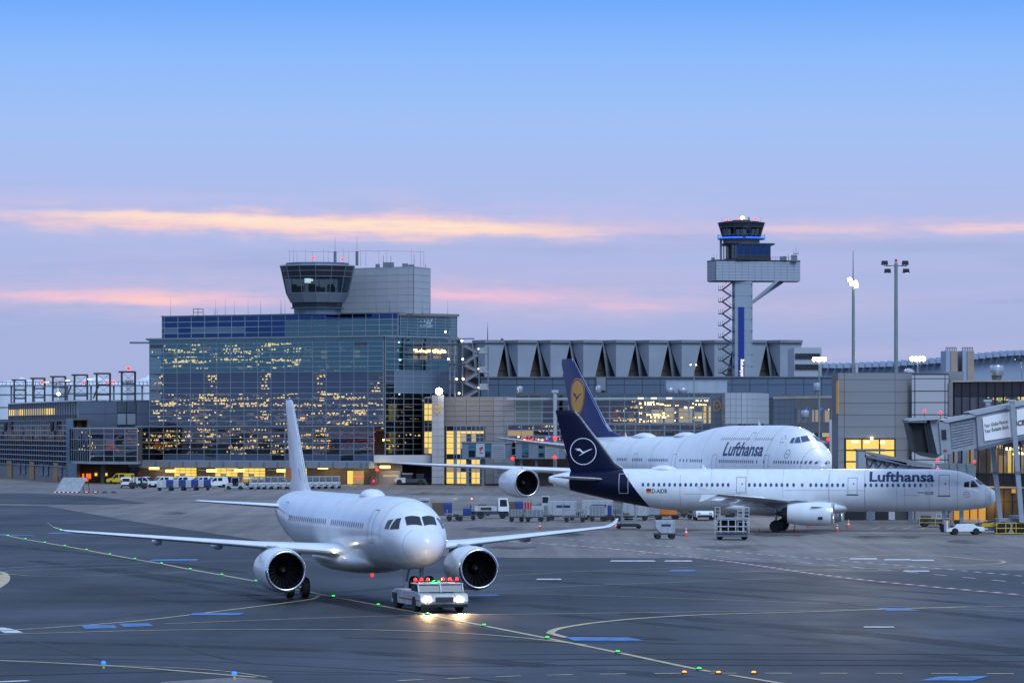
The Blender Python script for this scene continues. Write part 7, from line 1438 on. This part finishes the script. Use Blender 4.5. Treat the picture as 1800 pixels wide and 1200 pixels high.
# ------------------------------------------------------------------ vehicles
def wheels(t, xs, ys, r, w=.2, rm='mesh_grey'):
    for x in xs:
        for y in ys:
            q_ = MB(); wheel(q_, (x, y, r), r, w, 16); o = q_.build('wheel', 'rubber', t, smooth=True); q_ = MB(); rim(q_, (x, y, r), r, w); q_.build('rim', rm, o, smooth=True)
def van_proto(m='white_paint', label='', group=None, L=4.2, Wd=1.75, Ht=1.85):
    t = thing('van', label, 'van', (0, 0, 0), 0, group); h = Ht
    P = [(L * .5, .35), (L * .5, .75), (L * .44, .98), (L * .27, 1.12), (L * .10, h * .97), (L * .03, h), (-L * .46, h * .98), (-L * .5, 1.1), (-L * .5, .35)]
    MB().extr(P, -Wd / 2, Wd / 2).build('body', m, t, bevel=.05)
    MB().extr([(L * .268, 1.16), (L * .12, h * .93), (L * .135, h * .94), (L * .283, 1.16)], -Wd / 2 + .1, Wd / 2 - .1).build('windscreen', 'van_glass', t)
    for s in (-1, 1):
        y0, y1 = (s * Wd / 2 - .005 * s, s * (Wd / 2 + .012)); y0, y1 = min(y0, y1), max(y0, y1)
        MB().extr([(L * .22, 1.14), (L * .10, h * .9), (L * .0, h * .92), (L * .0, 1.14)], y0, y1).build('side_window', 'van_glass', t); MB().extr([(-.05 * L, 1.14), (-.05 * L, h * .91), (-L * .24, h * .91), (-L * .24, 1.14)], y0, y1).build('side_window', 'van_glass', t)
        MB().box(L * .49, L * .507, s * .62 - .14, s * .62 + .14, .72, .88).build('headlamp', 'clad_white', t); MB().box(-L * .507, -L * .495, s * .74 - .08, s * .74 + .08, .9, 1.35).build('tail_lamp', 'red', t)
        MB().box(L * .13, L * .2, min(s * (Wd / 2), s * (Wd / 2 + .2)), max(s * (Wd / 2), s * (Wd / 2 + .2)), 1.1, 1.28).build('mirror', 'black', t)
    MB().box(-L * .508, -L * .498, -.6, .6, 1.12, h * .88).build('rear_window', 'van_glass', t); MB().box(L * .495, L * .512, -.8, .8, .35, .6).build('bumper', 'black', t); MB().box(-L * .512, -L * .495, -.8, .8, .35, .6).build('bumper', 'black', t)
    wheels(t, (L * .3, -L * .3), (-Wd / 2 + .08, Wd / 2 - .08), .32); return t
def put(t, px, py, rz, label=None, group=None):
    x, y = G(px, py); t.location = (x, y, .03 if y > 300 else .015); t.rotation_euler = (0, 0, R(rz))
    if label: t['label'] = label
    if group: t['group'] = group
    return t
gv = 'white vans parked by the garage doors'
v0 = van_proto(label='x', group=gv); first = [True]
def next_van():
    if first[0]: first[0] = False; return v0
    return copy_tree(v0)
for px, py, rz, lb in ((222, 857.5, 95, 'white van seen from behind beside the dark buggy'), (256, 856.5, -22, 'silver white van parked right of the dark buggy'), (283, 856, 215, 'white van left of the baggage carts with its front to the left'), (317, 856, 205, 'white van under the second garage lamp behind the baggage carts'), (352, 856, 210, 'white van between the second and third garage doors'), (378, 856.8, 205, 'white van right of the baggage carts near the third garage door')):
    put(next_van(), px, py, rz, lb, gv)
put(van_proto('yellow', 'yellow van in the dark passage under the link room', None, 4.9, 1.9, 1.95), 212, 850.5, 160)
dk = van_proto('navy', 'small dark van right of the last white van by the garage doors', None, 3.9, 1.7, 1.7); put(dk, 398, 855, 205)
# baggage tractor
def tractor_proto(m='white_worn', label='', group=None):
    t = thing('baggage_tractor', label, 'tractor', (0, 0, 0), 0, group)
    MB().extr([(1.5, .35), (1.5, .95), (1.2, 1.08), (.45, 1.12), (.4, .55), (-.6, .55), (-.65, 1.0), (-1.5, 1.0), (-1.5, .35)], -.68, .68).build('body', m, t, bevel=.03)
    MB().box(-.75, .55, -.68, .68, 1.95, 2.05).build('cab_roof', m, t, bevel=.03)
    for x in (.5, -.7):
        for y in (-.62, .62): MB().bar((x + (.1 if x > 0 else 0), y, 1.0), (x, y, 1.96), .07).build('cab_post', m, t)
    MB().extr([(.62, 1.12), (.5, 1.94), (.53, 1.94), (.65, 1.12)], -.56, .56).build('windscreen', 'glass_clear', t); MB().box(-.72, -.69, -.56, .56, 1.1, 1.94).build('rear_window', 'glass_clear', t)
    MB().box(-.5, .0, -.5, .5, .56, .95).build('seat', 'black', t); MB().box(-.6, -.45, -.5, .5, .9, 1.4).build('seat_back', 'black', t)
    for y in (-.45, .45): MB().box(1.5, 1.52, y - .1, y + .1, .7, .86).build('headlamp', 'clad_grey', t)
    MB().box(1.5, 1.51, -.2, .2, .5, .62).build('number_plate', 'black', t)
    wheels(t, (1.0, -1.0), (-.62, .62), .33); return t
tp = tractor_proto(label='x', group='x'); used = [False]
spots = [(413, 860.5, 178, 'white baggage tractor at the left end of the parked tractor row'), (432, 859.5, 185, 'second white baggage tractor of the parked row, under the fourth garage lamp')]
spots += [(448 + 11.5 * k if k < 4 else 448 + 11.5 * k + 4, 859.5 - .12 * k, -95 + random.uniform(-6, 6), '%s white baggage tractor of the parked row counted from its left end' % ordn[k + 2]) for k in range(13)]
for px, py, rz, lb in spots:
    t = tp if not used[0] else copy_tree(tp); used[0] = True; put(t, px, py, rz, lb, 'row of parked baggage tractors')
put(tractor_proto('steel_dark', 'dark open buggy between two white vans by the passage'), 243, 859, 175)
rail = thing('row_barrier', 'low grey kerb barrier in front of the parked baggage tractors', 'barrier', G(500, 863) + (0,)); a, b = G(395, 863.5), G(606, 861.5)
MB().bar((a[0], a[1], .25), (b[0], b[1], .25), .12, .12).build('rail', 'steel_grey', rail, w=True)
for k in range(9): x, y = a[0] + (b[0] - a[0]) * k / 8, a[1] + (b[1] - a[1]) * k / 8; MB().box(x - .08, x + .08, y - .08, y + .08, 0, .3).build('post', 'steel_grey', rail, w=True)
# carts
def cart_base(t, L=3.0, Wd=1.5, z=.55, m='steel_dark', r=.25):
    MB().box(-L / 2, L / 2, -Wd / 2, Wd / 2, z - .1, z).build('bed', m, t); MB().bar((L / 2, 0, z - .15), (L / 2 + .9, 0, .35), .08).build('drawbar', m, t); wheels(t, (-L * .33, L * .33), (-Wd / 2 + .1, Wd / 2 - .1), r, .16, 'wood_brown')
def cart(label, px, py, rz=0, kind='mesh', group='ground carts', m='mesh_grey', m2='tarp_blue', L=3.0, h=1.2):
    t = thing('baggage_cart', label, 'cart', (0, 0, 0), 0, group); cart_base(t, L)
    W_ = 1.5
    if kind == 'mesh':
        for x in (-L / 2 + .04, L / 2 - .04): MB().box(x - .04, x + .04, -W_ / 2, W_ / 2, .56, .56 + h).build('end_panel', m, t)
        for k in range(12): x = -L / 2 + .15 + (L - .3) * k / 11; MB().box(x - .03, x + .03, -W_ / 2, -W_ / 2 + .05, .56, .56 + h * .62).build('slat', m, t)
        MB().box(-L / 2, L / 2, -W_ / 2 - .02, -W_ / 2 + .04, .56 + h * .6, .56 + h * .68).build('top_rail', m, t)
    elif kind == 'tarp':
        MB().box(-L / 2 + .02, L * .1, -W_ / 2, W_ / 2, .56, .56 + h * .95).build('cart_side', m, t, bevel=.03)
        q_ = MB(); q_.loft([[(x, -W_ / 2 - .05 + j, .7 + hh) for j, hh in ((0, 0), (.02, h * .7), (.2, h * .85), (W_ * .8, h * .88), (W_ + .08, h * .7), (W_ + .1, 0))] for x in (L * .1, L * .25, L * .4, L * .5)]); q_.build('tarpaulin', m2, t, smooth=40)
    elif kind == 'box':
        MB().box(-L / 2 + .05, L / 2 - .05, -W_ / 2, W_ / 2, .56, .56 + h).build('crate', m, t, bevel=.03)
        for k in range(4): x = -L / 2 + .3 + (L - .6) * k / 3; MB().box(x - .04, x + .04, -W_ / 2 - .03, -W_ / 2, .58, .54 + h).build('crate_rib', 'steel_light', t)
    elif kind == 'flat':
        MB().box(-L / 2, -L / 2 + .06, -W_ / 2, W_ / 2, .56, 1.2).build('end_rail', m, t); MB().box(-L * .1, L * .25, -.6, .6, .56, .56 + h * .6).build('load', m2, t, bevel=.05)
    return put(t, px, py, rz)
for k, px in enumerate((290, 312, 334, 356)): cart('%s of four baggage carts with blue covers in front of the white vans' % ('leftmost', 'second from left', 'third from left', 'rightmost')[k], px, 862.5 - .3 * k, 0, 'tarp', 'covered carts before the vans', 'white_worn', L=2.6, h=1.25)
cart('dark cart with blue tarpaulin right of the tall white container', 777, 913, 0, 'tarp', m='wood_brown', L=2.2, h=1.35)
cart('low flat cart with blue box beside the white loader truck', 818, 914, 0, 'flat', L=2.6)
cart('low empty flat trolley left of the white loader truck', 800, 915.5, 0, 'flat', m2='steel_dark', L=1.8, h=.3)
cart('open crate cart with pale bundles left of the green covered cart', 908, 917, 0, 'box', m='clad_beige', L=1.6, h=.75)
cart('open cart with grey green tarpaulin crate', 939, 917.5, 0, 'box', m='hood_green', L=2.0, h=.75)
cart('slatted metal cart in front of the white air container', 1010, 917.5, 0, 'mesh', L=2.6, h=1.15)
cart('small grey box cart between the blue covers', 1050, 916, 0, 'box', m='clad_grey', L=1.7, h=1.1)
# air freight containers on dollies
def uld(label, px, py, rz=0, m='alu_white', L=3.0, h=1.6, lettering=True, group='containers on dollies'):
    t = thing('container_dolly', label, 'container', (0, 0, 0), 0, group); cart_base(t, L + .2, 1.6, .5)
    MB().extr([(-L / 2, 1.05), (-L / 2 + .45, .52), (L / 2, .52), (L / 2, .52 + h), (-L / 2, .52 + h)], -.75, .75).build('container', m, t, bevel=.02)
    for k in range(3): x = -L / 2 + .5 + (L - .6) * k / 2; MB().box(x - .025, x + .025, -.785, -.752, .55, .48 + h).build('container_rib', 'steel_light', t)
    if lettering: MB().box(-L * .2, L * .28, -.79, -.755, .52 + h * .55, .52 + h * .72).build('label_plate', 'letter_blue', t)
    return put(t, px, py, rz)
mat('alu_white', (.42, .43, .45), .4, .2, var=.1, scale=1.5)
uld('white air freight container with label, behind the slatted cart', 988, 914, 0, L=3.1, h=1.55); uld('white air freight container between two blue covers below the navy tail', 1050, 913.5, 0, L=3.4, h=1.6); uld('white air freight container right of the aircraft steps', 1117, 914.5, 0, L=2.8, h=1.55, lettering=False)
uld('orange ended freight container under the fuselage left of the white van', 1172, 912.5, 0, 'orange', 2.2, 1.5, False); uld('silver freight container on dolly left of the orange one', 1145, 913, 0, 'steel_light', 1.8, 1.45, False)
for px, lb in ((1070, 'blue'), (958, 'green')): cart('%s covered bundle cart in the middle of the cart row' % lb, px, 915.5, 0, 'flat', m2='tarp_blue' if lb == 'blue' else 'hood_green', L=1.2, h=1.9)
t = thing('catering_container', 'tall white container trolley standing alone left of the cart row', 'container', (0, 0, 0)); cart_base(t, 1.2, 1.2, .35); MB().box(-.62, .62, -.6, .6, .36, 2.05).build('box', 'alu_white', t, bevel=.03); MB().box(-.5, .5, -.63, -.61, 1.6, 1.75).build('label_plate', 'letter_dark', t); MB().box(-.12, .02, -.64, -.605, .5, 1.2).build('handle', 'yellow', t); put(t, 746, 907, 3)
for px, lb in ((1201, 'left flat freight dolly with low cargo left of the white van under the fuselage'), (1268, 'flat freight dolly behind the container loader')): cart(lb, px, 912, 0, 'flat', L=2.2, m2='wood_brown', h=.7)
put(van_proto('white_paint', 'white van facing the camera under the parked fuselage', None, 4.6, 1.9, 2.0), 1236, 914, -88)
for k, (px, py, m, m2, kd, L_, h_, lb) in enumerate(((845, 906, 'steel_dark', 'wood_brown', 'flat', 2.4, 1.2, 'dark dolly with brown load behind the white loader truck'), (902, 906.5, 'wood_brown', 'tarp_blue', 'tarp', 2.2, 1.1, 'brown crate cart with blue cover left of the belt loader'), (922, 905, 'red', 'red', 'box', 1.6, .9, 'red crate cart left of the belt loader'), (1026, 908.5, 'clad_grey', 'tarp_blue', 'tarp', 2.0, 1.2, 'grey cart with blue cover between the two labelled air containers'), (1084, 909, 'mesh_grey', 'steel_dark', 'mesh', 2.6, 1.0, 'slatted cart behind the maintenance steps'), (1098, 915, 'steel_dark', 'wood_brown', 'flat', 2.0, .5, 'low dark dolly behind the foot of the steps'), (1215, 908.5, 'wood_brown', 'steel_dark', 'flat', 2.6, 1.0, 'brown loaded dolly behind the white van under the fuselage'), (1300, 909, 'steel_dark', 'wood_brown', 'mesh', 2.6, .8, 'dark slatted cart behind the main wheels'))): cart(lb, px, py, random.uniform(-8, 8), kd, m=m, m2=m2, L=L_, h=h_)
# loader truck with cab
t = thing('loader_truck', 'white loader truck with cab and overhead frame in the cart row', 'truck', (0, 0, 0)); MB().box(-1.9, 1.9, -.95, .95, .45, .8).build('chassis', 'steel_dark', t)
MB().extr([(.75, .6), (1.95, .6), (1.95, 1.5), (1.8, 2.25), (.75, 2.25)], -.95, .95).build('cab', 'white_paint', t, bevel=.04); MB().extr([(.95, 1.35), (1.75, 1.35), (1.68, 2.1), (.95, 2.1)], -.975, -.94).build('side_window', 'van_glass', t); MB().extr([(1.955, 1.45), (1.83, 2.1), (1.86, 2.1), (1.985, 1.45)], -.8, .8).build('windscreen', 'van_glass', t)
MB().box(-1.9, .6, -.9, .9, .8, 1.35).build('engine_box', 'white_worn', t, bevel=.04); MB().box(-1.2, .0, -.93, -.9, .95, 1.25).build('grille', 'steel_dark', t); MB().bar((-2.2, -.8, 2.1), (.8, -.8, 2.15), .1).build('overhead_rail', 'steel_light', t); MB().bar((-2.2, .8, 2.1), (.8, .8, 2.15), .1).build('overhead_rail', 'steel_light', t)
for x in (-2.1, -.2): MB().bar((x, -.8, .8), (x, -.8, 2.1), .08).build('rail_post', 'steel_light', t)
MB().lathe([(.03, -.1), (.1, 0), (.03, .1)], (-2.2, -.8, 2.2), n=8).build('amber_beacon', 'amber_lamp', t, smooth='all'); wheels(t, (-1.2, 1.25), (-.85, .85), .4, .25); put(t, 864, 911, 0)
t = thing('belt_loader', 'pale green white belt loader with raised boom behind the cart row', 'belt loader', (0, 0, 0)); MB().extr([(-1.6, .4), (1.6, .4), (1.6, .95), (.6, 1.05), (-1.6, 1.05)], -.8, .8).build('body', 'clad_white', t, bevel=.04); MB().box(-.4, .5, -.7, .1, 1.05, 2.2).build('cab', 'white_worn', t, bevel=.04); MB().box(-.3, .4, -.72, -.69, 1.4, 2.1).build('cab_window', 'van_glass', t)
MB().bar((-1.8, .4, 1.2), (3.4, .4, 1.9), .7, .16).build('conveyor_boom', 'steel_light', t); 
for k in range(5): MB().tube((-.2 + .8 * k, .0, 1.45 + .1 * k), (-.2 + .8 * k, .0, 2.0 + .1 * k), .03, .03, 5).build('handrail_post', 'steel_light', t)
MB().tube((-.2, 0, 2.0), (3.2, 0, 2.42), .03, .03, 5).build('handrail', 'steel_light', t); wheels(t, (-1.05, 1.05), (-.7, .7), .36, .2); put(t, 958, 905, 0)
# container hi-lift loader
t = thing('cargo_loader', 'dark scissor cargo loader with white lift frames in front of the parked airliner', 'cargo loader', (0, 0, 0)); MB().box(-1.4, 1.4, -1.5, 1.2, .25, .62).build('chassis', 'steel_dark', t, bevel=.03); MB().box(-1.35, 1.35, -1.4, 1.1, 1.75, 1.95).build('platform', 'mesh_grey', t); MB().box(-1.3, 1.3, -.2, 1.2, .62, 1.75).build('engine_housing', 'black', t)
for x in (-1.0, -.33, .33, 1.0): MB().bar((x, -1.42, .62), (x, -1.42, 1.8), .09).build('front_frame', 'white_worn', t)
for z in (.75, 1.2): MB().bar((-1.3, -1.45, z), (1.3, -1.45, z), .09).build('front_frame', 'white_worn', t)
for x, zt in ((-1.3, 2.95), (.75, 2.95), (1.3, 2.95)):
    for s in (-.22, .22): MB().bar((x + s, -1.3, .62), (x + s, -1.3, zt), .07).build('mast', 'white_worn', t)
    for k in range(5): MB().bar((x - .22, -1.3, 1.6 + .33 * k), (x + .22, -1.3, 1.6 + .33 * k), .05).build('mast_rung', 'white_worn', t)
MB().box(-1.4, 1.4, -2.2, -1.5, .3, .42).build('front_deck', 'steel_grey', t); wheels(t, (-1.1, 1.1), (-1.1, .8), .32, .25); put(t, 1287, 948, -4)
uld('small white container on a dolly standing alone left of the cargo loader', 1168, 947, 4, 'alu_white', 1.75, 1.15, True, None)
# aircraft steps
t = thing('aircraft_steps', 'tall aluminium maintenance steps under the navy tail', 'steps', (0, 0, 0)); MB().box(-1.1, 1.0, -.7, .7, .2, .5).build('base', 'steel_dark', t, bevel=.03)
for x in (-.7, .7):
    for y in (-.5, .5): MB().bar((x * 1.05, y, .4), (x * .85, y, 3.0), .09).build('frame_post', 'alu', t)
for k in range(10): MB().box(-.72, .72, -.5 + .03 * k, -.25 + .03 * k, .55 + .25 * k, .59 + .25 * k).build('tread', 'alu', t)
MB().box(-.75, .75, -.5, .6, 2.95, 3.02).build('top_platform', 'alu', t)
for x in (-.72, 0, .72): MB().tube((x, -.5, 3.0), (x, -.5, 3.9), .03, .03, 5).build('rail_post', 'alu', t)
MB().tube((-.72, -.5, 3.9), (.72, -.5, 3.9), .03, .03, 5).build('hand_rail', 'alu', t); wheels(t, (-1.0, 1.0), (-.6, .6), .2, .12); put(t, 1105, 929, 4)
# traffic cones
cp = thing('traffic_cone', 'x', 'cone', (0, 0, 0), 0, 'traffic cones'); MB().box(-.2, .2, -.2, .2, 0, .05).build('foot', 'cone_orange', cp); MB().lathe([(.16, .05), (.115, .27)], (0, 0, 0), n=14).build('cone_body', 'cone_orange', cp, smooth=True); MB().lathe([(.116, .27), (.085, .42)], (0, 0, 0), n=14).build('reflective_band', 'white_paint', cp, smooth=True); MB().lathe([(.086, .42), (.06, .55)], (0, 0, 0), n=14).build('cone_body', 'cone_orange', cp, smooth=True); MB().lathe([(.061, .55), (.045, .64)], (0, 0, 0), n=14).build('reflective_band', 'white_paint', cp, smooth=True); MB().lathe([(.046, .64), (.02, .76)], (0, 0, 0), n=14).build('cone_tip', 'cone_orange', cp, smooth=True)
for k, (px, py, lb) in enumerate(((949, 931, 'traffic cone standing alone before the cart row'), (1206, 942, 'traffic cone right of the small container dolly'), (1397, 935.5, 'traffic cone right of the main wheels, under the engine'), (1422, 926, 'small traffic cone farther back under the engine'), (1471.5, 934.5, 'traffic cone in front of the engine inlet, nearer one'), (1491.5, 927.5, 'traffic cone right of the engine inlet, farther one'))):
    put(cp if k == 0 else copy_tree(cp), px, py, 10 * k, lb, 'traffic cones').scale = (1.12, 1.12, 1.12)
# wheel chocks
for k, (px, py) in enumerate(((1334, 933.5), (1358, 933.5))):
    t = thing('wheel_chock', '%s yellow chock at the near main wheel' % ('left', 'right')[k], 'chock', (0, 0, 0), 0, 'wheel chocks'); MB().extr([(-.2, 0), (.2, 0), (.05, .2), (-.05, .2)], -.3, .3).build('wedge', 'yellow', t); put(t, px, py, 0)
# white ground tractor beneath the nose
t = thing('ground_power_tractor', 'small white service tractor with side rails below the airliner nose', 'tractor', (0, 0, 0)); MB().extr([(-1.75, .3), (-1.7, .55), (-1.1, .75), (-.9, 1.02), (.7, 1.02), (1.05, .8), (1.75, .72), (1.75, .35)], -.7, .7).build('body', 'white_paint', t, bevel=.04)
MB().box(-1.85, -1.72, -.7, .7, .3, 1.35).build('front_shield', 'white_paint', t, bevel=.02); MB().box(-.95, -.6, -.5, .5, 1.0, 1.4).build('seat_back', 'black', t); MB().box(-1.3, -.95, -.5, .5, .72, .85).build('seat', 'black', t); MB().tube((-1.5, -.2, .8), (-1.35, -.2, 1.3), .03, .03, 5).build('steering_column', 'black', t)
for x in (-.5, .1, .7, 1.3): MB().tube((x, -.66, 1.0), (x, -.66, 1.55), .025, .025, 5).build('rail_post', 'steel_light', t)
for z in (1.3, 1.55): MB().tube((-.5, -.66, z), (1.6, -.66, z - .08), .025, .025, 5).build('side_rail', 'steel_light', t)
MB().box(1.72, 1.78, -.6, -.4, .55, .68).build('tail_lamp', 'red', t); MB().box(1.3, 2.1, -.5, .5, .5, .62).build('rear_deck', 'white_worn', t); wheels(t, (-1.05, .95), (-.64, .64), .33, .2, 'clad_white'); put(t, 1696, 940, 3)
t = thing('nose_tow_tractor', 'dark tow tractor with yellow guard rails at the parked airliner nose wheel', 'tow tug', (0, 0, 0)); MB().box(-1.5, 1.3, -.9, .9, .3, .8).build('body', 'steel_dark', t, bevel=.04); MB().box(-1.3, -.4, -.8, .8, .8, 1.15).build('engine_cover', 'clad_dark', t, bevel=.04); MB().box(.1, .7, -.8, -.4, .8, 1.35).build('number_board', 'clad_white', t)
vs, fs_ = text2d('DB', .36, .26, .02); MB().add([(.22 + a, -.81, .98 + b) for a, b in vs], fs_).build('number', 'letter_dark', t)
for z in (.45, .9): MB().tube((-1.6, -.98, z), (1.4, -.98, z), .03, .03, 5).build('guard_rail', 'yellow', t)
for x in (-1.6, 0, 1.4): MB().tube((x, -.98, .15), (x, -.98, .95), .03, .03, 5).build('rail_post', 'yellow', t)
wheels(t, (-1.0, .9), (-.8, .8), .38, .28); put(t, 1642, 926, 0)
t = thing('ramp_deck', 'sloping dark conveyor deck with yellow plate right of the small white tractor', 'conveyor', (0, 0, 0)); MB().extr([(-1.2, .75), (1.3, 1.25), (1.3, 1.4), (-1.2, .9)], -.7, .7).build('deck', 'steel_dark', t); MB().box(-.8, 1.2, -.65, .65, .25, .7).build('base', 'clad_steelblue', t); MB().box(-.7, .5, -.72, -.66, .62, .98).build('yellow_plate', 'yellow', t)
for x in (-1, 1): MB().bar((x, -.6, .2), (x, -.6, 1.2), .08).build('leg', 'steel_dark', t)
wheels(t, (-.9, .9), (-.6, .6), .25, .18); put(t, 1737, 937, 0)
# things along the gate building
t = thing('pushback_tug', 'white fronted pushback tug parked left of the waste containers', 'tow tug', (0, 0, 0)); MB().extr([(-2.9, .35), (-3.0, .9), (-2.8, 1.25), (-1.0, 1.3), (-1.0, .35)], -1.1, 1.1).build('front_body', 'white_worn', t, bevel=.05); MB().box(-1.0, 2.7, -1.1, 1.1, .35, 1.05).build('rear_body', 'steel_dark', t, bevel=.05); MB().extr([(-1.5, 1.3), (-1.3, 1.95), (.2, 1.95), (.2, 1.05), (-1.0, 1.05)], -1.0, 1.0).build('cab', 'van_glass', t); MB().box(-1.6, .35, -1.05, 1.05, 1.95, 2.05).build('cab_roof', 'white_worn', t); MB().extr([(.9, 1.05), (1.0, 1.9), (2.3, 1.9), (2.4, 1.05)], -1.0, 1.0).build('rear_cab', 'van_glass', t); MB().box(.9, 2.4, -1.03, 1.03, 1.9, 1.98).build('rear_cab_roof', 'steel_dark', t); wheels(t, (-2.1, 1.7), (-1.0, 1.0), .5, .35); put(t, 722, 852, 4)
for k, (px, m, m2, lb) in enumerate(((790, 'clad_steelblue', 'steel_dark', 'blue grey waste container with dark lid'), (812, 'hood_green', 'hood_green', 'green grey waste container beside red lidded one'), (822, 'clad_steelblue', 'red', 'waste container with red lid'))):
    t = thing('waste_container', lb + ' by the lit gate windows', 'waste container', (0, 0, 0), 0, 'waste containers'); L_ = 2.6 if k != 1 else 1.6; MB().extr([(-L_ / 2 + .2, .15), (L_ / 2 - .2, .15), (L_ / 2, 1.25), (-L_ / 2, 1.25)], -.9, .9).build('bin', m, t); MB().extr([(-L_ / 2 - .05, 1.25), (L_ / 2 + .05, 1.25), (L_ / 2 - .2, 1.55), (-L_ / 2 + .2, 1.55)], -.95, .95).build('lid', m2, t)
    for x in (-L_ / 3, L_ / 3): MB().box(x - .1, x + .1, -.8, .8, .0, .16).build('skid', 'steel_dark', t)
    MB().box(-.5, .5, -.96, -.89, .5, .9).build('label_plate', 'clad_white', t); put(t, px + (k * 3), 851 - k * .2, 0)
t = thing('orange_bin', 'small bright orange bin right of the red lidded container', 'bin', (0, 0, 0)); MB().extr([(-.6, 0), (.6, 0), (.7, 1.5), (-.7, 1.5)], -.5, .5).build('bin', 'orange', t); MB().box(-.75, .75, -.55, .55, 1.5, 1.6).build('lid', 'orange', t); put(t, 835, 849.5, 0)
t = thing('generator_cart', 'grey ground power cart at the right end of the waste containers', 'generator', (0, 0, 0)); MB().box(-1.2, 1.2, -.8, .8, .5, 1.8).build('housing', 'clad_grey', t, bevel=.05); MB().box(-1.0, -.2, -.83, -.8, .9, 1.5).build('grille', 'steel_dark', t); MB().bar((-.9, 0, 1.8), (-.6, 0, 2.5), .1).build('exhaust', 'steel_dark', t); wheels(t, (-.9, .9), (-.7, .7), .4, .25); put(t, 858, 849.5, 0)
t = thing('red_hydrant_box', 'small red hydrant box beside the lit entrance', 'hydrant box', (0, 0, 0)); MB().box(-.55, .55, -.4, .4, 0, 1.2).build('box', 'red', t, bevel=.04); MB().box(-.2, .2, -.43, -.4, .6, .95).build('sign_plate', 'clad_white', t); put(t, 657, 853, 0)
t = thing('striped_barrier', 'red and white striped floor barrier left of the waste containers', 'barrier', (0, 0, 0))
for k in range(6): MB().box(-1.8 + .6 * k, -1.2 + .6 * k - .01, -.15, .15, 0, .35).build('segment', 'red' if k % 2 else 'white_paint', t)
put(t, 764, 851, 0)
# blast fence and barriers at left
t = thing('blast_fence', 'slanted grey slatted jet blast fence on the apron at left', 'blast fence', (0, 0, 0)); x, y = G(120, 866); s_ = F / y
for k in range(13): z0, z1 = .12 + .175 * k, .27 + .175 * k; MB().add([(-2.3 + .09 * k, .11 * k, z0), (1.55 + .09 * k, .11 * k, z0), (1.62 + .09 * k, .08 + .11 * k, z1), (-2.23 + .09 * k, .08 + .11 * k, z1), (-2.3 + .09 * k, .06 + .11 * k, z0), (1.55 + .09 * k, .06 + .11 * k, z0), (1.62 + .09 * k, .14 + .11 * k, z1), (-2.23 + .09 * k, .14 + .11 * k, z1)], [(0, 1, 2, 3), (7, 6, 5, 4), (0, 3, 7, 4), (1, 5, 6, 2), (2, 6, 7, 3), (0, 4, 5, 1)]).build('slat', 'mesh_grey', t)
for k in range(5): xx = -2.1 + .9 * k; MB().bar((xx, .05, .05), (xx + 1.15, 1.5, 2.45), .07).build('rib', 'steel_grey', t); MB().bar((xx + 1.15, 1.55, 2.4), (xx + 1.4, 2.4, 0), .07).build('strut', 'steel_dark', t)
for k in range(12): MB().box(-2.4 + .34 * k, -2.08 + .34 * k, -.25, -.05, 0, .2).build('base_block', 'red' if k % 2 else 'white_paint', t)
put(t, 122, 866, 0)
for k, (px, py, m, lb) in enumerate(((152, 866.5, 'red', 'red and white'), (168, 866.5, 'red', 'second red and white'), (184, 867, 'steel_grey', 'dark grey'), (200, 867, 'steel_grey', 'last dark grey'))):
    t = thing('floor_barrier', '%s low floor barrier right of the blast fence' % lb, 'barrier', (0, 0, 0), 0, 'floor barriers'); MB().extr([(-.5, 0), (.5, 0), (.42, .38), (-.42, .38)], -.2, .2).build('block', m, t, bevel=.03); MB().box(-.2, .2, -.22, .22, .1, .28).build('band', 'white_paint' if m == 'red' else 'steel_dark', t); put(t, px, py, 0)
